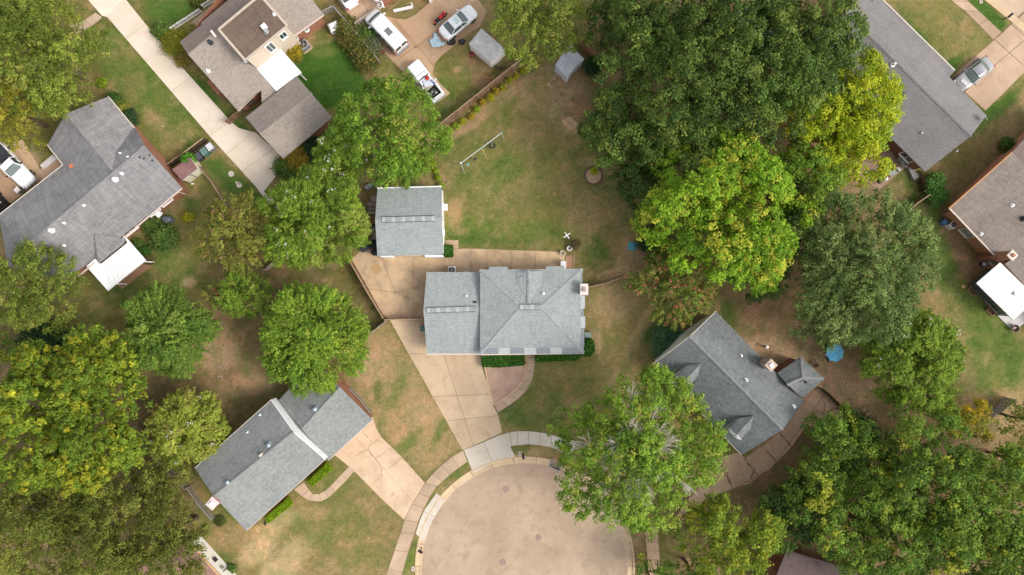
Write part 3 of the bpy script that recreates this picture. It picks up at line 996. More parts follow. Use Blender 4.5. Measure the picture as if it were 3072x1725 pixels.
# ---- drive of the dormer house: broken brown slabs full of leaves
bd = tl(2, 2, [(1230, 1010), (1310, 900), (1400, 800), (1470, 600), (1560, 560), (1700, 520), (1760, 560), (1931, 440)]) + tl(3, 2, [(0, 435), (110, 350), (270, 135), (385, 25), (640, 285), (450, 330), (280, 330), (180, 480), (60, 600), (0, 660)]) + tl(2, 2, [(1780, 760), (1680, 790), (1450, 890), (1340, 980)])
bdl = [(t(2, 2, 1560, 590), t(2, 2, 1665, 800)), (t(2, 2, 1745, 550), t(2, 2, 1860, 710)), (t(3, 2, -10, 510), t(3, 2, 60, 590)), (t(3, 2, 95, 375), t(3, 2, 165, 470)), (t(3, 2, 270, 300), t(3, 2, 400, 120))]
dbr = paving("driveway", "broken brown driveway strewn with leaves beside the dormer house", [bd], M_brn, bdl, gap=.03)
for i, pts in enumerate((tl(2, 2, [(1480, 600), (1570, 580), (1620, 680), (1660, 790)]), tl(2, 2, [(1745, 560), (1800, 630), (1860, 700)]), tl(2, 2, [(1450, 880), (1580, 840), (1720, 770), (1931, 660)]),
                         tl(3, 2, [(0, 520), (60, 585)]), tl(3, 2, [(90, 380), (160, 450), (180, 480), (100, 560)]), tl(3, 2, [(250, 300), (320, 230), (370, 200), (420, 230), (480, 200), (540, 180)]), tl(3, 2, [(330, 330), (420, 260), (500, 260)]), tl(2, 2, [(1800, 720), (1830, 640)]), tl(3, 2, [(400, 100), (430, 160), (420, 220)]))):
    crack(dbr, pts, .14, .048, None, 30 + i)
# ================================================================== HOUSES
M_white = plain("white_paint", (0.80, 0.79, 0.77), .55, var=.06)
M_wroof = concrete("white_metal_roof", (0.80, 0.795, 0.785), (0.78, 0.77, 0.755), (0.56, 0.52, 0.47), .4, rough=.6, tone=0)
M_trim = plain("cream_trim", c(228, 214, 196), .6, var=.08)
M_gut = plain("gutter_pinkish", c(226, 204, 190), .6, var=.08)
M_brick = brickwall("brick_orange", c(176, 112, 80), c(150, 92, 68), c(176, 148, 126))
M_brickd = brickwall("brick_brown", c(150, 92, 66), c(126, 74, 56), c(150, 122, 102))
M_cream_s = plain("cream_siding", c(222, 204, 182), .7, var=.06)
M_green_s = plain("pale_siding", c(222, 222, 204), .7, var=.1)
M_glass = glass()
M_dark = plain("dark_plastic", c(58, 58, 62), .5, var=.2)
M_black = plain("black_rubber", c(36, 35, 36), .7, var=.2)
M_grey = plain("grey_metal", c(150, 152, 154), .45, metal=.4, var=.15)
M_galv = plain("galvanised", c(176, 180, 182), .4, metal=.5, var=.15)

SH_main = shingle("shingle_bluegrey", c(170, 175, 172), c(152, 158, 156), c(106, 113, 114), .19, .31, c(178, 182, 177), .3, .18)
SH_mainD = shingle("shingle_slate", c(146, 151, 153), c(136, 142, 145), c(108, 114, 118), .19, .31)
SH_mainL = shingle("shingle_pale", c(188, 193, 191), c(178, 184, 182), c(146, 152, 153), .19, .31)
SH_left = shingle("shingle_grey_streaked", c(150, 147, 146), c(126, 123, 122), c(100, 98, 99), .15, .7, c(166, 164, 162), .5, .45)
SH_taupe = shingle("shingle_taupe", c(166, 154, 143), c(144, 133, 123), c(110, 101, 94), .16, .36, c(174, 161, 148), .4)
SH_brown = shingle("shingle_brown", c(124, 106, 92), c(106, 90, 78), c(82, 70, 62), .14, 1.1, c(134, 114, 98), .4, .4)
SH_slate = shingle("shingle_charcoal", c(138, 134, 132), c(122, 118, 117), c(96, 93, 94), .15, .33, c(154, 148, 144), .45)
SH_char = shingle("shingle_dark_weathered", c(134, 138, 137), c(106, 110, 111), c(80, 84, 87), .17, .30, c(160, 164, 160), .35, .25, 1.3)
SH_grn = shingle("shingle_grey_green", c(152, 154, 150), c(128, 130, 128), c(100, 102, 102), .16, .32, c(164, 165, 160), .4, .15)
SH_rust = shingle("shingle_umber", c(152, 140, 129), c(130, 118, 110), c(102, 92, 87), .15, .5, c(168, 155, 142), .5, .3)
SH_purp = shingle("shingle_plum", c(128, 110, 106), c(112, 96, 94), c(86, 74, 74), .15, .4)
SH_pinkr = shingle("shingle_rose", c(168, 132, 116), c(148, 114, 102), c(116, 90, 82), .15, .4)

def roof(parent, verts, faces, mat, thick=.16, name="roof"):
    P = [W(*v) if not isinstance(v, Vector) else v for v in verts]
    n = len(P)
    fs = []
    edges = {}
    for f in faces:
        nn = (P[f[1]] - P[f[0]]).cross(P[f[2]] - P[f[0]])
        f = tuple(f) if nn.z > 0 else tuple(f[::-1])
        fs.append(f)
        for i in range(len(f)):
            edges[(f[i], f[(i + 1) % len(f)])] = 1
    allf = list(fs) + [tuple(i + n for i in f[::-1]) for f in fs]
    for (a, b) in edges:
        if (b, a) not in edges:
            allf.append((b, a, a + n, b + n))
    vs = P + [p - Vector((0, 0, thick)) for p in P]
    return MB().add(vs, allf).build(name, mat, parent, uv=True)

def walls(parent, pts, mat, over=.45, name="wall", drop=.1):
    """pts: (px, py, z) round the roof edge; the walls stand inset under it"""
    P = [W(*p) for p in pts]
    I = inset([(p.x, p.y) for p in P], over)
    n = len(P)
    vs = [(i.x, i.y, -.05) for i in I] + [(i.x, i.y, P[k].z - drop) for k, i in enumerate(I)]
    a = sum(I[i].x * I[(i + 1) % n].y - I[(i + 1) % n].x * I[i].y for i in range(n))
    fs = []
    for i in range(n):
        j = (i + 1) % n
        fs.append((i, j, n + j, n + i) if a > 0 else (j, i, n + i, n + j))
    MB().add(vs, fs).build(name, mat, parent, uv=True)
    return [Vector((i.x, i.y, P[k].z)) for k, i in enumerate(I)]

def gutter(parent, a, b, mat, w=.12, h=.12, dz=-.05, out=None):
    A, B = W(*a), W(*b)
    A.z += dz; B.z += dz
    MB().bar(A, B, w, h).build("gutter", mat, parent)

def window(parent, a, b, k0, k1, z0, z1, nrm=None, frame=None, pane=None, name="window", sill=True):
    """a, b: wall corners (Vectors); opening from k0..k1 along the wall, z0..z1 high; sits proud on the outside"""
    d0 = Vector((b.x - a.x, b.y - a.y, 0)); L = d0.length; u = d0 / L
    n = Vector((u.y, -u.x, 0))
    cen = Vector((0, 0, 0))
    if nrm is not None and n.dot(nrm) < 0: n = -n
    def pt(k, z, o):
        q = Vector((a.x, a.y, 0)) + u * (k * L) + n * o
        return Vector((q.x, q.y, z))
    fr = MB()
    wd = .09
    o = .045
    p00, p10, p11, p01 = pt(k0, z0, o), pt(k1, z0, o), pt(k1, z1, o), pt(k0, z1, o)
    for s, e in ((p00, p10), (p10, p11), (p11, p01), (p01, p00)):
        fr.bar(s, e, wd, wd)
    m0, m1 = pt((k0 + k1) / 2, z0, o), pt((k0 + k1) / 2, z1, o)
    fr.bar(m0, m1, .05, .05)
    w_ = fr.build(name, frame or M_white, parent)
    q = [pt(k0, z0, .02), pt(k1, z0, .02), pt(k1, z1, .02), pt(k0, z1, .02)]
    MB().add(q, [(0, 1, 2, 3)]).build("pane", pane or M_glass, w_)
    if sill:
        s0, s1 = pt(k0, z0 - .07, .08), pt(k1, z0 - .07, .08)
        MB().bar(s0, s1, .16, .06).build("sill", frame or M_white, w_)
    return w_

def pipe(parent, p, r=.06, h=.3, mat=None, name="vent_pipe"):
    mb = MB().lathe([(r * 2.2, -.08), (r * 2.0, .02), (r, .05), (r, h), (r * .8, h)], (p.x, p.y, p.z), 10)
    mb.build(name, mat or M_white, parent, smooth=False)

def turbine(parent, p, r=.2, mat=None, name="roof_vent"):
    m = MB().lathe([(r * 1.5, -.12), (r * 1.45, .0), (r * .7, .05), (r * .7, .14), (r, .2), (r * 1.02, .28), (r * .85, .38), (r * .4, .45), (0, .46)], (p.x, p.y, p.z), 16)
    m.build(name, mat or M_white, parent, smooth=True)

def boxvent(parent, p, s=(.35, .3, .14), rz=0, mat=None):
    MB().bbox((p.x, p.y, p.z + s[2] / 2 - .03), s, rz, .03).build("roof_vent", mat or M_dark, parent)

def chimney(parent, cpx, size, z0, z1, rz, mat, capmat=None, flue=None):
    p = W(cpx[0], cpx[1], z1)
    ch = MB().box((p.x, p.y, (z0 + z1) / 2), (size[0], size[1], z1 - z0), rz).build("chimney", mat, parent, uv=True)
    cp = MB().bbox((p.x, p.y, z1 + .06), (size[0] + .16, size[1] + .16, .12), rz, .03).build("chimney_cap", capmat or M_trim, ch)
    MB().box((p.x, p.y, z1 + .2), (size[0] * .45, size[1] * .45, .2), rz).build("flue", flue or M_galv, ch)
    return ch

def ridgecap(parent, a, b, mat, w=.34, name="ridge_cap", step=.3, z=.035):
    """overlapping cap shingles along a ridge or hip"""
    A = a if isinstance(a, Vector) else W(*a); B = b if isinstance(b, Vector) else W(*b)
    L = (B - A).length; n = max(2, int(L / step))
    dr = (B - A) / L
    s = Vector((-dr.y, dr.x, 0)).normalized()
    mb = MB()
    for i in range(n):
        p = A + dr * (i * L / n); q = A + dr * ((i + 1.25) * L / n)
        p.z += z + .02; q.z += z
        vs = []
        for e in (p, q):
            vs += [e - s * w / 2 - Vector((0, 0, .06)), e, e + s * w / 2 - Vector((0, 0, .06))]
        mb.add(vs, [(0, 1, 4, 3), (1, 2, 5, 4), (0, 3, 5, 2)])
    mb.build(name, mat, parent, uv=True)

def ridgevent(parent, a, b, mat, w=.52):
    """ridge vent with its own overlapping caps and open dark slots along both sides"""
    A, B = W(*a), W(*b)
    L = (B - A).length; dr = (B - A) / L
    s = Vector((-dr.y, dr.x, 0)).normalized()
    base = MB().bar(A + Vector((0, 0, .03)), B + Vector((0, 0, .03)), w + .10, .05).build("ridge_vent", M_dark, parent)
    n = max(3, int(L / .33))
    for i in range(n):
        p = A + dr * (i * L / n); q = A + dr * ((i + 1) * L / n)
        z = .075 + (.012 if i % 2 else 0)
        vs = []
        for e in (p, q):
            vs += [e - s * w / 2 + Vector((0, 0, z - .014)), e + Vector((0, 0, z)), e + s * w / 2 + Vector((0, 0, z - .014))]
        m = MB().add(vs, [(0, 1, 4, 3), (1, 2, 5, 4)])
        m.build("cap_shingle", mat if i % 3 else SH_mainL, base, uv=True)

def dish(parent, p, az, r=.3, mat=None):
    """satellite dish: bowl, arm, mast"""
    M = Matrix.Translation(p + Vector((0, 0, .45))) @ Matrix.Rotation(az, 4, 'Z') @ Matrix.Rotation(R_(50), 4, 'Y')
    mb = MB()
    prof = [(0, .0), (r * .4, .012), (r * .75, .04), (r, .08)]
    n = 18
    vs, fs = [], []
    for rr, z in prof:
        for k in range(n):
            a = 2 * math.pi * k / n
            vs.append(M @ Vector((max(rr, .001) * math.cos(a), max(rr, .001) * .85 * math.sin(a), z)))
    for i in range(3):
        for k in range(n):
            fs.append((i * n + k, i * n + (k + 1) % n, (i + 1) * n + (k + 1) % n, (i + 1) * n + k))
    D = MB().add(vs, fs).build("satellite_dish", mat or M_galv, parent, smooth=True)
    a = MB()
    a.tube([p, p + Vector((0, 0, .45))], .025, 8)
    a.tube([M @ Vector((r * .9, 0, .06)), M @ Vector((r * .4, 0, .4))], .015, 6)
    a.build("dish_arm", M_grey, D)

def ac_unit(label, px, py, rz, size=.8, mat=None, group="air conditioner units"):
    p = W(px, py)
    o = thing("air_conditioner", label, "air conditioner", (p.x, p.y, 0), group)
    m = mat or plain("ac_grey", c(188, 186, 182), .5, var=.1)
    MB().bbox((p.x, p.y, .05), (size + .2, size + .2, .1), rz, .02).build("pad", M_walk, o)
    body = MB().bbox((p.x, p.y, .5), (size, size, .8), rz, .04).build("casing", m, o)
    g = MB()
    for i in range(-4, 5):
        v = Vector((i * size / 10, 0, 0)); v.rotate(Matrix.Rotation(rz, 3, 'Z'))
        for s in (1, -1):
            e = Vector((0, s * (size / 2 + .006), 0)); e.rotate(Matrix.Rotation(rz, 3, 'Z'))
            g.box((p.x + v.x + e.x, p.y + v.y + e.y, .5), (.02, .012, .66), rz)
    g.build("grille", M_dark, body)["kind"] = "stuff"
    MB().lathe([(size * .40, .0), (size * .40, .015)], (p.x, p.y, .9), 20).build("fan_opening", M_black, body)
    fb = MB()
    for k in range(4):
        fb.box((p.x + math.cos(k * 1.57) * size * .18, p.y + math.sin(k * 1.57) * size * .18, .925), (size * .3, size * .13, .01), k * 1.57 + .3)
    fb.lathe([(size * .08, 0), (size * .08, .04)], (p.x, p.y, .915), 10)
    fb.build("fan_blade", M_grey, body)
    rg = MB()
    for rr in (.15, .28, .40):
        pts = [(p.x + size * rr * math.cos(2 * math.pi * k / 20), p.y + size * rr * math.sin(2 * math.pi * k / 20), .945) for k in range(21)]
        rg.tube(pts, .008, 5, False)
    rg.build("fan_guard", M_dark, body)
    return o

# ------------------------------------------------------------------ central house
h1 = thing("house", "central blue grey shingled house with a hipped roof and attached garage", "house", tuple(W(1590, 935)))
gw = [(1280, 816, 2.45), (1270, 931, 3.2), (1281, 1061, 2.45), (1452, 1061, 2.45), (1452, 926, 3.2), (1452, 816, 2.45)]
roof(h1, gw, [(0, 1, 4, 5), (1, 2, 3, 4)], SH_main, name="garage_roof")
ez, rz_ = 3.3, 4.2
hp = [(1440, 809, ez), (1747, 806, ez), (1751, 1058, ez), (1440, 1062, ez), (1561, 921, rz_), (1621, 921, rz_)]
roof(h1, hp, [(0, 4, 5, 1), (1, 5, 2), (2, 5, 4, 3), (3, 4, 0)], SH_main)
wg = walls(h1, [(1280, 816, 2.45), (1270, 931, 3.2), (1281, 1061, 2.45), (1460, 1061, 2.45), (1460, 816, 2.45)], M_brickd, name="garage_wall")
wm = walls(h1, [(1440, 809, ez), (1747, 806, ez), (1751, 1058, ez), (1440, 1062, ez)], M_brickd)
for a, b in ((0, 4), (1, 5), (2, 5), (3, 4)):
    ridgecap(h1, hp[a], hp[b], SH_main, .36, "hip_cap")
ridgevent(h1, (1560, 921, rz_ + .02), (1622, 921, rz_ + .02), SH_main)
ridgevent(h1, (1281, 931, 3.22), (1427, 926.5, 3.22), SH_main)
# cross gable on the north slope
plN = plane(hp[0], hp[1], hp[4])
R0 = hit(*t(2, 1, 125, 845), plN, .02); R1p = t(2, 1, 125, 600)
R1 = hit(R1p[0], R1p[1], plN); R1.z += .5
E = [hit(*t(2, 1, x, y), plN, .03) for x, y in ((35, 690), (225, 690), (30, 598), (230, 598))]
E[2].z += .02; E[3].z += .02
roof(h1, [R0, E[0], E[2], R1, E[3], E[1]], [(0, 1, 2, 3), (0, 3, 4, 5)], SH_main, .1, "cross_gable")
ridgecap(h1, R0 + Vector((0, 0, .02)), R1 + Vector((0, 0, .02)), SH_main, .36)
# eave courses laid proud of the edge
plS = plane(hp[2], hp[3], hp[4]); plE = plane(hp[1], hp[2], hp[5])
def panel(pts, pl, mat, lift=.02, th=.03, nm="eave_course"):
    P = [hit(x, y, pl, lift) for x, y in pts]
    n = len(P)
    a = (P[1] - P[0]).cross(P[2] - P[0]).z
    if a < 0: P = P[::-1]
    vs = P + [p - Vector((0, 0, th)) for p in P]
    fs = [tuple(range(n)), tuple(range(2 * n - 1, n - 1, -1))] + [(i, n + i, n + (i + 1) % n, (i + 1) % n) for i in range(n)]
    MB().add(vs, fs).build(nm, mat, h1, uv=True)
for i, (x0, x1) in enumerate(((935, 1190), (1190, 1355), (1355, 1550), (1550, 1720), (1720, 1915), (1915, 2080), (2080, 2360))):
    panel(reg(1240, 780, .21437, [(x0 + 2, 1228), (x1 - 2, 1228), (x1 - 2, 1312), (x0 + 2, 1314)]), plS, SH_mainD if i % 2 == 0 else SH_mainL, .012 + .006 * (i % 2))
for y0, y1, mt, x1 in ((125, 330, SH_mainD, 2358), (500, 680, SH_mainL, 2402), (690, 785, SH_mainD, 2384), (790, 950, SH_mainL, 2406), (955, 1220, SH_mainD, 2392)):
    panel(reg(1240, 780, .21437, [(2342, y0), (x1, y0), (x1, y1), (2342, y1)]), plE, mt, .012)
panel(reg(1240, 780, .21437, [(1060, 95), (1325, 95), (1325, 165), (1060, 165)]), plN, SH_main, .012)
panel(reg(1240, 780, .21437, [(1860, 88), (2115, 88), (2115, 150), (1860, 150)]), plN, SH_main, .012)
chimney(h1, (1752, 868), (.70, 1.05), 0, 4.3, 0, plain("chimney_white", c(228, 220, 212), .8, var=.12), plain("cap_white", c(224, 214, 206), .8, var=.2), plain("flue_mauve", c(178, 158, 154), .8, var=.25))
plGN = plane(gw[0], gw[1], gw[5])
pipe(h1, hit(*t(1, 1, 1588, 787), plGN), .06, .35)
boxvent(h1, hit(*t(1, 1, 1650, 832), plGN), (.42, .22, .14))
pipe(h1, hit(*t(2, 1, 238, 768), plN), .08, .35); pipe(h1, hit(*t(2, 1, 72, 655), plN), .05, .25); pipe(h1, hit(*t(2, 1, 125, 680), plN, .3), .05, .2, M_dark)
gutter(h1, (1278, 1062.5, 2.41), (1442, 1062.5, 2.41), M_gut); gutter(h1, (1442, 1064, 3.25), (1752, 1060, 3.25), M_gut)
for k in ((.12, .28), (.36, .46), (.6, .72), (.82, .92)):
    window(h1, wm[3], wm[2], k[0], k[1], 1.0, 2.3, Vector((0, -1, 0)))
gd = MB()
a, b = wg[2], wg[3]
for i in range(4):
    gd.box(((a.x + b.x) / 2, a.y - .03, .28 + i * .5), (4.9, .05, .47))
gd.build("garage_door", M_white, h1)
MB().box((wm[3].x + 5.3, wm[3].y - .03, 1.1), (1.0, .06, 2.1)).build("front_door", plain("door_brown", c(110, 70, 50), .5), h1)
ac_unit("grey air conditioner tucked against the north wall of the central house", *t(1, 1, 1482, 592), 0, .8, plain("ac_white", c(214, 214, 214), .5, var=.1))
pb = MB().box((*W(*t(2, 1, 567, 1078))[:2], .35), (.7, .6, .7)).build("utility_box", plain("utility_green", c(140, 162, 152), .5), None)
tag(pb, "pale green utility box at the east wall of the central house", "utility box")
gb = W(*t(1, 1, 1266, 1028))
dz = thing("wheelie_bin", "green wheelie bin half hidden at the garage's west wall", "bin", (gb.x, gb.y, 0))
M_bin = plain("bin_green", c(82, 122, 112), .5, var=.15)
MB().lathe([(.24, .05), (.3, .95)], (gb.x, gb.y, 0), 4).build("body", M_bin, dz); MB().bbox((gb.x, gb.y, 1.0), (.55, .6, .1), 0, .03).build("lid", M_bin, dz)

# ------------------------------------------------------------------ detached garage
h2 = thing("detached_garage", "detached garage with white walls and a blue grey gable roof", "garage", tuple(W(1232, 664)))
g2 = [(1132.4, 565, 2.7), (1325, 560, 2.7), (1325.5, 655, 3.7), (1125.3, 660, 3.7), (1330, 763, 2.7), (1132, 768, 2.7)]
roof(h2, g2, [(0, 3, 2, 1), (3, 5, 4, 2)], SH_main)
w2 = walls(h2, [(1132.4, 565, 2.7), (1325, 560, 2.7), (1325.5, 655, 3.7), (1330, 763, 2.7), (1132, 768, 2.7), (1125.3, 660, 3.7)], M_white, .12, drop=.12)
ridgevent(h2, (1146, 659.2, 3.72), (1305, 655.3, 3.72), SH_main)
ridgecap(h2, (1126, 660, 3.7), (1146, 659, 3.7), SH_main, .4); ridgecap(h2, (1305, 655.3, 3.7), (1325, 655, 3.7), SH_main, .4)
gutter(h2, (1132, 564, 2.72), (1325, 559, 2.72), M_white)
# garage door opening: white piers either side of a panelled door
s0, s1 = w2[4], w2[3]
for xx, wd in ((.10, 1.1), (.86, 1.9)):
    MB().box((s0.x + (s1.x - s0.x) * xx, s0.y - .10, 1.2), (wd, .22, 2.4)).build("door_pier", M_white, h2)
dd_ = MB()
for i in range(4):
    dd_.box((s0.x + (s1.x - s0.x) * .45, s0.y - .02, .3 + i * .54), (3.7, .05, .5))
dd_.build("garage_door", M_trim, h2)
ea, eb = w2[1], w2[3]
pA = W(1336, 622, 1.4)
wa = MB().bbox((pA.x - .05, pA.y, 1.45), (.55, .7, .5), 0, .03).build("window_air_conditioner", M_white, h2)
MB().box((pA.x - .05, pA.y, 1.705), (.3, .4, .012)).build("grille", M_trim, wa)
window(h2, ea, eb, .62, .72, 1.0, 2.1, Vector((1, 0, 0)))

# ------------------------------------------------------------------ left house
q = lambda x, y: (120 + .23859 * x, 270 + .23859 * y)
h3 = thing("house", "grey streaked shingle house with brick walls at the left edge", "house", tuple(W(300, 560)))
e3, r3 = 2.8, 4.9
RA = (*q(1310, 700), r3); RB = (-40, 796, r3)
EA = (*q(1785, 1235), e3); EB = (*t(0, 1, 380, 810), e3)
NA0 = (*q(290, 940), e3); NB = (-80, 700, e3)
h3f = [RA, (-150, 895, r3), EA, (*t(0, 1, -40, 1135), e3), (*q(1030, 345), e3), (-330, 862, e3)]
# main gable: ridge parallel to the eave that runs down-left from EA
roof(h3, [RA, (*t(0, 1, 165, 432), r3), (*t(0, 1, 470, 690), e3), EA], [(0, 1, 2, 3)], SH_left)
roof(h3, [RA, (*t(0, 1, 165, 432), r3), (*t(0, 1, -10, 178), e3), NA0, (*q(1190, 478), e3 + .1)], [(0, 1, 2, 3, 4)], SH_left)
roof(h3, [(*t(0, 1, 165, 432), r3), (*t(0, 1, 470, 690), e3), (*t(0, 1, 60, 560), e3), (*t(0, 1, -10, 178), e3)], [(0, 1, 2), (0, 2, 3)], SH_left, name="hip_end")
# front gable wing
GR0 = (*q(905, 1000), r3 - .1); GR1 = (*q(320, 300), r3 - .1)
wing_v = [GR0, GR1, (*q(858, 82), e3), (*q(1180, 475), e3), NA0, (*q(95, 690), e3)]
roof(h3, wing_v, [(0, 1, 2, 3), (0, 4, 5, 1)], SH_left, name="wing_roof")
w3 = walls(h3, [RA, EA, (*t(0, 1, 470, 690), e3), (*t(0, 1, 60, 560), e3), (*t(0, 1, -10, 178), e3), NA0, (*q(95, 690), e3), (*q(320, 300), r3 - .2), (*q(858, 82), e3), (*q(1180, 475), e3)], M_brick, .42)
gutter(h3, EA, (*t(0, 1, 500, 715), e3), M_gut); gutter(h3, (*q(858, 82), e3), (*q(1185, 475), e3), M_trim, .08); gutter(h3, NA0, (*t(0, 1, -10, 178), e3), M_trim); gutter(h3, NA0, (*q(92, 688), e3), M_trim)
nrm = Vector((.7, -.7, 0))
window(h3, w3[1], w3[2], .10, .19, 1.2, 2.4, nrm); window(h3, w3[1], w3[2], .21, .30, 1.2, 2.4, nrm); window(h3, w3[1], w3[2], .41, .52, 1.1, 2.3, nrm); window(h3, w3[1], w3[2], .62, .70, .9, 2.3, nrm)
pp = w3[1].lerp(w3[2], .245)
MB().bbox((pp.x + .3, pp.y - .25, 1.35), (.65, .6, .42), R_(52), .03).build("window_air_conditioner", M_white, h3)
dp = w3[1].lerp(w3[2], .03)
MB().bar((dp.x + .06, dp.y - .06, .1), (dp.x + .06, dp.y - .06, 2.6), .09).build("downpipe", M_gut, h3)
pl3 = plane(RA, (*t(0, 1, 165, 432), r3), EA); pl3n = plane(RA, (*t(0, 1, 165, 432), r3), NA0)
turbine(h3, hit(*t(0, 0, 868, 1352), pl3), .22); turbine(h3, hit(*t(0, 1, 388, 292), pl3), .22)
for x, y in ((918, 1308),): pipe(h3, hit(*t(0, 0, x, y), pl3), .09, .3)
for x, y in ((632, 103), (484, 236), (484, 406)): pipe(h3, hit(*t(0, 1, x, y), pl3), .07, .3)
for x, y in ((908, 1155), (965, 1183)): pipe(h3, hit(*t(0, 0, x, y), pl3n), .06, .3)
for x, y in ((1055, 1185), (1085, 1195), (1130, 1170), (1150, 1210)): boxvent(h3, hit(*t(0, 0, x, y), pl3), (.22, .14, .1), .9)
MB().box(tuple(hit(*q(405, 955), pl3n, .03)), (.62, .45, .05), .1).build("roof_patch", plain("patch_orange", c(206, 120, 82), .8), h3)
ridgecap(h3, RA, (*t(0, 1, 165, 432), r3), SH_left, .3); ridgecap(h3, GR1, GR0, SH_left, .3)
# small hip over the back porch
bA, bB, bC, bD = hit(*t(0, 1, 715, 318), pl3, .05), hit(*t(0, 1, 722, 500), pl3, .05), hit(*t(0, 1, 762, 542), pl3, .35), hit(*t(0, 1, 950, 352), pl3, .05)
bE = hit(*t(0, 1, 945, 395), pl3, .35)
roof(h3, [bA, bB, bC, bE, bD], [(0, 1, 2), (0, 2, 3), (0, 3, 4)], SH_left, .08, "porch_hip")
# white patio cover on posts
z_ = 2.55
pc = [(*t(0, 1, 933, 328), z_ + .15), (*t(0, 1, 1097, 515), z_), (*t(0, 1, 812, 745), z_), (*t(0, 1, 650, 562), z_ + .15), (*t(0, 1, 716, 505), z_ + .32), (*t(0, 1, 762, 545), z_ + .26), (*t(0, 1, 962, 385), z_ + .26)]
pcv = roof(h3, pc, [(0, 6, 5, 4, 3, 2, 1)], M_wroof, .14, "patio_cover")
def seams(parent, a, b, c_, d_, n):
    """standing seams of a metal roof from edge a-b to edge d-c"""
    for k in range(1, n):
        p = W(*a).lerp(W(*b), k / n); q_ = W(*d_).lerp(W(*c_), k / n)
        MB().bar(p + Vector((0, 0, .012)), q_ + Vector((0, 0, .012)), .05, .03).build("roof_seam", M_seam_w, parent)
M_seam_w = plain("seam_white", (.70, .69, .67), .6, var=.15)
seams(h3, (*t(0, 1, 962, 387), z_ + .26), (*t(0, 1, 766, 543), z_ + .26), pc[2], pc[1], 9)
gutter(h3, (pc[1][0], pc[1][1], z_), (pc[2][0], pc[2][1], z_), M_white, .1, .16, -.06)
for k in (.08, .82):
    A, B = W(*pc[1]), W(*pc[2])
    p = A.lerp(B, k) + (W(*pc[0]) - A).normalized() * .15
    MB().bar((p.x, p.y, 0), (p.x, p.y, 2.45), .12).build("post", M_white, h3)
M_bpav = brickwall("brick_paving", c(186, 142, 112), c(164, 120, 94), c(160, 126, 100))
A = [W(*t(0, 1, x, y)) for x, y in ((985, 375), (1150, 553), (925, 735), (700, 560))]
pt_ = MB().prism([(p.x, p.y) for p in A], -.05, .05).build("brick_patio", M_bpav, None, uv=True)
tag(pt_, "reddish brick patio under the white cover of the left house", kind="structure")
# brick walk and white ramp in front of the left house
A = [W(*t(0, 0, x, y)) for x, y in ((440, 1190), (480, 1245), (330, 1360), (285, 1290))]
tag(MB().prism([(p.x, p.y) for p in A], -.05, .04).build("brick_path", M_brn, None), "brown brick path beside the front gable of the left house", kind="structure")
A = [W(*t(0, 0, x, y)) for x, y in ((405, 1168), (440, 1200), (338, 1283), (308, 1248))]
M_spk = concrete("ramp_white", c(236, 230, 222), c(226, 216, 206), c(140, 120, 110), .8, big=2.0)
rm = MB().prism([(p.x, p.y) for p in A], .04, .18).build("entry_ramp", M_spk, None)
tag(rm, "speckled white ramp beside the front gable of the left house", "ramp")
A = [W(*t(0, 0, x, y)) for x, y in ((150, 1040), (215, 1080), (345, 1330), (230, 1446), (-200, 1700), (-260, 1250), (0, 1200))]
paving("driveway", "stained tan driveway under the white pickup at the left edge", [[t(0, 0, x, y) for x, y in ((170, 1050), (345, 1335), (190, 1446), (-120, 1700), (-300, 1400), (-120, 1140))]], M_van, [(t(0, 0, -40, 1130), t(0, 0, 240, 1446))])

# ------------------------------------------------------------------ two storey house, top
g = lambda x, y: (520 + .23859 * x, .23859 * y)
h4 = thing("house", "two storey brick house with taupe shingles and brown upper roof at the top", "house", tuple(W(760, 200)))
rz4, ez4 = 5.2, 2.8
r0, r1 = (*g(188, 688), rz4), (*g(1330, -240), rz4)
roof(h4, [r0, r1, (*g(830, -300), 4.0), (*g(690, 0), 4.0), (*g(345, 290), 4.0), (*g(355, 305), 4.05), (*g(80, 527), 4.05)], [(0, 1, 2, 3, 4, 5, 6)], shingle("shingle_taupe_shaded", c(150, 134, 124), c(130, 115, 107), c(104, 92, 86), .16, .36, c(150, 134, 122), .4), name="front_roof")  # taupe shingle again, with the north-west slope's shade put into its colour
plB = plane(r0, r1, (*g(810, 1395), ez4 - .2))
roof(h4, [r0, hit(*g(570, 372), plB), hit(*g(905, 760), plB), hit(*g(1010, 830), plB), hit(*g(1300, 1162), plB), hit(*g(1112, 1306), plB), hit(*g(1105, 1130), plB), hit(*g(1020, 1190), plB), hit(*g(812, 1393), plB)], [tuple(range(9))], SH_taupe)
plB2 = plane(r0, r1, (*g(1490, 470), ez4))
roof(h4, [W(*(*g(1135, 0), 4.9)) if False else hit(*g(1060, -20), plB2), hit(*g(1430, 330), plB2), hit(*g(1492, 472), plB2), hit(*g(1892, 185), plB2), hit(*g(1640, -140), plB2), hit(*g(1260, -180), plB2)], [tuple(range(6))], SH_taupe, name="side_roof")
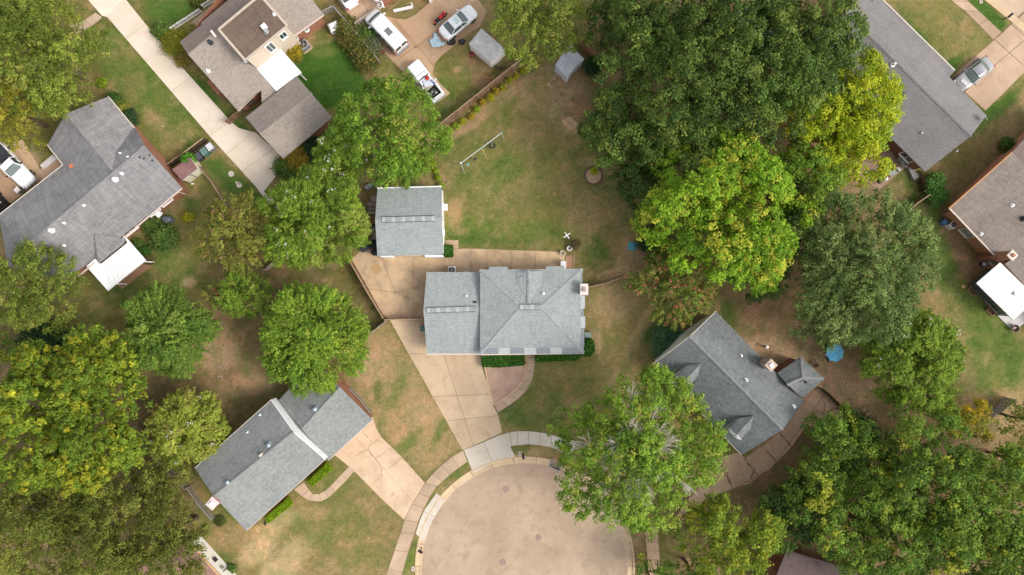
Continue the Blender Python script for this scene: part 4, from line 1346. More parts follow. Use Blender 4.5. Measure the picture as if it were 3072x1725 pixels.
# upper storey: low brown roof with pale drip edge, cream wall below it
uz = 6.3
ur = [(*g(572, 370), uz + .05), (*g(905, 757), uz - .35), (*g(1435, 325), uz - .35), (*g(1090, -60), uz + .05)]
roof(h4, ur, [(0, 1, 2, 3)], SH_brown, .2, "upper_roof")
uw = walls(h4, ur, M_cream_s, .12, "upper_wall")
for a, b in ((0, 1), (1, 2), (2, 3), (3, 0)):
    A, B = W(*ur[a]), W(*ur[b])
    MB().bar(A + Vector((0, 0, .03)), B + Vector((0, 0, .03)), .24, .06).build("drip_edge", plain("drip_edge_taupe", c(196, 180, 162), .7), h4)
nS = Vector((.6, -.8, 0))
window(h4, uw[1], uw[2], .42, .58, 3.6, 5.4, nS); window(h4, uw[1], uw[2], .76, .91, 4.2, 5.4, nS)
plU = plane(*ur[:3])
v_ = hit(*g(1150, 345), plU, .0)
MB().bbox((v_.x, v_.y, v_.z + .25), (.55, .45, .5), .7, .05).build("roof_cowl", M_white, h4)
v_ = hit(*g(1165, 395), plU)
turbine(h4, v_, .2, M_galv)
pipe(h4, hit(*g(1270, 185), plU), .08, .35)
turbine(h4, hit(*g(468, 530), plB), .2, M_dark); pipe(h4, hit(*g(438, 890), plB), .1, .35)
MB().bar(hit(*g(500, 405), plB, .5), hit(*g(560, 485), plB, .5), .22, .2).build("flue_cowl", M_trim, h4)
dish(h4, hit(*g(945, 775), plB, .3), R_(-60), .35)
# walls below
w4 = walls(h4, [(*g(80, 527), 3.9), (*g(188, 688), rz4 - .2), (*g(812, 1393), ez4 - .3), (*g(1105, 1130), ez4 - .3), (*g(1100, 900), 2.8), (*g(1492, 472), ez4), (*g(1892, 185), ez4), (*g(1640, -140), ez4), (*g(690, -300), 4.0)], M_brick, .35)
window(h4, w4[5], w4[6], .02, .12, 1.2, 2.4, nS); window(h4, w4[5], w4[6], .40, .52, 1.4, 2.4, nS)
bay = W(*g(640, 1150), 0)
MB().box((bay.x, bay.y, 1.1), (.9, 1.8, 2.2), R_(41)).build("brick_bay", M_brick, h4, uv=True)
gutter(h4, (*g(812, 1393), ez4 - .28), (*g(1022, 1188), ez4 - .3), M_trim, .1, .2); gutter(h4, (*g(1492, 474), ez4), (*g(1892, 187), ez4), M_gut)
# garage wing
wv = [(780, 402.5, 4.1), (934, 280.4, 4.1), (849.5, 476, 2.7), (996.7, 352, 2.7), (890, 228, 2.7), (737, 352, 2.7)]
roof(h4, wv, [(0, 1, 3, 2), (0, 5, 4, 1)], SH_taupe, name="garage_roof")
w5 = walls(h4, [wv[0], wv[2], wv[3], wv[1], wv[4], wv[5]], M_brick, .4, name="garage_wall")
ridgecap(h4, wv[0], wv[1], SH_taupe, .3)
ridgecap(h4, r0, (*g(572, 366), rz4), SH_taupe, .3)
# courtyard door between the two wings
v0 = W(*g(930, 1290), 0); 
cd = MB()
for i in range(5):
    v1 = W(*g(960 + i * 22, 1330 - i * 18), 0)
    cd.box((v1.x, v1.y, 1.0), (.05, .05, 2.0), R_(40))
cd.bar(W(*g(950, 1345), 2.0), W(*g(1060, 1258), 2.0), .08)
cd.bar(W(*g(950, 1345), 1.0), W(*g(1060, 1258), 1.0), .08)
cd.build("iron_gate", M_black, h4)
v_ = W(*g(1005, 1300), 0)
MB().box((v_.x, v_.y, 1.5), (1.1, .9, .06), R_(40)).build("skylight", M_glass, h4)
# white flat patio roof
pw = [(*g(1008, 822), 2.75), (*g(1318, 588), 2.75), (*g(1606, 915), 2.6), (*g(1292, 1146), 2.6)]
roof(h4, pw, [(0, 1, 2, 3)], M_wroof, .16, "patio_roof")
seams(h4, pw[0], pw[1], pw[2], pw[3], 8)
gutter(h4, (*g(1322, 592), 2.72), (*g(1606, 915), 2.6), M_white, .12, .16)
pA_, pB_ = W(*pw[2]), W(*pw[3])
for k in (.05, .95):
    p = pA_.lerp(pB_, k); MB().bar((p.x - .1, p.y + .1, 0), (p.x - .1, p.y + .1, 2.5), .11).build("post", M_white, h4)
ac_unit("grey air conditioner on the lawn side of the two storey house", *g(1665, 590), R_(38), .95, plain("ac_mid", c(150, 150, 152), .5, var=.1))

# ------------------------------------------------------------------ long grey house, top right
h5 = thing("house", "long low grey gabled house in the top right", "house", tuple(W(2700, 250)))
v5 = [(2538.6, 37.8, 4.4), (2912.5, 407.7, 4.4), (2612.6, -37, 2.7), (2864.8, 210.8, 2.7), (2848, 230.7, 2.8), (2960.2, 346.8, 2.8), (2775.3, 515, 2.7), (2401.4, 145.2, 2.7)]
roof(h5, v5, [(0, 1, 5, 4, 3, 2), (0, 7, 6, 1)], SH_slate)
w6 = walls(h5, [v5[0], v5[2], v5[3], v5[4], v5[5], v5[1], v5[6], v5[7]], M_brickd, .4)
gutter(h5, v5[2], v5[3], M_trim, .1)
pl5 = plane(v5[0], v5[7], v5[6]); pl5n = plane(v5[0], v5[1], v5[5])
pipe(h5, hit(*t(3, 0, 942, 490), pl5), .12, .5); boxvent(h5, hit(*t(3, 0, 1008, 708), pl5), (.4, .35, .3), .8)
MB().bar(hit(*t(3, 0, 1150, 1008), pl5, .1), hit(*t(3, 0, 1165, 998), pl5, .1), .12, .2).build("roof_flashing", M_trim, h5)
dish(h5, hit(*t(3, 0, 1610, 905), pl5n, .2), R_(30), .42)
dish(h5, W(*t(3, 0, 1405, 1140), 1.2), R_(-50), .2)
MB().bar(W(*t(3, 0, 950, 1000), 2.6), W(*t(3, 0, 1005, 1055), 2.6), .1).build("gutter", M_trim, h5)
MB().bar(hit(*t(3, 0, 735, 45), pl5n, .1), hit(*t(3, 0, 785, 5), pl5n, .3), .06).build("antenna_mast", M_dark, h5)
ridgecap(h5, v5[0], v5[1], SH_slate, .3)
window(h5, w6[6], w6[7], .06, .14, 1.0, 2.2, Vector((-.7, -.7, 0)))
# low grey bench-like slab box beside its wall
pg = [W(*t(3, 0, x, y)) for x, y in ((1040, 1265), (1075, 1265), (1125, 1340), (1085, 1362))]
tag(MB().prism([(p.x, p.y) for p in pg], 0, .45).build("storage_chest", plain("chest_grey", c(172, 168, 164), .7), None), "long grey lidded chest by the brick wall of the top right house", "chest")

# ------------------------------------------------------------------ right edge house
h6 = thing("house", "brick house with umber shingles and white sunroom roof at the right edge", "house", tuple(W(3000, 720)))
e6, r6 = 2.8, 4.1
A6, B6 = (*t(3, 1, 1366, 125), e6), (*t(3, 1, 1705, 480), e6)
AP = (*t(3, 0, 1842, 1148), r6)
pl6 = plane(A6, B6, AP)
E6 = [hit(*t(3, 1, x, y), pl6) for x, y in ((1366, 125), (1705, 480), (1745, 455), (1815, 448), (1850, 505), (1785, 545), (2150, 930))]
apx = W(*AP)
dr6 = (W(*B6) - W(*A6)).normalized()
farR = apx + dr6 * 22
E6[-1] = W(*A6) + dr6 * 24 + Vector((0, 0, 0)); E6[-1].z = e6
roof(h6, E6 + [farR, apx], [tuple(range(9))], SH_rust)
pn = (W(*A6) - apx); pn = Vector((pn.x, pn.y, 0))
otherA = apx - Vector((pn.x, pn.y, 0)) ; otherA.z = e6
otherB = otherA + dr6 * 24
roof(h6, [apx, farR, otherB, otherA], [(0, 1, 2, 3)], shingle("shingle_umber_shaded", c(136, 118, 110), c(116, 100, 96), c(92, 80, 78), .15, .5), name="back_roof")  # umber shingle darkened: the far slope's shade is painted into the colour
I6 = [apx + (E6[0] - apx) * .94, otherA]
mbw = MB()
a_, b_ = W(*A6), otherA
inn = Vector((dr6.x, dr6.y, 0)) * .8
wls = [Vector((a_.x, a_.y, 0)) + inn, Vector((apx.x, apx.y, 0)) + inn, Vector((b_.x, b_.y, 0)) + inn]
top = [e6 - .1, r6 - .2, e6 - .1]
perp = Vector((-pn.x, -pn.y, 0)).normalized()
wls[0] += perp * .4; wls[2] -= perp * .4
vs = [(p.x, p.y, 0) for p in wls] + [(p.x, p.y, z) for p, z in zip(wls, top)]
mbw.add(vs, [(0, 1, 4, 3), (1, 2, 5, 4)])
s_ = Vector((dr6.x, dr6.y, 0))
p0 = wls[0]; p1 = p0 + s_ * 24
mbw.add([(p0.x, p0.y, 0), (p1.x, p1.y, 0), (p1.x, p1.y, e6 - .1), (p0.x, p0.y, e6 - .1)], [(0, 1, 2, 3)])
mbw.build("wall", brickwall("brick_tawny", c(206, 142, 104), c(180, 118, 86), c(200, 160, 128)), h6, uv=True)
MB().bar(W(*A6) + Vector((0, 0, -.05)), apx + Vector((0, 0, -.05)), .12, .25).build("bargeboard", plain("timber_orange", c(206, 150, 100), .7), h6)
MB().bar(W(*A6), W(*B6), .13, .12).build("gutter", M_gut, h6)
window(h6, p0, p1, .10, .155, .6, 1.9, Vector((-.7, -.7, 0)), M_trim, glass("glass_pale", (.22, .26, .24), .15)); window(h6, p0, p1, .27, .33, .6, 1.9, Vector((-.7, -.7, 0)), M_trim, MATS["glass_pale"])
chp = t(3, 1, 1840, 480)
chimney(h6, chp, (.7, .7), 0, 5.0, R_(-45), M_brick, M_trim, plain("flue_red", c(176, 108, 92), .8))
pipe(h6, hit(*t(3, 1, 1608, 318), pl6), .09, .25); pipe(h6, hit(*t(3, 1, 1843, 103), pl6), .1, .25)
turbine(h6, hit(*t(3, 1, 1925, 203), pl6), .24, M_dark)
# sunroom
zs = 2.7
sr4 = [(*t(3, 1, 1573, 690), zs), (*t(3, 1, 1752, 534), zs + .2), (*t(3, 1, 1985, 770), zs + .2), (*t(3, 1, 1850, 966), zs)]
sr4[2] = (*t(3, 1, 2035, 812), zs + .2)
roof(h6, sr4, [(0, 1, 2, 3)], M_wroof, .16, "sunroom_roof")
for k in (.2, .4, .6, .8):
    a = W(*sr4[0]).lerp(W(*sr4[3]), k); b = W(*sr4[1]).lerp(W(*sr4[2]), k)
    MB().bar(a + Vector((0, 0, .02)), b + Vector((0, 0, .02)), .06, .03).build("roof_seam", M_white, h6)
pl_s = plane(*sr4[:3])
MB().bbox(tuple(hit(*t(3, 1, 1855, 768), pl_s, .1)), (.3, .3, .2), .7, .04).build("roof_vent", M_galv, h6)
s4 = [W(*t(3, 1, x, y)) for x, y in ((1507, 706), (1640, 585), (1860, 800), (1722, 930))]
M_frame = plain("bronze_frame", c(112, 96, 84), .5, var=.15)
M_pane = glass("glass_blue", (.045, .07, .085), .08)
fr = MB()
for i in (0, 1, 3):
    fr.bar(s4[i], s4[i] + Vector((0, 0, 2.6)), .1)
fr.bar(s4[0] + Vector((0, 0, .2)), s4[3] + Vector((0, 0, .2)), .12, .4); fr.bar(s4[0] + Vector((0, 0, .2)), s4[1] + Vector((0, 0, .2)), .12, .4)
fr.bar(s4[0] + Vector((0, 0, 2.45)), s4[3] + Vector((0, 0, 2.45)), .1, .2); fr.bar(s4[0] + Vector((0, 0, 2.45)), s4[1] + Vector((0, 0, 2.45)), .1, .2)
for k in (.33, .5, .76):
    p = s4[0].lerp(s4[3], k); fr.bar(p, p + Vector((0, 0, 2.5)), .09)
fr.build("sunroom_frame", M_frame, h6)
for k0_, k1_ in ((.02, .32), (.345, .49), (.515, .745), (.775, .98)):
    a, b = s4[0].lerp(s4[3], k0_), s4[0].lerp(s4[3], k1_)
    MB().add([(a.x, a.y, .45), (b.x, b.y, .45), (b.x, b.y, 2.35), (a.x, a.y, 2.35)], [(0, 1, 2, 3)]).build("pane", M_pane, h6)
a, b = s4[0].lerp(s4[1], .03), s4[0].lerp(s4[1], .97)
MB().add([(a.x, a.y, .45), (b.x, b.y, .45), (b.x, b.y, 2.35), (a.x, a.y, 2.35)], [(3, 2, 1, 0)]).build("pane", M_pane, h6)
MB().prism([(p.x, p.y) for p in inset([(v.x, v.y) for v in s4], .1)], 0, .1).build("sunroom_floor", M_brn, h6)
sp = [W(*t(3, 1, x, y)) for x, y in ((1722, 930), (1850, 1055), (1990, 940), (1950, 850), (1860, 800))]
M_wslab = concrete("slab_white", c(222, 220, 214), c(206, 202, 196), c(160, 150, 140), .4)
tag(MB().prism([(p.x, p.y) for p in sp], -.05, .12).build("patio_slab", M_wslab), "white concrete slab below the sunroom", kind="structure")
for i, (x, y) in enumerate(((1530, 752), (1672, 903))):
    p = W(*t(3, 1, x, y))
    mb = MB()
    for dx, dy, sx, sy in ((0, .27, .9, .06), (0, -.27, .9, .06), (.45, 0, .06, .6), (-.45, 0, .06, .6)):
        v = Vector((dx, dy, 0)); v.rotate(Matrix.Rotation(R_(-48), 3, 'Z'))
        mb.box((p.x + v.x, p.y + v.y, .12), (sx, sy, .24), R_(-48))
    o = thing("planter_frame", ("small timber planter frame below the sunroom's left corner", "small timber planter frame below the sunroom's right end")[i], "planter", (p.x, p.y, 0), "planter frames by the sunroom")
    mb.build("frame", wood("timber_tan", c(176, 142, 108), c(150, 118, 88)), o)
    MB().box((p.x, p.y, .06), (.8, .48, .1), R_(-48)).build("soil", M_soil, o)
ac_unit("white topped air conditioner beside the right edge house", *t(3, 1, 1362, 255), R_(42), .72, plain("ac_cream", c(226, 222, 216), .5, var=.06))
bx = W(*t(3, 1, 1308, 232))
tag(MB().bbox((bx.x, bx.y, .35), (.55, .5, .7), R_(40), .04).build("recycling_box", plain("box_blue", c(84, 118, 158), .5, var=.15)), "blue recycling box next to the white topped air conditioner", "box")
bk = W(*t(3, 1, 1607, 548))
bko = thing("bucket", "round pale grey lidded bucket on the leaf strip by the brick wall", "bucket", (bk.x, bk.y, 0))
MB().lathe([(.2, 0), (.25, .5)], (bk.x, bk.y, 0), 16).build("body", M_dark, bko); MB().lathe([(.24, .5), (.24, .54), (.05, .55)], (bk.x, bk.y, 0), 16).build("lid", plain("lid_grey", c(196, 202, 210), .5), bko)
bk = W(*t(3, 1, 1857, 1030), .3)
fpo = thing("fire_bowl", "dark round fire bowl on the corner of the white slab", "fire bowl", (bk.x, bk.y, .12))
MB().lathe([(.2, .12), (.42, .4), (.44, .52), (.38, .52), (.3, .3), (.05, .25)], (bk.x, bk.y, 0), 18).build("bowl", plain("bowl_rust", c(104, 84, 76), .6, var=.3), fpo)
MB().bar((bk.x - .15, bk.y, .36), (bk.x + .15, bk.y + .08, .4), .1).build("log", M_trim, fpo)
bk = W(*t(3, 1, 1468, 714))
tag(MB().bbox((bk.x, bk.y, .1), (.42, .28, .2), R_(-25), .04).build("timber_block", plain("timber_pale", c(214, 172, 118), .7)), "pale timber block lying on the lawn left of the sunroom", "block")

# ------------------------------------------------------------------ dormer house
k8 = lambda x, y: (1940 + .332 * x, 900 + .332 * y)
h7 = thing("house", "dark grey shingled house with two small dormers right of the main house", "house", tuple(W(2190, 1150)))
e7, r7 = 2.8, 6.0
v7 = [(*k8(390, 330), r7), (*k8(1228, 1172), r7), (*k8(65, 575), e7), (*k8(860, 1400), e7), (*k8(625, 102), e7), (*k8(1422, 917), e7)]
roof(h7, v7, [(0, 2, 3, 1), (0, 1, 5, 4)], SH_char)
w7 = walls(h7, [v7[0], v7[2], v7[3], v7[1], v7[5], v7[4]], M_brick, .35)
# pale siding in the gable end, above the brick
ga, gb_, gc = w7[0], w7[1], w7[5]
nG = Vector((gb_.y - gc.y, gc.x - gb_.x, 0)).normalized()
if nG.dot(Vector((-1, 1, 0))) < 0: nG = -nG
o_ = nG * .07
for p_, zt_ in ((gb_, e7), (gc, e7)):
    MB().add([Vector((p_.x, p_.y, .7)) + o_, Vector((ga.x, ga.y, .7)) + o_, Vector((ga.x, ga.y, r7 - .2)) + o_, Vector((p_.x, p_.y, zt_ - .1)) + o_], [(0, 1, 2, 3)]).build("gable_siding", M_green_s, h7)
for a, b in ((2, 0), (4, 0)):
    MB().bar(W(*v7[a]) + Vector((0, 0, -.12)), W(*v7[b]) + Vector((0, 0, -.12)), .06, .22).build("bargeboard", M_trim, h7)
gutter(h7, v7[2], v7[3], M_gut, .1, .1)
ridgecap(h7, v7[0], v7[1], SH_grn, .24)
wv7 = [(*k8(1180, 660), 3.0), (*k8(1395, 515), 2.7), (*k8(1602, 712), 2.7), (*k8(1410, 888), 2.8), (*k8(1412, 702), 3.9), (*k8(1275, 765), 4.0)]
roof(h7, wv7, [(0, 5, 4, 1), (1, 4, 2), (2, 4, 5, 3)], SH_char, name="wing_roof")
walls(h7, [wv7[0], wv7[1], wv7[2], wv7[3]], M_brickd, .3, name="wing_wall")
for i in (1, 2): ridgecap(h7, wv7[i], wv7[4], SH_grn, .3, "hip_cap")
ridgecap(h7, wv7[4], wv7[5], SH_grn, .3)
pl7s = plane(v7[0], v7[2], v7[3]); pl7n = plane(v7[0], v7[1], v7[5])
def dormer(rf, rb, h=1.3, hw=.82):
    """gabled dormer: ridge from rf (front) back to rb, both pixels"""
    F = hit(*rf, pl7s); F.z += h + .55
    k = (H - F.z) / (H - hit(*rf, pl7s).z)
    F = W(rf[0], rf[1], F.z)
    Bk = W(rb[0], rb[1], F.z)
    u = (Bk - F); u.z = 0; u.normalize()
    s = Vector((-u.y, u.x, 0))
    zs_ = F.z - .5
    f0, f1 = F + s * hw, F - s * hw
    b0, b1 = F + u * 1.5 + s * hw, F + u * 1.5 - s * hw
    for q_ in (f0, f1, b0, b1): q_.z = zs_
    ro = roof(h7, [F, Bk, b0, f0, f1, b1], [(0, 1, 2, 3), (0, 4, 5, 1)], SH_char, .09, "dormer_roof")
    n = -u
    g0, g1 = f0 - u * .08 - s * .06, f1 - u * .08 + s * .06
    ap = F - u * .08; ap.z -= .08
    zb = zs_ - h - .2
    mb = MB().add([Vector((g0.x, g0.y, zb)), Vector((g1.x, g1.y, zb)), g1, ap, g0], [(0, 1, 2, 3, 4), (4, 3, 2, 1, 0)])
    for gg, bb in ((g0, b0), (g1, b1)):
        e = gg + u * 1.6
        mb.add([Vector((gg.x, gg.y, zb)), Vector((e.x, e.y, zb)), e, gg], [(0, 1, 2, 3), (3, 2, 1, 0)])
    wl_ = mb.build("dormer_wall", M_green_s, h7)
    window(h7, g0, g1, .12, .88, zs_ - h + .1, zs_ - .02, n, name="dormer_window", sill=False)
    MB().bar(f0 + Vector((0, 0, -.04)), F + Vector((0, 0, -.04)), .06, .14).build("dormer_trim", M_white, h7)
    MB().bar(f1 + Vector((0, 0, -.04)), F + Vector((0, 0, -.04)), .06, .14).build("dormer_trim", M_white, h7)
dormer(k8(335, 742), k8(490, 572)); dormer(k8(812, 1222), k8(966, 1048))
chimney(h7, k8(1122, 588), (.82, .82), 0, 5.2, R_(-45), brickwall("brick_pale", c(204, 176, 158), c(180, 150, 134), c(206, 188, 172)), plain("cap_brickpale", c(206, 182, 164), .8), M_white)
pipe(h7, hit(*k8(853, 505), pl7n), .09, .3); pipe(h7, hit(*k8(895, 722), pl7n), .1, .5); pipe(h7, hit(*k8(1328, 965), pl7n), .13, .3); pipe(h7, hit(*k8(1437, 742), plane(wv7[1], wv7[4], wv7[2])), .08, .2, M_dark)

# ------------------------------------------------------------------ split level house, bottom left
h8 = thing("house", "grey split level house with a white step between its roofs, bottom left", "house", tuple(W(830, 1350)))
eA, rA, eB, rB = 3.9, 5.6, 2.7, 4.2
va = [(813.7, 1199.7, eA), (881, 1295, rA), (975.6, 1377.5, eA), (584.6, 1404.5, eA), (641, 1488, rA), (739, 1592, eA)]
roof(h8, va, [(0, 1, 4, 3), (1, 2, 5, 4)], SH_grn)
vb = [(833.6, 1203.7, eB), (905.2, 1287.2, rB), (984.7, 1380.7, eB), (1117.2, 1259.4, eB), (1019.3, 1162, rB), (947, 1079, eB)]
roof(h8, vb, [(0, 1, 4, 5), (1, 2, 3, 4)], SH_grn, name="lower_roof")
wa8 = walls(h8, [va[0], va[1], va[2], va[5], va[4], va[3]], M_brickd, .3)
wb8 = walls(h8, [vb[0], vb[1], vb[2], vb[3], vb[4], vb[5]], M_brick, .35, name="lower_wall")
s8 = [W(*va[k]) for k in (0, 1, 2)]
for p_, q_ in ((s8[0], s8[1]), (s8[1], s8[2])):
    MB().add([(p_.x, p_.y, 2.5), (q_.x, q_.y, 2.5), (q_.x, q_.y, q_.z - .17), (p_.x, p_.y, p_.z - .17), (p_.x - .1, p_.y, 2.5), (q_.x - .1, q_.y, 2.5), (q_.x - .1, q_.y, q_.z - .17), (p_.x - .1, p_.y, p_.z - .17)],
             [(0, 1, 2, 3), (7, 6, 5, 4), (3, 2, 6, 7), (0, 4, 5, 1)]).build("step_wall", plain("step_white", (.84, .83, .82), .6), h8)
for a, b in ((0, 1), (1, 2)):
    MB().bar(W(*va[a]) + Vector((0, 0, -.1)), W(*va[b]) + Vector((0, 0, -.1)), .1, .24).build("bargeboard", M_white, h8)
gutter(h8, va[2], va[5], M_gut, .1, .1); gutter(h8, va[0], va[3], M_trim, .1, .1); gutter(h8, vb[2], vb[3], M_gut, .1, .1)
ridgecap(h8, va[1], va[4], SH_grn, .3); ridgecap(h8, vb[1], vb[4], SH_grn, .3)
plA = plane(va[0], va[1], va[3]); plBb = plane(vb[0], vb[1], vb[5])
M_vent = plain("vent_bluegrey", c(176, 188, 196), .35, metal=.3)
turbine(h8, hit(*t(1, 2, 448, 192), plBb), .24, M_vent); turbine(h8, hit(*t(1, 2, 100, 463), plA), .24, M_vent); turbine(h8, hit(*t(0, 2, 1722, 742), plA), .24, M_vent)
MB().bar(hit(*t(1, 2, 35, 545), plA, .2), hit(*t(1, 2, 55, 525), plA, .25), .2, .3).build("flue_cowl", M_trim, h8)
pipe(h8, hit(*t(1, 2, 32, 238), plA), .06, .3); pipe(h8, hit(*t(0, 2, 1868, 368), plA), .06, .3)
chimney(h8, t(0, 2, 1602, 905), (.8, .9), 0, 6.0, R_(-40), brickwall("brick_rose", c(196, 150, 138), c(176, 130, 120), c(200, 178, 168)), plain("cap_rose", c(226, 206, 200), .8), M_white)

# ------------------------------------------------------------------ bottom edge houses, partly under trees
h9 = thing("house", "rose roofed house with a cream wall at the bottom left edge", "house", tuple(W(600, 1720)))
v9 = [(*t(0, 2, 1425, 1195), 2.9), (*t(0, 2, 1655, 1446), 2.9), (*t(0, 2, 1880, 1700), 2.9), (*t(0, 2, 1300, 2000), 4.6), (*t(0, 2, 900, 1480), 4.6)]
roof(h9, v9, [(0, 4, 3, 2, 1)], SH_pinkr)
w9 = walls(h9, [v9[0], v9[2], v9[3], v9[4]], plain("cream_render", (.84, .80, .72), .7, var=.06), .3)
MB().bar(W(*v9[0]), W(*v9[2]), .14, .14).build("fascia", plain("timber_amber", c(224, 176, 124), .7), h9)
n9 = Vector((.7, .7, 0))
u9 = (w9[1] - w9[0]); u9.z = 0; u9.normalize(); m9 = Vector((-u9.y, u9.x, 0))
if m9.dot(n9) < 0: m9 = -m9
for kx, zz, sx, mm, nm in ((.34, 1.1, (.5, .12, .6), M_dark, "vent_grille"), (.47, 1.2, (.3, .2, .5), M_galv, "meter_box"), (.52, .8, (.1, .1, 1.4), M_galv, "conduit")):
    p = w9[0].lerp(w9[1], kx) + m9 * .07
    MB().box((p.x, p.y, zz), sx, math.atan2(u9.y, u9.x)).build(nm, mm, h9)
h10 = thing("house", "plum shingled roof glimpsed between trees at the bottom right", "house", tuple(W(2440, 1780)))
v10 = [(*t(3, 2, -150, 1300), 2.8), (*t(3, 2, 330, 1446), 4.4), (*t(3, 2, 900, 1620), 4.4), (*t(3, 2, 100, 1180), 2.8), (*t(3, 2, 750, 1330), 2.8)]
v10 = [(2330, 1725, 4.3), (2660, 1825, 4.3), (2360, 1650, 2.8), (2690, 1750, 2.8), (2290, 1825, 2.8), (2620, 1925, 2.8)]
roof(h10, v10, [(0, 1, 3, 2), (0, 4, 5, 1)], SH_purp)
walls(h10, [v10[0], v10[2], v10[3], v10[1], v10[5], v10[4]], M_brickd, .4)
h11 = thing("house", "brick house corner with white trim cut by the top edge", "house", tuple(W(1200, -60)))
v11 = [(1120, -20, 2.8), (1330, -160, 2.8), (1270, -250, 4.4), (1050, -110, 4.4), (1140, 2, 2.8)]
roof(h11, [(1140, -14, 2.8), (1330, -140, 2.8), (1250, -260, 4.4), (1060, -130, 4.4)], [(0, 1, 2, 3)], SH_taupe)
walls(h11, [(1140, -14, 2.8), (1330, -140, 2.8), (1250, -260, 4.4), (1060, -130, 4.4)], M_brick, -.15)
for a, b in (((1128, 0), (1140, 4)), ((1144, 2), (1152, 22)), ((1116, -6), (1130, 6))):
    MB().bar(W(*a, 2.4), W(*b, 1.8), .12).build("white_trim", M_white, h11)
h12 = thing("house", "blue grey roof glimpsed through the dark oaks at the top", "house", tuple(W(2250, 120)))
v12 = [(2160, 20, 2.8), (2330, 150, 2.8), (2250, 80 + 60, 2.8)]
v12 = [(2195, 60, 4.2), (2300, 150, 4.2), (2235, 10, 2.8), (2345, 100, 2.8), (2150, 115, 2.8), (2255, 210, 2.8)]
roof(h12, v12, [(0, 1, 3, 2), (0, 4, 5, 1)], shingle("shingle_bluegrey_old", c(150, 160, 168), c(134, 144, 152), c(110, 118, 126)))
walls(h12, [v12[0], v12[2], v12[3], v12[1], v12[5], v12[4]], M_brickd, .3)

# ------------------------------------------------------------------ sheds
M_shed = plain("shed_white", (.84, .81, .78), .6, var=.08)
M_shedroof = concrete("shed_roof_grey", c(208, 206, 203), c(184, 182, 180), c(232, 228, 224), .8, big=1.4)
def shed(name, label, v, faces, wallpts, mroof, mwall, over=.05, doors=None):
    o = thing(name, label, "shed", tuple(W(wallpts[0][0], wallpts[0][1])))
    roof(o, v, faces, mroof, .06)
    w = walls(o, wallpts, mwall, over, drop=.05)
    return o, w
q1 = lambda x, y: t(1, 0, x, y)
s1v = [(*q1(1605, 330), 2.0), (*q1(1655, 270), 2.5), (*q1(1700, 215), 2.0), (*q1(1770, 470), 2.0), (*q1(1830, 415), 2.5), (*q1(1880, 370), 2.0)]
so1, ws1 = shed("shed", "white metal shed with weathered grey roof left of the olive tree", s1v, [(0, 1, 4, 3), (1, 2, 5, 4)], [s1v[0], s1v[3], s1v[4], s1v[5], s1v[2], s1v[1]], M_shedroof, M_shed)
for i in range(6):
    p = ws1[0].lerp(ws1[1], (i + .5) / 6); MB().box((p.x - .02, p.y - .02, .95), (.04, .04, 1.8), R_(40)).build("wall_rib", M_shed, so1)
q2 = lambda x, y: (1620 + .2214 * x, 100 + .2214 * y)
s2v = [(*q2(205, 432), 2.0), (*q2(375, 612), 2.0), (*q2(480, 445), 2.55), (*q2(290, 245), 2.55), (*q2(602, 352), 2.0), (*q2(375, 100), 2.0)]
M_shed2 = plain("shed_grey", c(204, 212, 216), .5, var=.1)
M_s2r = concrete("shed_roof_pale", c(204, 208, 212), c(186, 190, 194), c(150, 154, 158), .7, big=.6, rough=.5)
s2v = [(*q2(205, 432), 2.0), (*q2(375, 600), 2.0), (*q2(500, 430), 2.5), (*q2(320, 250), 2.5), (*q2(602, 352), 2.0), (*q2(420, 160), 2.0)]
so2, ws2 = shed("shed", "pale grey metal shed half under the olive tree by the dirt patch", s2v, [(0, 1, 2, 3), (3, 2, 4, 5)], [s2v[0], s2v[1], s2v[2], s2v[4], s2v[5], s2v[3]], M_s2r, M_shed2)
a, b = ws2[1], ws2[3]
MB().bar(Vector((a.x, a.y, 0)) + Vector((.03, -.03, 0)), Vector((a.x, a.y, 1.9)) + Vector((.03, -.03, 0)), .08).build("corner_post", M_white, so2)
q3 = lambda x, y: (500 + .11411 * x, 400 + .11411 * y)
s3v = [(*q3(140, 950), 2.1), (*q3(390, 1240), 2.0), (*q3(800, 930), 2.0), (*q3(610, 620), 2.1)]
M_maroon = shingle("shingle_maroon", c(146, 110, 108), c(126, 92, 92), c(100, 72, 74), .15, .5, c(170, 130, 124), .5)
so3, ws3 = shed("shed", "small cream shed with maroon roof behind the left house", s3v, [(0, 1, 2, 3)], s3v, M_maroon, plain("shed_cream", c(222, 214, 190), .7, var=.06), .06)
a, b = ws3[1], ws3[2]
m_ = a.lerp(b, .5)
n3 = Vector((.62, -.78, 0))
MB().bar(Vector((m_.x, m_.y, .1)) + n3 * .03, Vector((m_.x, m_.y, 1.8)) + n3 * .03, .05).build("door_gap", M_black, so3)
for kk in (.25, .75):
    p = a.lerp(b, kk); MB().box((p.x + n3.x * .03, p.y + n3.y * .03, .95), (.85, .03, 1.7), math.atan2(b.y - a.y, b.x - a.x)).build("door", plain("shed_door", c(228, 220, 198), .7), so3)
# ================================================================== TREES AND SHRUBS
M_leaf = leafmat()
M_bark = wood("bark_grey_brown", c(118, 100, 84), c(92, 76, 62))
M_barkp = wood("bark_pale", c(196, 184, 172), c(158, 146, 136))
NLEAF = [0]

def unit(v):
    return v / (np.linalg.norm(v, axis=-1, keepdims=True) + 1e-9)

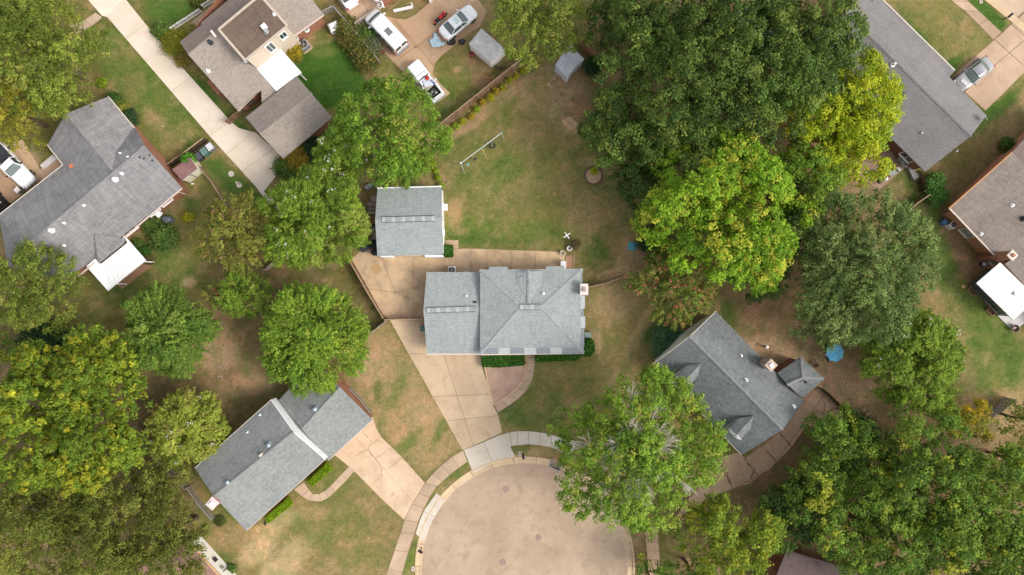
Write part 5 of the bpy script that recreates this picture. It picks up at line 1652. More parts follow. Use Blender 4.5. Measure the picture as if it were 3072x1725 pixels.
def leaf_mesh(name, P, Nn, L, Wd, colr, parent, rng, mat=None):
    """one small rhombic face for each leaf spray: P centres, Nn normals, L, Wd lengths and widths, colr face colours"""
    n = len(P)
    NLEAF[0] += n
    tdir = unit(np.cross(Nn, rng.normal(size=(n, 3))))
    bdir = np.cross(Nn, tdir)
    L = np.broadcast_to(np.asarray(L), (n,))[:, None]
    Wd = np.broadcast_to(np.asarray(Wd), (n,))[:, None]
    k = rng.uniform(-.15, .15, (n, 1))
    v = np.stack([P - tdir * L / 2, P + bdir * Wd / 2 + tdir * L * k, P + tdir * L / 2, P - bdir * Wd / 2 + tdir * L * k], 1).reshape(-1, 3)
    off = np.array(parent["_o"])
    v = v - off
    me = bpy.data.meshes.new(name)
    me.vertices.add(n * 4); me.vertices.foreach_set("co", v.astype(np.float32).ravel())
    me.loops.add(n * 4); me.loops.foreach_set("vertex_index", np.arange(n * 4, dtype=np.int32))
    me.polygons.add(n); me.polygons.foreach_set("loop_start", np.arange(n, dtype=np.int32) * 4)
    me.update(calc_edges=True)
    at = me.attributes.new("Col", 'FLOAT_COLOR', 'FACE')
    at.data.foreach_set("color", np.concatenate([np.clip(colr, 0, .9), np.ones((n, 1))], 1).astype(np.float32).ravel())
    me.materials.append(mat or M_leaf)
    o = bpy.data.objects.new(name, me)
    COL.objects.link(o)
    o.parent = parent
    o["_o"] = tuple(parent["_o"])
    return o

def colours(*rows):
    """rows: (r, g, b, weight) as read in the photograph"""
    cols = np.array([c(*r[:3]) for r in rows]); w = np.array([r[3] for r in rows], float)
    return cols, w / w.sum()

SPECIES = dict(
    oak=dict(col=colours((84, 110, 48, 3), (100, 126, 54, 3), (134, 152, 70, 1.8), (70, 94, 42, 2)), leaf=.25, clump=.66, lobe=.30, spray=.25, vari=.22, lai=2.2),
    olive=dict(col=colours((128, 144, 58, 3), (146, 160, 66, 2.5), (106, 124, 50, 2.5), (164, 166, 80, 1)), leaf=.20, clump=.50, lobe=.27, spray=.45, vari=.2, lai=2.2),
    olivedk=dict(col=colours((120, 128, 54, 3), (136, 142, 62, 2.5), (100, 110, 46, 2.5), (150, 148, 74, 1)), leaf=.21, clump=.54, lobe=.27, spray=.4, vari=.24, lai=2.2),
    olivegold=dict(col=colours((150, 148, 52, 3), (168, 160, 56, 2.5), (126, 130, 48, 2.5), (182, 168, 70, .8)), leaf=.20, clump=.50, lobe=.27, spray=.45, vari=.2, lai=2.2),
    maple=dict(col=colours((132, 172, 46, 4), (152, 188, 52, 3), (110, 152, 42, 2.5), (200, 202, 74, 1.8)), leaf=.27, clump=.62, lobe=.27, spray=.3, vari=.2, lai=2.3),
    maple2=dict(col=colours((118, 152, 52, 4), (138, 170, 60, 3), (100, 132, 46, 2.5), (164, 170, 74, 1.2)), leaf=.25, clump=.58, lobe=.27, spray=.4, vari=.2, lai=2.2),
    yellow=dict(col=colours((182, 196, 44, 4), (202, 206, 54, 2.5), (142, 170, 44, 2.8), (164, 184, 46, 2)), leaf=.25, clump=.6, lobe=.28, spray=.4, vari=.16, lai=2.7),
    tulip=dict(col=colours((136, 156, 50, 3), (164, 168, 50, 2.0), (110, 136, 46, 3.5), (188, 184, 56, .8)), leaf=.29, clump=.52, lobe=.25, spray=.2, vari=.22, lai=2.2),
    elm=dict(col=colours((114, 144, 58, 4), (134, 162, 66, 2.5), (96, 124, 52, 2.5), (150, 170, 78, 1)), leaf=.19, clump=.36, lobe=.24, spray=.85, vari=.2, lai=2.8, ro=.4),
    elmlite=dict(col=colours((130, 162, 56, 4), (150, 178, 62, 2.5), (110, 142, 50, 2.5), (170, 184, 76, 1)), leaf=.19, clump=.37, lobe=.24, spray=.85, vari=.2, lai=2.8, ro=.4),
    crape=dict(col=colours((130, 160, 56, 4), (148, 174, 62, 2.5), (108, 138, 50, 2.5), (160, 168, 80, 1)), leaf=.19, clump=.42, lobe=.24, spray=.5, vari=.22, lai=2.9, ro=.4),
    crapebrown=dict(col=colours((136, 142, 60, 3), (152, 152, 72, 2), (118, 124, 54, 2.5), (158, 134, 82, 1.3)), leaf=.19, clump=.42, lobe=.25, spray=.6, vari=.22, lai=1.9, ro=.4),
    crapepale=dict(col=colours((164, 178, 72, 3), (180, 190, 82, 2), (142, 158, 62, 2.5), (172, 164, 90, .8)), leaf=.17, clump=.38, lobe=.25, spray=.6, vari=.16, lai=2.6, ro=.4),
    crapered=dict(col=colours((120, 142, 58, 3), (144, 148, 70, 2.2), (98, 120, 50, 2), (164, 140, 84, 1.0)), leaf=.19, clump=.38, lobe=.25, spray=.7, vari=.25, lai=2.2),
    sycamore=dict(col=colours((132, 166, 58, 4), (152, 182, 66, 3), (102, 134, 50, 2.5), (174, 180, 74, .8)), leaf=.25, clump=.60, lobe=.25, spray=.3, vari=.2, lai=1.7),
    gold=dict(col=colours((196, 168, 40, 4), (176, 160, 46, 3), (140, 146, 50, 2)), leaf=.22, clump=.5, lobe=.3, spray=.4, vari=.16, lai=2.2),
    mixed=dict(col=colours((114, 146, 56, 4), (138, 164, 62, 2.5), (92, 122, 48, 3), (184, 188, 64, .9)), leaf=.25, clump=.60, lobe=.26, spray=.35, vari=.24, lai=2.1),
    grove=dict(col=colours((108, 132, 70, 3), (126, 148, 80, 3), (152, 166, 98, 1.5), (90, 114, 60, 2.5)), leaf=.22, clump=.55, lobe=.26, spray=.55, vari=.24, lai=2.5),
    lime=dict(col=colours((146, 168, 56, 4), (178, 186, 60, 2.5), (116, 144, 50, 3), (196, 192, 66, 1)), leaf=.25, clump=.60, lobe=.26, spray=.35, vari=.22, lai=2.3),
    deep=dict(col=colours((80, 110, 50, 4), (94, 124, 54, 2.5), (66, 92, 44, 2.5)), leaf=.2, clump=.45, lobe=.30, spray=.5, vari=.2, lai=2.2),
)

def tree(label, cx, cy, rD, height, sp, name=None, group=None, seed=0, squash=1.0, flowers=None, bare=False, lobes=None, trunk=True, low=-.25, dens=1.0, cat="tree"):
    """cx, cy, rD: crown centre and radius as seen (display pixels); height: top of the crown in metres"""
    s = SPECIES[sp]
    rng = np.random.default_rng(seed + int(cx * 7 + cy * 13))
    zc = height * .62
    px, py = d(cx, cy)
    C = np.array(W(px, py, zc))
    R = rD * (1.07 if s.get("ro", 1) == 1 else 1.03) * 1.193 / S * (H - zc) / H
    up = height - zc
    dn = min(zc * .75, R * .9)
    root = thing(name or sp + "_tree", label, cat, (C[0], C[1], 0), group)
    # lobes: boughs over the dome, uneven outline and height
    nl = lobes or int(np.clip((8 + R * 3.2) * (1.5 if s.get("ro", 1) < 1 else 1), 10, 40))
    i = np.arange(nl)
    z = low + (1 - low) * (i + .5) / nl
    z = np.clip(z + rng.normal(0, .06, nl), low, .98)
    th = i * 2.39996 + rng.normal(0, .30, nl)
    rr = np.sqrt(np.clip(1 - z * z, 0, 1))
    dirs = np.stack([rr * np.cos(th), rr * np.sin(th) * squash, z], 1)
    ph = rng.uniform(0, 6.28, 4)
    ro = s.get("ro", 1.0)
    wob = 1 + ro * (.09 * np.sin(2 * th + ph[0]) + .07 * np.sin(3 * th + ph[1]) + rng.normal(0, .08, nl))
    ax = np.where(z[:, None] > 0, np.array([R, R, up]), np.array([R, R, dn]))
    lr = s["lobe"] * R * rng.uniform(.65, 1.25, nl)
    LC = C + dirs * ax * (.74 * wob)[:, None]
    LC[:, 2] += rng.uniform(-.14, .08, nl) * up * ro
    lobe_tone = 1 + rng.normal(0, .08, nl)
    cols, w = s["col"]
    lobe_c = rng.choice(len(cols), nl, p=w)
    rc0 = s["clump"]
    m = 33
    area_ = 4 * np.pi * np.sum(lr ** 2) * .50
    ncl = max(30, int(dens * area_ * s["lai"] * .93 / (np.pi * rc0 ** 2)))
    wts = lr ** 2 / np.sum(lr ** 2)
    li = rng.choice(nl, ncl, p=wts)
    out = unit(LC[li] - C + np.array([0, 0, .15 * R]))
    dv = unit(rng.normal(size=(ncl, 3)) * np.array([1, 1, .8]) + out * .7 + np.array([0, 0, .45]))
    rad = lr[li] * rng.uniform(.45, 1.0, ncl) ** .5 * rng.uniform(.85, 1.22, ncl)
    CC = LC[li] + dv * rad[:, None] * np.array([1, 1, .8])
    ni = int(ncl * .25)
    CC[:ni] = C + unit(rng.normal(size=(ni, 3))) * (np.array([R, R, up * .7]) * rng.uniform(.15, .78, (ni, 1)))
    CC[:, 2] = np.maximum(CC[:, 2], max(.6, zc - dn))
    rc = rc0 * rng.uniform(.65, 1.25, ncl)
    ctone = lobe_tone[li] * (1 + rng.normal(0, s["vari"] * .5, ncl))
    cpick = rng.choice(len(cols), ncl, p=w)
    cpick = np.where(rng.random(ncl) < .5, lobe_c[li], cpick)
    idx = np.repeat(np.arange(ncl), m)
    n = len(idx)
    # each clump is a small dome of leaves, drawn out along the twig that carries it
    u = unit(rng.normal(size=(n, 3)) + np.array([0, 0, .7]) + dv[idx] * .3)
    sd = unit(np.stack([dv[:, 0] + out[:, 0], dv[:, 1] + out[:, 1], dv[:, 2] * .3], 1) + rng.normal(size=(ncl, 3)) * .25)
    along = rng.uniform(-.5, 1.0, n) * s["spray"] * rc[idx] * 2.0
    taper = 1 - .55 * np.clip(np.abs(along) / (2.0 * rc[idx] * max(s["spray"], .05) + 1e-6), 0, 1) * min(1, s["spray"] * 1.4)
    P = CC[idx] + u * (rc[idx] * rng.uniform(.45, 1.0, n) * taper)[:, None] * np.array([1, 1, .62]) + sd[idx] * along[:, None]
    P[:, 2] -= np.clip(along, 0, None) * .22
    Nn = unit(u * .9 + np.array([0, 0, .45]) + rng.normal(size=(n, 3)) * .38)
    base = cols[cpick[idx]]
    alt = cols[rng.choice(len(cols), n, p=w)]
    base = np.where(rng.random((n, 1)) < .18, alt, base)
    col = base * (ctone[idx] * (1 + rng.normal(0, .09, n)))[:, None] * np.array([.93, .92, .89])
    sz = s["leaf"] * .80 * rng.uniform(.7, 1.35, n)
    leaf_mesh("crown", P, Nn, sz * 1.15, sz * .78, col, root, rng)
    if flowers:
        fc, nf = flowers
        pick = rng.choice(np.arange(ni, ncl), nf)
        top = CC[pick] + dv[pick] * .25
        top[:, 2] += .15
        k = 9
        fp = np.repeat(top, k, 0) + rng.normal(size=(nf * k, 3)) * .10
        fcol = np.array([c(*f) for f in fc])[rng.integers(0, len(fc), nf)]
        leaf_mesh("blossom", fp, unit(rng.normal(size=(nf * k, 3)) + np.array([0, 0, 1.2])), .13, .11, np.repeat(fcol, k, 0) * rng.uniform(.85, 1.1, (nf * k, 1)), root, rng)
    if trunk:
        tb = MB()
        r0 = .038 * R + .07
        top = Vector((C[0], C[1], zc * .8))
        tb.tube([(C[0], C[1], -.1), (C[0] + rng.normal(0, .08), C[1] + rng.normal(0, .08), zc * .35), top], [r0 * 1.25, r0, r0 * .75], 9)
        for j in range(nl):
            if j % 2 == 0 or bare:
                e = Vector(LC[j]); st = Vector((C[0], C[1], zc * (.45 + .3 * rng.random())))
                md = st.lerp(e, .55) + Vector((0, 0, .06 * R))
                tb.tube([st, md, e], [r0 * .30, r0 * .18, r0 * .07], 6)
        tb.build("trunk", M_barkp if bare else M_bark, root)
    return root, C, R, LC, lr, zc, up

def bare_twigs(root, C, R, zc, up, n=26, seed=3):
    """dead, leafless limbs that break through the top of a crown"""
    rng = np.random.default_rng(seed)
    mb = MB()
    for i in range(n):
        a = rng.uniform(0, 6.28); rad = R * rng.uniform(.22, .78)
        zz = zc + up * math.sqrt(max(.02, 1 - (rad / R) ** 2)) * .80
        st = Vector((C[0] + rad * .55 * math.cos(a), C[1] + rad * .55 * math.sin(a), zc + (zz - zc) * .45))
        e = Vector((C[0] + rad * math.cos(a), C[1] + rad * math.sin(a), zz))
        dr = (e - st).normalized()
        mb.tube([st, st.lerp(e, .5) + Vector((0, 0, .1)), e], [.07, .05, .03], 6)
        for k in range(11):
            s0 = st.lerp(e, rng.uniform(.35, 1.0))
            dd = (dr + Vector(rng.normal(0, .5, 3)) * Vector((1, 1, .35)).length * .55)
            dd.z = abs(dd.z) * .45 + .08
            dd.normalize()
            L = rng.uniform(.8, 2.0)
            e1 = s0 + dd * L * .5 + Vector((0, 0, .05)); e2 = s0 + dd * L + Vector((0, 0, rng.uniform(-.1, .2)))
            mb.tube([s0, e1, e2], [.026, .020, .010], 4)
            for q_ in range(2):
                d3 = (dd + Vector(rng.normal(0, .55, 3))); d3.z *= .3; d3.normalize()
                mb.tube([e1, e1 + d3 * rng.uniform(.4, .9)], [.016, .008], 4)
    return mb.build("bare_branches", plain("dead_wood", c(214, 202, 188), .9, var=.2, scale=6), root)

def bush(label, px, py, r, h, cols, name="shrub", group=None, leaf=.16, seed=1, n=None, cat="shrub", flat=False, spiky=False, stems=True):
    """px, py photograph pixels of its middle, r radius and h height in metres"""
    rng = np.random.default_rng(seed + int(px + py * 3))
    p = W(px, py)
    root = thing(name, label, cat, (p.x, p.y, 0), group)
    n = n or int(60 + 1500 * r * r * (.16 / leaf) ** 2)
    cs, w = colours(*cols)
    k = max(6, n // 10)
    dv = unit(rng.normal(size=(k, 3)) + np.array([0, 0, .4])); dv[:, 2] = np.abs(dv[:, 2])
    cc = np.array([p.x, p.y, h * .35]) + dv * np.array([r, r, h * .6]) * rng.uniform(.35, 1.0, (k, 1)) ** .5
    idx = np.repeat(np.arange(k), 10)
    P = cc[idx] + rng.normal(size=(len(idx), 3)) * r * .16
    P[:, 2] = np.maximum(P[:, 2], .05)
    col = cs[rng.choice(len(cs), k, p=w)][idx] * (1 + rng.normal(0, .14, (len(idx), 1)))
    Nn = unit(dv[idx] * .6 + rng.normal(size=(len(idx), 3)) * .5 + np.array([0, 0, .5]))
    if spiky:
        Nn = unit(rng.normal(size=(len(idx), 3)) * .5 + np.array([0, 0, .6]))
    sz = leaf * rng.uniform(.7, 1.3, len(idx))
    leaf_mesh("foliage", P, Nn, sz * (2.6 if spiky else 1.2), sz * (.3 if spiky else .75), col, root, rng)
    if stems:
        tb = MB()
        for j in range(3):
            a = j * 2.1
            tb.tube([(p.x, p.y, -.05), (p.x + r * .3 * math.cos(a), p.y + r * .3 * math.sin(a), h * .5)], [.03, .012], 5)
        tb.build("stem", M_bark, root)
    return root

def hedge(label, poly, h, cols, leaf=.13, group=None, seed=2, dens=1.0, rnd=.0):
    """clipped hedge over a pixel polygon"""
    rng = np.random.default_rng(seed + int(poly[0][0]))
    w = wl(poly)
    cx = sum(p.x for p in w) / len(w); cy = sum(p.y for p in w) / len(w)
    root = thing("hedge", label, "hedge", (cx, cy, 0), group)
    pts = [(p.x, p.y) for p in w]
    x0, x1 = min(p[0] for p in pts), max(p[0] for p in pts); y0, y1 = min(p[1] for p in pts), max(p[1] for p in pts)
    A = area(pts)
    nt_ = int(dens * A * 2.6 / (leaf * leaf * .45) / max(.3, A / ((x1 - x0) * (y1 - y0))))
    X = rng.uniform(x0, x1, nt_); Y = rng.uniform(y0, y1, nt_)
    dd = sdist(X, Y, pts)
    keep = dd < -.03
    X, Y, dd = X[keep], Y[keep], dd[keep]
    edge = np.clip(-dd / .18, 0, 1)
    Z = h * (.86 + .14 * edge) + fbm(X, Y, .7, 5) * .14 - .07 + rng.normal(0, .03, len(X))
    P = [np.stack([X, Y, Z], 1)]
    Nn = [unit(rng.normal(size=(len(X), 3)) * .5 + np.array([0, 0, 1.0]))]
    n = len(pts)
    for i in range(n):
        a = np.array(pts[i]); b = np.array(pts[(i + 1) % n])
        L = np.linalg.norm(b - a)
        m = int(dens * L * h * 2.2 / (leaf * leaf * .45))
        k = rng.random((m, 1)); q = a + (b - a) * k
        nn = np.array([(b - a)[1], -(b - a)[0]]) / (L + 1e-6)
        if np.dot(nn, (a + b) / 2 - np.array([cx, cy])) < 0: nn = -nn
        q = q + nn * rng.normal(-.03, .04, (m, 1))
        P.append(np.concatenate([q, rng.uniform(.05, h, (m, 1))], 1))
        Nn.append(unit(np.append(nn, .4) + rng.normal(size=(m, 3)) * .5))
    P = np.concatenate(P); Nn = np.concatenate(Nn)
    cs, ww = colours(*cols)
    cp = cs[rng.choice(len(cs), len(P), p=ww)] * (.8 + .4 * fbm(P[:, 0], P[:, 1], .5, 8)[:, None]) * (1 + rng.normal(0, .12, (len(P), 1)))
    sz = leaf * rng.uniform(.7, 1.3, len(P))
    leaf_mesh("foliage", P, Nn, sz * 1.2, sz * .8, cp, root, rng)
    MB().prism([(v.x, v.y) for v in inset(pts, .12)], 0, h * .8).build("branch_mass", plain("hedge_inner", c(58, 70, 36), .9, var=.3, scale=6), root)
    return root

# ---- left side
tree("large olive green tree filling the top left corner", 105, 140, 150, 11, "olive", "olive_tree", seed=1)
tree("gold tinged tree at the left edge above the white pickup", 25, 285, 92, 9, "olivegold", "olive_tree", seed=2)
tree("smaller olive tree touching the very top left edge", 10, 20, 90, 9, "olive", "olive_tree", seed=3)
tree("olive green tree overhanging the back corner of the left house", 85, 735, 108, 9, "olive", "olive_tree", seed=4)
tree("bright bushy tree cut by the left edge above the yellowing tree", -8, 868, 44, 6, "mixed", "broadleaf_tree", seed=5)
tree("round feathery elm in the yard below the white patio cover", 422, 828, 108, 8, "elm", "elm_tree", seed=6, low=-.35)
tree("round bright elm behind the split level house's right wing", 790, 850, 132, 8.5, "elmlite", "elm_tree", seed=7, low=-.35)
tree("brownish green crape myrtle left of the round white flowering one", 592, 592, 96, 7, "crapebrown", "crape_myrtle", seed=8, flowers=([(206, 116, 128)], 10))
tree("small bright green crape myrtle below the brownish one", 612, 738, 62, 6, "crape", "crape_myrtle", seed=9)
tree("sparse rust brown crape myrtle beside the feathery elm", 548, 752, 40, 4.5, "crapered", "crape_myrtle", seed=10, flowers=([(214, 110, 96)], 8), dens=.7)
tree("dense round crape myrtle with white blossom beside the detached garage", 795, 552, 130, 7.5, "crape", "crape_myrtle", seed=11, flowers=([(238, 234, 224)], 30), low=-.35)
tree("bright green maple beyond the detached garage overhanging the dismantled pickup", 982, 322, 124, 11, "maple2", "maple_tree", seed=12)
tree("crape myrtle with white blossom between the maple and the taupe garage roof", 868, 388, 72, 7, "crape", "crape_myrtle", seed=13, flowers=([(236, 232, 222)], 40))
tree("low feathery bright tree right behind the detached garage", 1015, 408, 58, 5.5, "elmlite", "elm_tree", seed=14)
tree("yellowing tulip tree with big leaves at the left", 150, 1045, 192, 14, "tulip", "tulip_tree", seed=15)
tree("dull olive tree between the tulip tree and the split level house", 402, 1190, 66, 7, "olivedk", "olive_tree", seed=16)
tree("olive tree crown below the tulip tree, upper middle of the clump", 300, 1260, 88, 11, "olivedk", "olive_tree", seed=17, group="olive trees in the bottom left wood")
tree("olive tree in the bottom left corner of the photo", 75, 1350, 128, 12, "olivedk", "olive_tree", seed=18, group="olive trees in the bottom left wood")
tree("olive tree at the bottom edge between two others", 270, 1400, 112, 12, "olivedk", "olive_tree", seed=19, group="olive trees in the bottom left wood")
tree("olive tree overhanging the rose roofed house", 424, 1352, 98, 10, "olivedk", "olive_tree", seed=20, group="olive trees in the bottom left wood")
tree("olive tree at the left edge below the tulip tree", 20, 1250, 70, 9, "olivedk", "olive_tree", seed=201, group="olive trees in the bottom left wood")
tree("olive tree between the tulip tree's foot and the bottom left wood", 190, 1262, 86, 9, "olivedk", "olive_tree", seed=202, group="olive trees in the bottom left wood")
tree("small round pale crape myrtle above the split level house", 472, 1078, 92, 6, "crapepale", "crape_myrtle", seed=21, flowers=([(240, 238, 230)], 14), low=-.35, dens=1.25)
# ---- top middle and oak wood
tree("olive green tree over the two metal sheds at the top", 1352, 48, 114, 11, "olive", "olive_tree", seed=22)
OAK = "dark oaks of the top right wood"
for i, (x, y, r, h, lb) in enumerate((
        (1530, 60, 60, 9, "dark oak nearest the olive tree at the top edge"),
        (1650, 50, 120, 14, "dark oak at the top edge left in the wood"),
        (1840, 60, 140, 16, "dark oak at the top edge in the middle of the wood"),
        (2030, 70, 125, 15, "dark oak at the top edge touching the long grey house"),
        (1590, 185, 95, 12, "dark oak hanging over the fence beside the pale grey shed"),
        (1760, 215, 135, 16, "tallest dark oak in the heart of the wood"),
        (1950, 230, 130, 15, "dark oak left of the yellow tree"),
        (1560, 325, 92, 10, "dark oak leaning over the round stone bed lawn"),
        (1700, 345, 105, 12, "dark oak just above the bright maple's left half"),
        (2085, 190, 85, 13, "dark oak behind the yellow tree's top"))):
    tree(lb, x, y, r, h, "oak", "oak_tree", OAK, seed=40 + i)
tree("small deep green tree at the edge of the wood left of the bright maple", 1610, 440, 74, 7, "deep", "broadleaf_tree", seed=60)
tree("glowing yellow green tree against the long grey house", 2108, 280, 130, 12, "yellow", "yellow_tree", seed=61)
tree("lower yellow green tree beside the cluttered patio", 2130, 376, 84, 10, "yellow", "yellow_tree", seed=62)
tree("yellow green tree between the dark oaks and the bright maple", 2040, 392, 74, 9, "yellow", "yellow_tree", seed=162)
tree("big bright green maple right of the back lawn", 1815, 525, 186, 13, "maple", "maple_tree", seed=63)
tree("bright maple bough cluster right under the yellow trees", 2010, 455, 90, 11, "maple2", "maple_tree", seed=64)
tree("large dull green oak right of the bright maple", 2150, 655, 184, 13, "grove", "oak_tree", seed=65, lobes=30)
tree("grey green tree in front of the large dull oak", 2105, 772, 104, 10, "grove", "oak_tree", seed=66)
tree("dull tree filling the gap between the bright maple and the large dull oak", 2035, 560, 96, 9, "grove", "oak_tree", seed=166)
tree("shaded tree between the bright maple and the dormer house", 1900, 640, 90, 8, "deep", "broadleaf_tree", seed=67)
tree("coral flowered crape myrtle beside the dormer house", 1690, 712, 102, 6, "crapered", "crape_myrtle", seed=68, flowers=([(214, 108, 100), (220, 128, 110), (226, 120, 116)], 85), low=-.3)
tree("white speckled crape myrtle right of the blue parasol", 2290, 905, 126, 8, "crape", "crape_myrtle", seed=69, flowers=([(232, 226, 214)], 26), low=-.35)
# ---- big twiggy tree over the kerb
tr, C_, R__, LC_, lr_, zc_, up_ = tree("tall light green tree with bare grey twigs over the kerb", 1600, 1128, 192, 12, "sycamore", "sycamore_tree", seed=70, bare=True, lobes=36)
bare_twigs(tr, C_, R__, zc_, up_, 27)
# ---- bottom right wood
BR = "mixed trees of the bottom right wood"
for i, (x, y, r, h, sp, lb) in enumerate((
        (2135, 1155, 118, 8, "mixed", "green tree overhanging the broken brown driveway"),
        (2310, 1180, 150, 11, "mixed", "tall yellow tipped tree in the middle of the bottom right wood"),
        (2480, 1250, 130, 12, "mixed", "yellow tipped tree at the right edge of the bottom right wood"),
        (2190, 1330, 140, 10, "mixed", "yellow tipped tree at the bottom edge right of the plum roof"),
        (2400, 1390, 150, 12, "mixed", "tree in the bottom edge of the right hand wood"),
        (2050, 1245, 80, 9, "mixed", "lower green tree above the dark evergreen"),
        (2560, 1400, 110, 12, "mixed", "tree filling the bottom right corner"))):
    tree(lb, x, y, r, h, sp, "broadleaf_tree", BR, seed=80 + i)
tree("small golden tree behind the bottom right wood", 2425, 1060, 58, 8, "gold", "golden_tree", seed=90)
tree("dull tree at the right edge above the bottom right wood", 2568, 1055, 52, 7, "olive", "olive_tree", seed=91)
tree("brownish tree at the right edge beside the golden tree", 2566, 1165, 52, 8, "crapebrown", "broadleaf_tree", seed=92)
tree("yellow topped tree below the big twiggy tree", 1835, 1360, 120, 8, "lime", "broadleaf_tree", seed=93)
tree("bright tip of a tree at the bottom edge left of the yellow topped one", 1635, 1452, 48, 6, "mixed", "broadleaf_tree", seed=94)
tree("dark green conifer like tree left of the plum roof", 1985, 1290, 80, 6, "deep", "evergreen_tree", seed=95)
tree("small tree at the bottom edge beside the plum roof", 1740, 1440, 60, 6, "mixed", "broadleaf_tree", seed=96)

# ---- hedges
HG = ((58, 110, 34, 4), (84, 134, 46, 3), (44, 88, 30, 2), (138, 170, 84, .7))
hedge("clipped green hedge left of the front path of the central house", reg(1420, 1050, .1313, [(180, 60), (1150, 60), (1150, 325), (600, 372), (215, 365)]), .95, HG)
hedge("clipped green hedge right of the front path of the central house", tl(2, 1, [(172, 1200), (545, 1200), (480, 1268), (180, 1275)]), .95, HG)
hedge("tall rounded hedge at the southeast corner of the central house", tl(2, 1, [(548, 1105), (585, 1102), (612, 1130), (612, 1195), (580, 1235), (548, 1235), (515, 1215)]), 1.3, HG)
hedge("small square box hedge beside the detached garage door", tl(1, 1, [(1420, 408), (1487, 408), (1487, 493), (1422, 493)]), 1.0, ((70, 112, 40, 4), (88, 132, 50, 2), (54, 92, 36, 2)))
HL = ((132, 164, 30, 4), (150, 178, 36, 3), (108, 142, 28, 2))
hedge("yellow green clipped hedge nearest the bottom left driveway", tl(1, 2, [(400, 725), (540, 590), (582, 640), (440, 762)]), .8, HL)
hedge("yellow green clipped hedge at the far end of the split level house", tl(1, 2, [(80, 995), (250, 850), (285, 900), (110, 1040)]), .8, HL)

# ---- shrubs
YL = ((186, 178, 40, 4), (160, 160, 44, 2), (140, 150, 52, 2))
YG = ((172, 188, 44, 3), (148, 172, 46, 3), (120, 150, 46, 2))
OG = ((196, 150, 56, 2), (184, 170, 52, 3), (150, 150, 50, 2))
GN = ((100, 128, 58, 3), (118, 142, 64, 2), (80, 106, 50, 2))
DG = ((62, 92, 56, 3), (76, 108, 60, 2), (50, 78, 48, 2))
fl = [(t(1, 0, x, y), cc_) for x, y, cc_ in ((1912, 612, YL), (1866, 664, YL), (1812, 692, OG), (1768, 742, YL), (1712, 778, OG), (1668, 828, YG), (1626, 884, OG), (1563, 920, YL), (1510, 956, YG), (1462, 994, YG))]
for i, (p, cc_) in enumerate(fl):
    lb = ("topmost", "second", "third", "fourth", "fifth", "sixth", "seventh", "eighth", "ninth", "tenth")[i]
    bush(lb + " of the row of small yellow shrubs along the tall fence, counted from the top", *p, .40, .75, cc_, "small_shrub", "small yellow shrubs along the fence", leaf=.11, seed=i)
for i, (x, y) in enumerate(((1342, 1240), (1357, 1293), (1372, 1345), (1398, 1402))):
    bush(("first", "second", "third", "fourth")[i] + " lime shrub in the short row leading to the detached garage, from the top", *t(1, 0, x, y), .36, .6, YG, "small_shrub", "lime shrubs by the detached garage", leaf=.11, seed=20 + i)
bush("lime shrub at the north corner of the shed nearest the olive tree", *t(2, 0, 85, 540), .35, .6, YL, "small_shrub", "small yellow shrubs along the fence", leaf=.11, seed=33)
bush("faded lime shrub left of the pale grey shed", *t(2, 0, 30, 578), .3, .5, YL, "small_shrub", "small yellow shrubs along the fence", leaf=.11, seed=34)
bush("small golden shrub on the lawn behind the left house", *t(0, 1, 1432, 195), .62, .9, YL, leaf=.14)
bush("round green shrub with pink blossom behind the left house", *t(0, 1, 1270, 355), 1.55, 1.9, GN, leaf=.17)
bush("loose green shrub against the left house's brick wall", *t(0, 1, 1165, 255), 1.1, 1.3, GN, leaf=.16)
bush("low round bright shrub beside the white patio cover", *t(0, 1, 1112, 440), .62, .8, ((72, 112, 44, 3), (90, 130, 52, 2)), leaf=.13)
bush("straggly shrub left of the low round bright one", *t(0, 1, 1062, 395), .6, .8, GN, leaf=.14)
bush("brownish shrub at the corner of the brick patio", *t(0, 1, 1135, 510), .6, .7, ((112, 98, 60, 3), (100, 110, 56, 2)), leaf=.14)
bush("golden shrub beside the grey air conditioner of the two storey house", *g(1510, 660), 1.2, 1.6, ((176, 156, 48, 3), (196, 166, 52, 2), (138, 136, 50, 2)), leaf=.16)
bush("rust and yellow shrub at the corner of the taupe garage roof", *t(1, 0, 310, 1185), 1.5, 1.5, ((176, 132, 56, 3), (170, 156, 50, 2), (142, 140, 52, 2)), leaf=.16)
bush("green shrub below the rust and yellow one by the cream driveway", *t(1, 0, 225, 1265), 1.2, 1.3, GN, leaf=.16)
bush("dark shrub behind the rust and yellow one", *t(1, 0, 420, 1110), 1.3, 1.3, DG, leaf=.17)
bush("yellow green shrub at the west corner of the two storey house", *t(0, 0, 1340, 340), 1.5, 1.2, ((150, 150, 48, 3), (128, 138, 50, 2), (170, 160, 60, 1)), leaf=.15)
bush("tan flowered shrub below the yellow green corner one", *t(0, 0, 1390, 450), .9, .9, ((168, 148, 74, 3), (128, 128, 56, 2)), leaf=.14)
bush("pale grassy shrub along the path of the two storey house", *t(0, 0, 1440, 240), .8, .7, ((178, 168, 92, 3), (140, 144, 70, 2)), leaf=.13)
bush("clipped green shrub at the lower end of the white picket fence", *t(0, 0, 1240, 240), 1.0, 1.1, GN, leaf=.15)
bush("small bronze shrub left of the picket fence's lower end", *t(0, 0, 1178, 238), .5, .6, ((140, 132, 70, 3), (110, 112, 60, 2)), leaf=.13)
bush("yellow green shrub under the top left olive tree", *t(0, 0, 785, 632), .6, .8, ((140, 160, 44, 3), (120, 140, 46, 2)), leaf=.14)
bush("leafy shrub against the front gable of the left house, upper", *t(0, 0, 880, 770), 1.0, 1.2, ((74, 104, 48, 3), (96, 124, 58, 2)), leaf=.15)
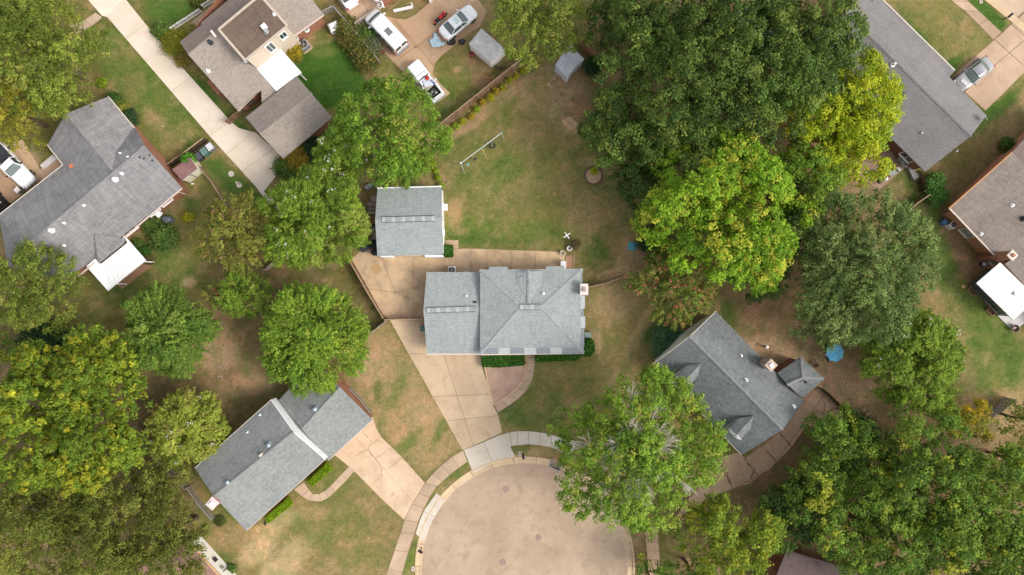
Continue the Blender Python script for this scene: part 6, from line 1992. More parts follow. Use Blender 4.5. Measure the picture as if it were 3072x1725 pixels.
bush("yellow leaved shrub against the front gable of the left house", *t(0, 0, 935, 825), .8, 1.1, ((150, 150, 60, 3), (110, 124, 56, 2)), leaf=.15)
bush("dark leafy shrub against the front gable of the left house, lower", *t(0, 0, 985, 900), 1.1, 1.2, DG, leaf=.16)
bush("green creeper spilling over the maroon shed roof", *q3(740, 760), .75, 2.5, ((84, 140, 44, 3), (104, 156, 52, 2)), leaf=.16)
MX = ((112, 118, 58, 3), (136, 128, 64, 2), (88, 98, 50, 2), (160, 136, 58, .8))
for i, (x, y, r, cc_, lb) in enumerate(((690, 215, 1.3, MX, "upper mixed shrub in the border left of the wire fence"), (735, 300, 1.4, MX, "second mixed shrub down the border left of the wire fence"), (790, 370, 1.4, MX, "third mixed shrub down the border left of the wire fence"), (840, 450, 1.5, MX, "lowest mixed shrub in the border left of the wire fence"),
                              (835, 290, 1.2, GN, "blue green shrub right of the wire fence above the red wheelbarrow"), (880, 360, 1.1, ((110, 118, 92, 3), (130, 130, 100, 1)), "greyish shrub right of the wire fence beside the red wheelbarrow"))):
    bush(lb, *t(1, 0, x, y), r, 1.3, cc_, group="shrubs along the wire fence", leaf=.17, seed=50 + i)
bush("spiky dark green yucca clump at the dormer house's gable", *t(2, 1, 1165, 1130), 1.9, 1.3, ((104, 140, 100, 3), (122, 156, 110, 2), (84, 120, 84, 2)), "yucca_clump", leaf=.2, spiky=True)
bush("dark spiky evergreen beside the broken brown driveway", *t(3, 2, 650, 370), 2.2, 2.0, ((48, 78, 52, 3), (62, 92, 58, 2)), "evergreen_shrub", leaf=.2, spiky=True)
bush("dead brown shrub standing in a white pot", 1725, 733, .62, 1.2, ((112, 98, 70, 3), (92, 80, 56, 2), (136, 118, 84, 1)), "dead_shrub", leaf=.12, n=500)
bush("lime plant in the ring of stones on the back lawn", *t(2, 0, 618, 1292), .42, .5, ((190, 190, 40, 3), (166, 180, 44, 2)), "garden_plant", leaf=.13, cat="plant")
bush("leafy vine bush beyond the long grey house's south corner", *t(3, 0, 1225, 1380), 1.1, 1.5, ((96, 142, 66, 3), (116, 158, 74, 2)), leaf=.16)
bush("leafy vine bush at the gate of the right edge house", *t(3, 1, 1245, 40), 1.2, 1.5, ((92, 136, 62, 3), (112, 152, 70, 2)), leaf=.16, seed=71)
bush("green shrub at the gable of the right edge house", *t(3, 0, 1785, 1110), .95, 1.1, ((80, 112, 46, 3), (100, 128, 54, 2)), leaf=.15)
bush("dark shrub behind the pale grey shed", *t(2, 0, 600, 510), 1.0, 1.0, DG, leaf=.17)
bush("dark evergreen bush left of the yellowing tulip tree's top", *t(0, 1, 400, 1110), 2.6, 2.6, DG, leaf=.2)
bush("small dark shrub beside the cream wall of the rose roofed house", *t(0, 2, 1752, 1392), .55, .6, GN, leaf=.15)
bush("dark weed patch beside the split level house's chimney end", *t(0, 2, 1660, 1035), .6, .2, ((98, 110, 56, 3), (116, 124, 62, 2)), leaf=.10)
bush("shrubby undergrowth below the coral crape myrtle's top", *t(2, 1, 1060, 370), 1.6, 1.2, DG, leaf=.18)
bush("olive undergrowth at the foot of the yellowing tulip tree", *t(0, 1, 900, 1300), 1.7, .9, ((104, 112, 52, 3), (124, 124, 60, 2)), leaf=.16)
bush("leafy bush at the top edge beside the picket fence", *t(0, 0, 1500, 20), .8, .8, ((84, 100, 46, 3), (120, 116, 56, 2)), leaf=.14)

# ---- fallen leaves
def litter():
    rng = np.random.default_rng(5)
    spots = [(1300, 450, 260, 160, 130, 0), (1400, 1000, 130, 80, 120, 0), (900, 950, 100, 160, 200, 1), (2420, 700, 140, 200, 260, 0), (800, 1350, 220, 110, 320, 1), (1950, 1180, 180, 130, 900, 2), (2130, 980, 90, 90, 500, 2), (430, 300, 120, 130, 260, 0), (560, 900, 190, 130, 420, 2),
             (1560, 780, 120, 160, 420, 1), (1900, 780, 80, 70, 420, 2), (2400, 380, 160, 120, 200, 0), (1880, 1240, 130, 70, 600, 2), (1480, 260, 70, 90, 300, 2), (2380, 100, 120, 80, 150, 0), (350, 780, 160, 120, 200, 0), (1620, 1400, 40, 60, 220, 2), (1150, 240, 70, 70, 160, 2), (600, 440, 60, 60, 60, 0), (250, 350, 100, 60, 160, 2)]
    pal = [np.array([c(214, 200, 150), c(190, 176, 120), c(170, 150, 100), c(220, 210, 180)]), np.array([c(190, 160, 110), c(164, 130, 88), c(206, 186, 140)]), np.array([c(120, 84, 58), c(96, 68, 48), c(150, 106, 70), c(176, 130, 88)])]
    P, C2 = [], []
    for x, y, rx, ry, n, k in spots:
        a = rng.normal(size=(n, 2)) * .5
        px = (x + a[:, 0] * rx) * 1.193; py = (y + a[:, 1] * ry) * 1.193
        w = np.stack([(px - 1536) / S, (862.5 - py) / S, np.full(n, .055) + rng.uniform(0, .01, n)], 1)
        P.append(w); C2.append(pal[k][rng.integers(0, len(pal[k]), n)])
    P = np.concatenate(P); C2 = np.concatenate(C2)
    root = {"_o": (0, 0, 0)}
    class Dm(dict): pass
    e = bpy.data.objects.new("tmp", None); e["_o"] = (0.0, 0.0, 0.0)
    o = leaf_mesh("fallen_leaves", P, unit(rng.normal(size=P.shape) * .25 + np.array([0, 0, 1.0])), rng.uniform(.05, .12, len(P)), rng.uniform(.04, .08, len(P)), C2, e, rng)
    o.parent = None
    bpy.data.objects.remove(e)
    tag(o, "dry leaves scattered over lawns and drives", kind="stuff")
litter()
# ================================================================== FENCES
M_fence = wood("fence_brown", c(158, 126, 100), c(120, 94, 74))
M_fencer = wood("fence_russet", c(182, 132, 96), c(148, 104, 76))
M_fenceg = wood("fence_grey", c(182, 170, 158), c(148, 136, 126))
M_fencew = wood("fence_white", (.80, .79, .77), (.72, .71, .69))
M_rail = wood("rail_tan", c(190, 162, 132), c(156, 128, 102))
M_wire = plain("wire_grey", c(168, 166, 160), .5, metal=.3)

def fence(label, pts, h, board=.14, gap=.012, mat=None, name="board_fence", rails=2, post_every=2.4, cap=None, group=None, side=1, thick=.022, rail_mat=None, post_mat=None):
    """boards, rails and posts along a pixel polyline (foot of the fence)"""
    mat = mat or M_fence
    P = wl(pts)
    mid = P[len(P) // 2]
    root = thing(name, label, "fence", (mid.x, mid.y, 0), group)
    rr = random.Random(int(pts[0][0]))
    bm = None
    for i in range(len(P) - 1):
        a, b = P[i], P[i + 1]
        L = (b - a).length; u = (b - a) / L
        s = Vector((-u.y, u.x, 0)) * side
        rz = math.atan2(u.y, u.x)
        n = max(1, int(L / max(.02, board + gap)))
        if board > 0:
            if bm is None:
                mb = MB().box((0, 0, h / 2), (board, thick, h))
                o = mb.build("board", mat)
                bm = o.data
                bpy.data.objects.remove(o)
            for k in range(n):
                p = a + u * ((k + .5) * L / n) + s * .03
                o = bpy.data.objects.new("board", bm)
                COL.objects.link(o)
                o.parent = root
                o.location = (p.x - mid.x, p.y - mid.y, rr.uniform(-.03, .01))
                o.rotation_euler = (rr.uniform(-.015, .015), 0, rz + rr.uniform(-.02, .02))
        for r in range(rails):
            z = h * (.2 + .65 * r / max(1, rails - 1))
            MB().bar(a + Vector((0, 0, z)), b + Vector((0, 0, z)), .04, .09).build("rail", rail_mat or mat, root)
        m = max(1, int(round(L / post_every)))
        for k in range(m + 1):
            if i > 0 and k == 0: continue
            p = a + u * (k * L / m) - s * .03
            MB().box((p.x, p.y, h * .5), (.09, .09, h * 1.04), rz).build("post", post_mat or rail_mat or mat, root)
        if cap:
            MB().bar(a + Vector((0, 0, h + .02)), b + Vector((0, 0, h + .02)), .10, .03).build("cap_rail", cap, root)
    return root

fence("tall brown board fence between the back lawn and the van yard", tl(1, 0, [(1375, 985), (1640, 775), (1931, 540)]) + [(1600, 170)], 1.85, cap=M_rail, side=-1)
fence("russet board fence behind the pale grey shed", [t(2, 0, 470, 260), t(2, 0, 560, 400), t(2, 0, 690, 505)], 1.8, mat=M_fencer)
fence("upper run of white picket fence along the path", tl(0, 0, [(1310, 232), (1525, 92)]), .95, .09, .085, M_fencew, "picket_fence", rail_mat=M_white, group="white picket fences")
fence("short white picket run touching the top edge", tl(0, 0, [(1545, 62), (1665, -14)]), .95, .09, .085, M_fencew, "picket_fence", rail_mat=M_white, group="white picket fences")
fence("dark slatted fence behind the maroon shed", [q3(10, 960), q3(600, 560), q3(1090, 190)], 1.25, .10, .06, wood("fence_dark", c(92, 74, 66), c(66, 52, 48)), cap=M_rail, side=-1)
fence("post and rail fence running down from the bins", [q3(620, 560), q3(940, 900), q3(1290, 1330), (688, 618)], 1.0, 0, 0, M_fence, "rail_fence", rails=3, cap=M_rail)
fence("thin wire fence beside the lush back lawn", [t(1, 0, 512, 120), t(1, 0, 600, 75), t(1, 0, 770, 270), t(1, 0, 940, 480)], 1.15, 0, 0, M_wire, "wire_fence", rails=3, cap=M_wire, post_every=1.8)
fence("weathered timber gate above the white van", [t(1, 0, 762, 205), t(1, 0, 930, 92)], 1.2, 0, 0, M_fenceg, "timber_gate", rails=4, cap=M_fenceg)
fence("brown board fence along the west edge of the concrete yard", tl(1, 1, [(722, 512), (850, 740), (978, 952)]), 1.5, cap=M_rail, side=-1)
fence("low closed gate across the driveway beside the garage", tl(1, 1, [(985, 962), (1275, 957)]), 1.3, .14, .02, M_fencer, "driveway_gate", cap=M_rail)
fence("grey board fence slanting down from the driveway gate", tl(1, 1, [(990, 972), (880, 1060)]), 1.5, mat=M_fenceg)
fence("grey board fence stub left of the white flowering crape myrtle", tl(1, 1, [(215, 485), (95, 590)]), 1.5, mat=M_fenceg)
fence("russet fence from the chimney towards the coral crape myrtle", tl(2, 1, [(572, 720), (700, 690), (825, 645)]), 1.3, mat=M_fencer, cap=M_rail, side=-1)
fence("grey board fence between the tulip tree and the split level house", tl(0, 2, [(1040, 320), (1120, 430), (1300, 640), (1440, 770)]), 1.6, mat=M_fenceg, side=-1)
fence("wire fence beside the chimney of the split level house", tl(0, 2, [(1440, 770), (1520, 880), (1625, 1005)]), 1.1, 0, 0, M_wire, "wire_fence", rails=3, cap=M_wire)
fence("brown fence right of the large dull oak", tl(3, 1, [(975, 180), (1070, 100), (1165, 35)]), 1.4, mat=M_fence, cap=M_rail)
fence("dark gate between the vine bush and the right edge house", tl(3, 1, [(1255, 90), (1310, 160), (1375, 130)]), 1.2, .06, .14, M_fence, "garden_gate", rails=3)
fence("rust and green timber fence crossing the dirt yard", tl(3, 2, [(380, 30), (470, 110), (560, 200), (640, 285)]), 1.2, mat=wood("fence_mossy", c(122, 96, 56), c(86, 82, 48)))
fence("grey fence at the right edge beside the golden tree", tl(3, 2, [(1630, 230), (1700, 190), (1800, 110)]), 1.6, mat=M_fenceg)
fence("dark picket run along the leaf strip south of the long grey house", tl(3, 0, [(1105, 1300), (1130, 1380), (1140, 1446)]), 1.2, .10, .06, wood("fence_umber", c(98, 76, 66), c(72, 56, 50)))
fence("low wire fence beside the split level house's right wing", tl(1, 2, [(720, 30), (800, 115), (875, 210)]), 1.0, 0, 0, M_wire, "wire_fence", rails=2, cap=M_wire)

fence("short brown fence from the cream driveway to the two storey house", tl(0, 0, [(1738, 935), (1850, 845)]), 1.4, mat=M_fence)
# ================================================================== VEHICLES
def paint(name, col, rough=.28):
    if name in MATS: return MATS[name]
    m, nt, b = nodes(name)
    f = noise(nt, posvec(nt), 2.5, 5.0, .65, .45, .8)
    nt.links.new(mixc(nt, f, col, tuple(x * .88 for x in col)), b.inputs["Base Color"])
    b.inputs["Roughness"].default_value = rough
    b.inputs["Coat Weight"].default_value = .5
    b.inputs["Coat Roughness"].default_value = .12
    MATS[name] = m
    return m
P_white = paint("paint_white", (.80, .80, .79))
P_silver = paint("paint_silver", c(160, 160, 158))
M_tyre = plain("tyre", c(40, 40, 42), .8)
M_rim = plain("rim", c(170, 172, 174), .35, metal=.6)
M_red = plain("lamp_red", c(190, 40, 44), .25)
M_lamp = plain("lamp_clear", c(214, 218, 220), .15)
M_win = glass("car_glass", (.045, .06, .062), .04)
M_winl = glass("car_glass_pale", (.16, .19, .185), .05)

def loft(st, ring):
    """st: stations; ring(station) -> list of points (closed at both ends)"""
    rows = [ring(s) for s in st]
    n = len(rows[0])
    vs = [p for r in rows for p in r]
    fs = []
    for i in range(len(rows) - 1):
        for k in range(n - 1):
            fs.append((i * n + k, i * n + k + 1, (i + 1) * n + k + 1, (i + 1) * n + k))
        fs.append((i * n + n - 1, i * n, (i + 1) * n, (i + 1) * n + n - 1))
    fs.append(tuple(range(n - 1, -1, -1))); fs.append(tuple(range((len(rows) - 1) * n, len(rows) * n)))
    return MB().add(vs, fs)

def wheels(root, xs, hw, r=.33, w=.22):
    for x in xs:
        for s in (1, -1):
            y = s * (hw - .07)
            ring = []
            t_ = MB()
            n = 18
            prof = [(r * .55, -w / 2), (r * .92, -w / 2), (r, -w * .36), (r, w * .36), (r * .92, w / 2), (r * .55, w / 2)]
            vs, fs = [], []
            for rr, yy in prof:
                for k in range(n):
                    a = 2 * math.pi * k / n
                    vs.append((x + rr * math.cos(a), y + yy, r + rr * math.sin(a)))
            m = len(prof)
            for i in range(m - 1):
                for k in range(n):
                    fs.append((i * n + k, i * n + (k + 1) % n, (i + 1) * n + (k + 1) % n, (i + 1) * n + k))
            ty = MB().add(vs, fs).build("wheel", M_tyre, root, smooth=True)
            rm = MB()
            yo = y + s * (w / 2 - .03)
            rm.add([(x + r * .56 * math.cos(2 * math.pi * k / n), yo, r + r * .56 * math.sin(2 * math.pi * k / n)) for k in range(n)], [tuple(range(n)) if s < 0 else tuple(range(n - 1, -1, -1))])
            for k in range(5):
                a = 2 * math.pi * k / 5
                rm.bar((x, yo + s * .012, r), (x + r * .5 * math.cos(a), yo + s * .012, r + r * .5 * math.sin(a)), .05, .02)
            rm.build("rim", M_rim, ty)

def quadpart(root, pts, mat, name, off=0.0):
    P = [Vector(p) for p in pts]
    n = (P[1] - P[0]).cross(P[2] - P[0]).normalized()
    return MB().add([p + n * off for p in P] + [p - n * (off + .012) for p in P], [(0, 1, 2, 3), (7, 6, 5, 4), (0, 4, 5, 1), (1, 5, 6, 2), (2, 6, 7, 3), (3, 7, 4, 0)]).build(name, mat, root)

def hull_ring(hw):
    def f(s):
        x, k, zl, zs, zt = s
        h = hw * k
        return [Vector(p) for p in ((x, -h * .90, zl), (x, -h, zl + .16), (x, -h, zs - .14), (x, -h * .955, zs - .02), (x, -h * .80, zs + (zt - zs) * .7), (x, -h * .4, zt - .008), (x, 0, zt), (x, h * .4, zt - .008), (x, h * .80, zs + (zt - zs) * .7), (x, h * .955, zs - .02), (x, h, zs - .14), (x, h, zl + .16), (x, h * .90, zl))]
    return f

def sedan(label, px, py, hx, hy, paintm, L=4.6, Wd=1.8, sunroof=None, group="cars", glassm=None, hood_patch=False):
    p = W(px, py)
    root = local_thing("car", label, "car", (p.x, p.y, 0.04), math.atan2(-hy, hx), group)
    hw = Wd / 2
    st = [(-.5, .66, .36, .66, .72), (-.487, .82, .28, .80, .86), (-.45, .91, .24, .90, .95), (-.36, .97, .21, .93, .985), (-.24, 1, .2, .94, .97), (0, 1, .19, .93, .95), (.2, 1, .19, .91, .96), (.33, .98, .2, .86, .94), (.42, .93, .22, .78, .85), (.47, .84, .25, .68, .75), (.492, .72, .30, .60, .66), (.5, .56, .36, .52, .56)]
    body = loft([(x * L, k, a, b, t_) for x, k, a, b, t_ in st], hull_ring(hw)).build("body", paintm, root, smooth=True)
    G = glassm or M_win
    zb, zr = .93, 1.42
    xwf, xrf, xrr, xrb = .205 * L, .055 * L, -.20 * L, -.335 * L
    bw, rw = hw * .86, hw * .66
    # cabin shell (pillars and roof) then panes set into it
    roofst = [(xrf, .93, zr - .02), (xrf - .25, 1, zr + .015), ((xrf + xrr) / 2, 1.02, zr + .035), (xrr + .25, 1, zr + .015), (xrr, .93, zr - .02)]
    vs, fs = [], []
    for x, k, z in roofst:
        for y, dz in ((-rw * k, -.05), (-rw * k * .86, 0), (-rw * .4, .02), (0, .026), (rw * .4, .02), (rw * k * .86, 0), (rw * k, -.05)):
            vs.append((x, y, z + dz))
    for i in range(4):
        for k in range(6):
            fs.append((i * 7 + k + 1, i * 7 + k, (i + 1) * 7 + k, (i + 1) * 7 + k + 1))
    MB().add(vs, fs).build("roof", paintm, root, smooth=True)
    # windscreen and rear window as curved panes
    def pane(x0, z0, w0, x1, z1, w1, bow, nm):
        vs, fs = [], []
        for j in range(5):
            k = j / 4
            for i in range(7):
                s = -1 + 2 * i / 6
                vs.append((x0 + (x1 - x0) * k + bow * (1 - s * s) * (1 - .4 * k), s * (w0 + (w1 - w0) * k), z0 + (z1 - z0) * k + .03 * math.sin(math.pi * k)))
        for j in range(4):
            for i in range(6):
                f = (j * 7 + i, j * 7 + i + 1, (j + 1) * 7 + i + 1, (j + 1) * 7 + i)
                fs.append(f if x0 > x1 else f[::-1])
        MB().add(vs, fs).build(nm, G, root, smooth=True)
    pane(xwf, zb - .01, bw * .98, xrf + .02, zr - .03, rw * .96, .10, "windscreen")
    pane(xrb, zb + .01, bw * .94, xrr - .02, zr - .03, rw * .94, -.08, "rear_window")
    for s in (1, -1):
        a0, a1 = xwf - .18, xrb + .16
        mids = [(a0, xrf - .06), (.0 * L, -.02 * L), (a1, xrr + .05)]
        for (b0, t0), (b1, t1) in zip(mids[:-1], mids[1:]):
            quadpart(root, [(b0 - .05, s * bw, zb), (b1 + .05, s * bw, zb), (t1 + .03, s * rw * 1.01, zr - .07), (t0 - .03, s * rw * 1.01, zr - .07)], G, "side_window")
        for (b0, t0) in ((xwf, xrf), (-.005 * L, -.02 * L), (xrb + .02, xrr)):
            MB().bar((b0, s * bw * .99, zb - .02), (t0, s * rw, zr - .04), .07, .05).build("pillar", paintm, root)
        MB().bar((xrf, s * rw, zr - .04), (xrr, s * rw, zr - .04), .05, .05).build("roof_rail", paintm, root)
        MB().bbox((xwf - .22, s * (hw + .09), .98), (.12, .2, .13), 0, .03).build("mirror", paintm, root)
        MB().bbox((.455 * L, s * hw * .66, .69), (.22, .34, .12), s * -.35, .03).build("headlight", M_lamp, root)
        MB().bbox((-.478 * L, s * hw * .70, .80), (.14, .36, .13), s * .3, .03).build("tail_light", M_red, root)
        MB().box((.0, s * (hw + .004), .62), (1.9, .012, .05)).build("door_moulding", M_dark, root)
    MB().box((.488 * L, 0, .5), (.06, .9, .14)).build("grille", M_dark, root)
    if sunroof:
        MB().bbox((xrf - .42, 0, zr + .045), (.52, .78, .03), 0, .01).build("sunroof", sunroof, root)
    if hood_patch:
        MB().bbox((.33 * L, .1, .945), (.42, .9, .012), .2, .004).build("faded_hood", plain("paint_faded", c(200, 200, 198), .5), root)
    wheels(root, (.305 * L, -.295 * L), hw)
    return root

sedan("white sedan with sunroof backed up beside the metal shed", 1376, 74, 600, -500, P_white, sunroof=plain("sunroof_pale", c(206, 222, 220), .2), glassm=glass("car_glass_grey", (.10, .12, .12), .05))
sedan("rear of a white sedan cut by the top edge", 1032, -24, -.55, -.83, P_white)
sedan("silver grey sedan on the top right driveway", 2908, 228, -520, 400, P_silver, sunroof=plain("sunroof_grey", c(150, 150, 160), .2), hood_patch=True, glassm=glass("car_glass_mid", (.10, .13, .12), .05))

def van():
    p = W(1162, 101)
    root = local_thing("van", "white passenger van with a grey roof hatch in the concrete yard", "van", (p.x, p.y, .04), math.atan2(600, -560))
    L, hw = 5.3, .98
    st = [(-.5, .90, .35, 1.2, 1.35), (-.492, .96, .28, 1.86, 1.96), (-.47, .98, .25, 1.93, 2.03), (-.3, 1, .22, 1.96, 2.06), (.1, 1, .2, 1.96, 2.06), (.21, .99, .2, 1.93, 2.02), (.255, .985, .2, 1.82, 1.90), (.345, .98, .2, 1.22, 1.29), (.42, .95, .22, 1.08, 1.15), (.47, .87, .26, .98, 1.02), (.493, .76, .32, .82, .86), (.5, .62, .38, .66, .70)]
    def ring(s):
        x, k, zl, zs, zt = s
        h = hw * k
        t_ = .90 if zs > 1.5 else .95
        return [Vector(q) for q in ((x, -h * .9, zl), (x, -h, zl + .15), (x, -h, min(1.1, zs - .1)), (x, -h * t_, zs - .04), (x, -h * t_ * .86, zt - .02), (x, -h * .4, zt - .004), (x, 0, zt), (x, h * .4, zt - .004), (x, h * t_ * .86, zt - .02), (x, h * t_, zs - .04), (x, h, min(1.1, zs - .1)), (x, h, zl + .15), (x, h * .9, zl))]
    loft([(x * L, k, a, b, t_) for x, k, a, b, t_ in st], ring).build("body", P_white, root, smooth=True)
    def side(x, z, s):
        k = (z - 1.1) / (1.92 - 1.1)
        return Vector((x, s * (hw * (1 - .10 * k) + .012), z))
    for s in (1, -1):
        for x0, x1 in ((1.08, .42), (.25, -.42), (-.52, -1.08), (-1.18, -2.45)):
            q_ = [side(x0, 1.16, s), side(x1, 1.16, s), side(x1, 1.76, s), side(x0 - (.22 if x0 > 1 else 0), 1.76, s)]
            quadpart(root, q_, M_win, "side_window", .0)
        MB().bbox((1.35, s * (hw + .13), 1.2), (.12, .24, .24), 0, .03).build("mirror", P_white, root)
        MB().bbox((2.52, s * .62, .82), (.1, .32, .18), s * -.3, .03).build("headlight", M_lamp, root)
        MB().bbox((-2.63, s * .84, 1.15), (.08, .14, .5), 0, .02).build("tail_light", M_red, root)
        quadpart(root, [(-2.655, s * .08, 1.25), (-2.655, s * .76, 1.25), (-2.625, s * .72, 1.82), (-2.625, s * .08, 1.82)], M_win, "rear_window", .012)
    vs, fs = [], []
    for j in range(5):
        k = j / 4
        for i in range(9):
            q_ = -1 + 2 * i / 8
            vs.append((1.86 - .50 * k + .10 * (1 - q_ * q_), q_ * (.88 - .08 * k), 1.30 + .60 * k))
    for j in range(4):
        for i in range(8):
            fs.append((j * 9 + i, j * 9 + i + 1, (j + 1) * 9 + i + 1, (j + 1) * 9 + i))
    MB().add(vs, fs).build("windscreen", M_win, root, smooth=True)
    MB().bbox((-.75, 0, 2.085), (.8, .62, .07), 0, .02).build("roof_hatch", plain("hatch_grey", c(122, 118, 124), .4), root)
    MB().bbox((-2.72, 0, .5), (.16, 1.8, .2), 0, .04).build("rear_bumper", M_grey, root); MB().bbox((2.66, 0, .48), (.14, 1.6, .2), 0, .04).build("front_bumper", M_grey, root)
    MB().box((-2.668, 0, .8), (.02, .34, .16)).build("number_plate", M_trim, root)
    wheels(root, (1.65, -1.55), hw, .36, .24)
van()

def pickup(label, px, py, hx, hy, L=5.5, Wd=1.86, open_hood=False, shell=False):
    p = W(px, py)
    root = local_thing("pickup", label, "pickup truck", (p.x, p.y, .04), math.atan2(-hy, hx), "pickup trucks")
    hw = Wd / 2
    cabr = -.06 * L            # back of the cab
    hood0 = .17 * L
    st = [(cabr / L, .98, .3, 1.05, 1.08), (.05, 1, .28, 1.05, 1.09), (hood0 / L, 1, .28, 1.04, 1.10), (.3, .985, .28, 1.0, 1.07), (.40, .96, .3, .94, 1.0), (.46, .90, .32, .84, .90), (.488, .80, .36, .74, .78), (.5, .66, .4, .64, .66)]
    if open_hood:
        # fenders, bulkhead and an open bay with the engine in it
        b = MB()
        for s in (1, -1):
            b.bbox((.325 * L, s * (hw - .14), .68), (.30 * L, .26, .76), 0, .05)
        b.bbox((.485 * L, 0, .66), (.10, Wd * .92, .66), 0, .05)
        b.bbox((.452 * L, 0, .98), (.14, Wd * .86, .06), 0, .02)
        b.bbox((.16 * L, 0, .72), (.12, Wd * .95, .86), 0, .03)
        b.build("front_body", P_white, root)
        MB().box((.315 * L, 0, .45), (.26 * L, Wd - .5, .3)).build("engine_bay", M_black, root)
        e = MB().bbox((.31 * L, .05, .78), (.7, .5, .36), 0, .05).build("engine", plain("engine_dark", c(72, 70, 68), .6, var=.4, scale=9), root)
        for x, y, r in ((.36, .15, .13), (.29, -.18, .10), (.33, -.4, .08)):
            MB().lathe([(r, .9), (r, 1.0), (r * .5, 1.02)], (x * L, y, 0), 14).build("engine_part", M_galv, root)
        MB().tube([(.38 * L, .35, .9), (.33 * L, .45, .97), (.26 * L, .3, .95)], .05, 8).build("hose", M_black, root)
        MB().bbox((.25 * L, .5, .88), (.28, .2, .24), 0, .02).build("battery", M_dark, root)
        MB().bbox(((cabr + .16 * L) / 2, 0, .68), (.16 * L - cabr, Wd * .98, .78), 0, .06).build("cab_body", P_white, root)
    else:
        loft([(x * L, k, a, b, t_) for x, k, a, b, t_ in st], hull_ring(hw)).build("body", P_white, root, smooth=True)
        MB().bbox((.472 * L, 0, .72), (.10, 1.1, .2), 0, .03).build("grille", M_dark, root)
    # cab
    zr = 1.72
    xf, xr = .07 * L, cabr + .08
    if not open_hood:
        xf = .075 * L
    rw = hw * .80
    vs, fs = [], []
    for x, z in ((xf + .06, zr - .05), (xf - .2, zr), ((xf + xr) / 2, zr + .02), (xr, zr - .02)):
        for y, dz in ((-rw, -.05), (-rw * .88, 0), (0, .03), (rw * .88, 0), (rw, -.05)):
            vs.append((x, y, z + dz))
    for i in range(3):
        for k in range(4):
            fs.append((i * 5 + k + 1, i * 5 + k, (i + 1) * 5 + k, (i + 1) * 5 + k + 1))
    MB().add(vs, fs).build("cab_roof", P_white, root, smooth=True)
    xb = hood0 + .05
    vs, fs = [], []
    for j in range(4):
        k = j / 3
        for i in range(7):
            q_ = -1 + 2 * i / 6
            vs.append((xb + (xf + .08 - xb) * k + .07 * (1 - q_ * q_), q_ * (hw * .90 + (rw * .97 - hw * .90) * k), 1.09 + (zr - .07 - 1.09) * k))
    for j in range(3):
        for i in range(6):
            fs.append((j * 7 + i, j * 7 + i + 1, (j + 1) * 7 + i + 1, (j + 1) * 7 + i))
    MB().add(vs, fs).build("windscreen", plain("windscreen_cover", c(170, 156, 148), .8, var=.15) if open_hood else M_winl, root, smooth=True)
    quadpart(root, [(cabr, -hw * .85, 1.08), (cabr, hw * .85, 1.08), (xr, rw * .93, zr - .08), (xr, -rw * .93, zr - .08)], M_win, "rear_window", .0)
    for s in (1, -1):
        quadpart(root, [(xb - .15, s * hw * .95, 1.08), (cabr + .05, s * hw * .95, 1.08), (xr + .02, s * rw, zr - .08), (xf - .02, s * rw, zr - .08)], M_win, "side_window")
        MB().bar((xb - .02, s * hw * .93, 1.07), (xf + .08, s * rw * .97, zr - .06), .08, .06).build("pillar", P_white, root); MB().bar((cabr + .02, s * hw * .93, 1.07), (xr, s * rw * .97, zr - .06), .10, .06).build("pillar", P_white, root)
        MB().bbox((xb - .3, s * (hw + .12), 1.12), (.12, .22, .2), 0, .03).build("mirror", M_dark if not open_hood else P_white, root)
        MB().bbox((.475 * L, s * hw * .74, .78), (.14, .3, .16), s * -.25, .03).build("headlight", M_lamp, root)
        MB().bbox((-.497 * L, s * hw * .9, .85), (.06, .12, .3), 0, .02).build("tail_light", M_red, root)
    # load bed
    xb0, xb1 = -.5 * L, cabr - .06
    bed = MB()
    for s in (1, -1):
        bed.bbox(((xb0 + xb1) / 2, s * (hw - .06), .76), (xb1 - xb0, .12, .62), 0, .03)
    bed.bbox((xb0 + .04, 0, .76), (.08, Wd - .24, .6), 0, .02); bed.bbox((xb1 - .04, 0, .76), (.08, Wd - .24, .6), 0, .02)
    bed.build("bed_side", P_white, root)
    MB().box(((xb0 + xb1) / 2, 0, .56), (xb1 - xb0 - .16, Wd - .24, .08)).build("bed_floor", M_dark, root)
    if shell:
        sh = [(xb0 + .02, .94, 1.05, 1.50, 1.56), (xb0 + .1, .96, 1.05, 1.56, 1.64), ((xb0 + xb1) / 2, .96, 1.05, 1.58, 1.66), (xb1 - .02, .95, 1.05, 1.56, 1.63)]
        def ring(s):
            x, k, zl, zs, zt = s
            h = hw * k
            return [Vector(q_) for q_ in ((x, -h, zl), (x, -h * .92, zs - .05), (x, -h * .8, zt - .02), (x, 0, zt), (x, h * .8, zt - .02), (x, h * .92, zs - .05), (x, h, zl))]
        loft(sh, ring).build("camper_shell", P_white, root, smooth=False)
        MB().box((xb1 - .45, 0, 1.655), (.035, Wd * .8, .012)).build("shell_seam", M_dark, root)
    MB().bbox((.505 * L, 0, .5), (.14, Wd * .96, .2), 0, .04).build("front_bumper", M_galv, root); MB().bbox((-.51 * L, 0, .5), (.12, Wd * .94, .18), 0, .04).build("rear_bumper", M_galv, root)
    wheels(root, (.33 * L, -.30 * L), hw, .36, .24)
    return root
pickup("white pickup with an empty dark load bed beside the left house", 52, 500, .7, .735, 5.6, 1.9)
pk = pickup("white pickup with its hood off and engine showing under the maple", 1281, 252, .61, .79, 4.6, 1.72, True, True)

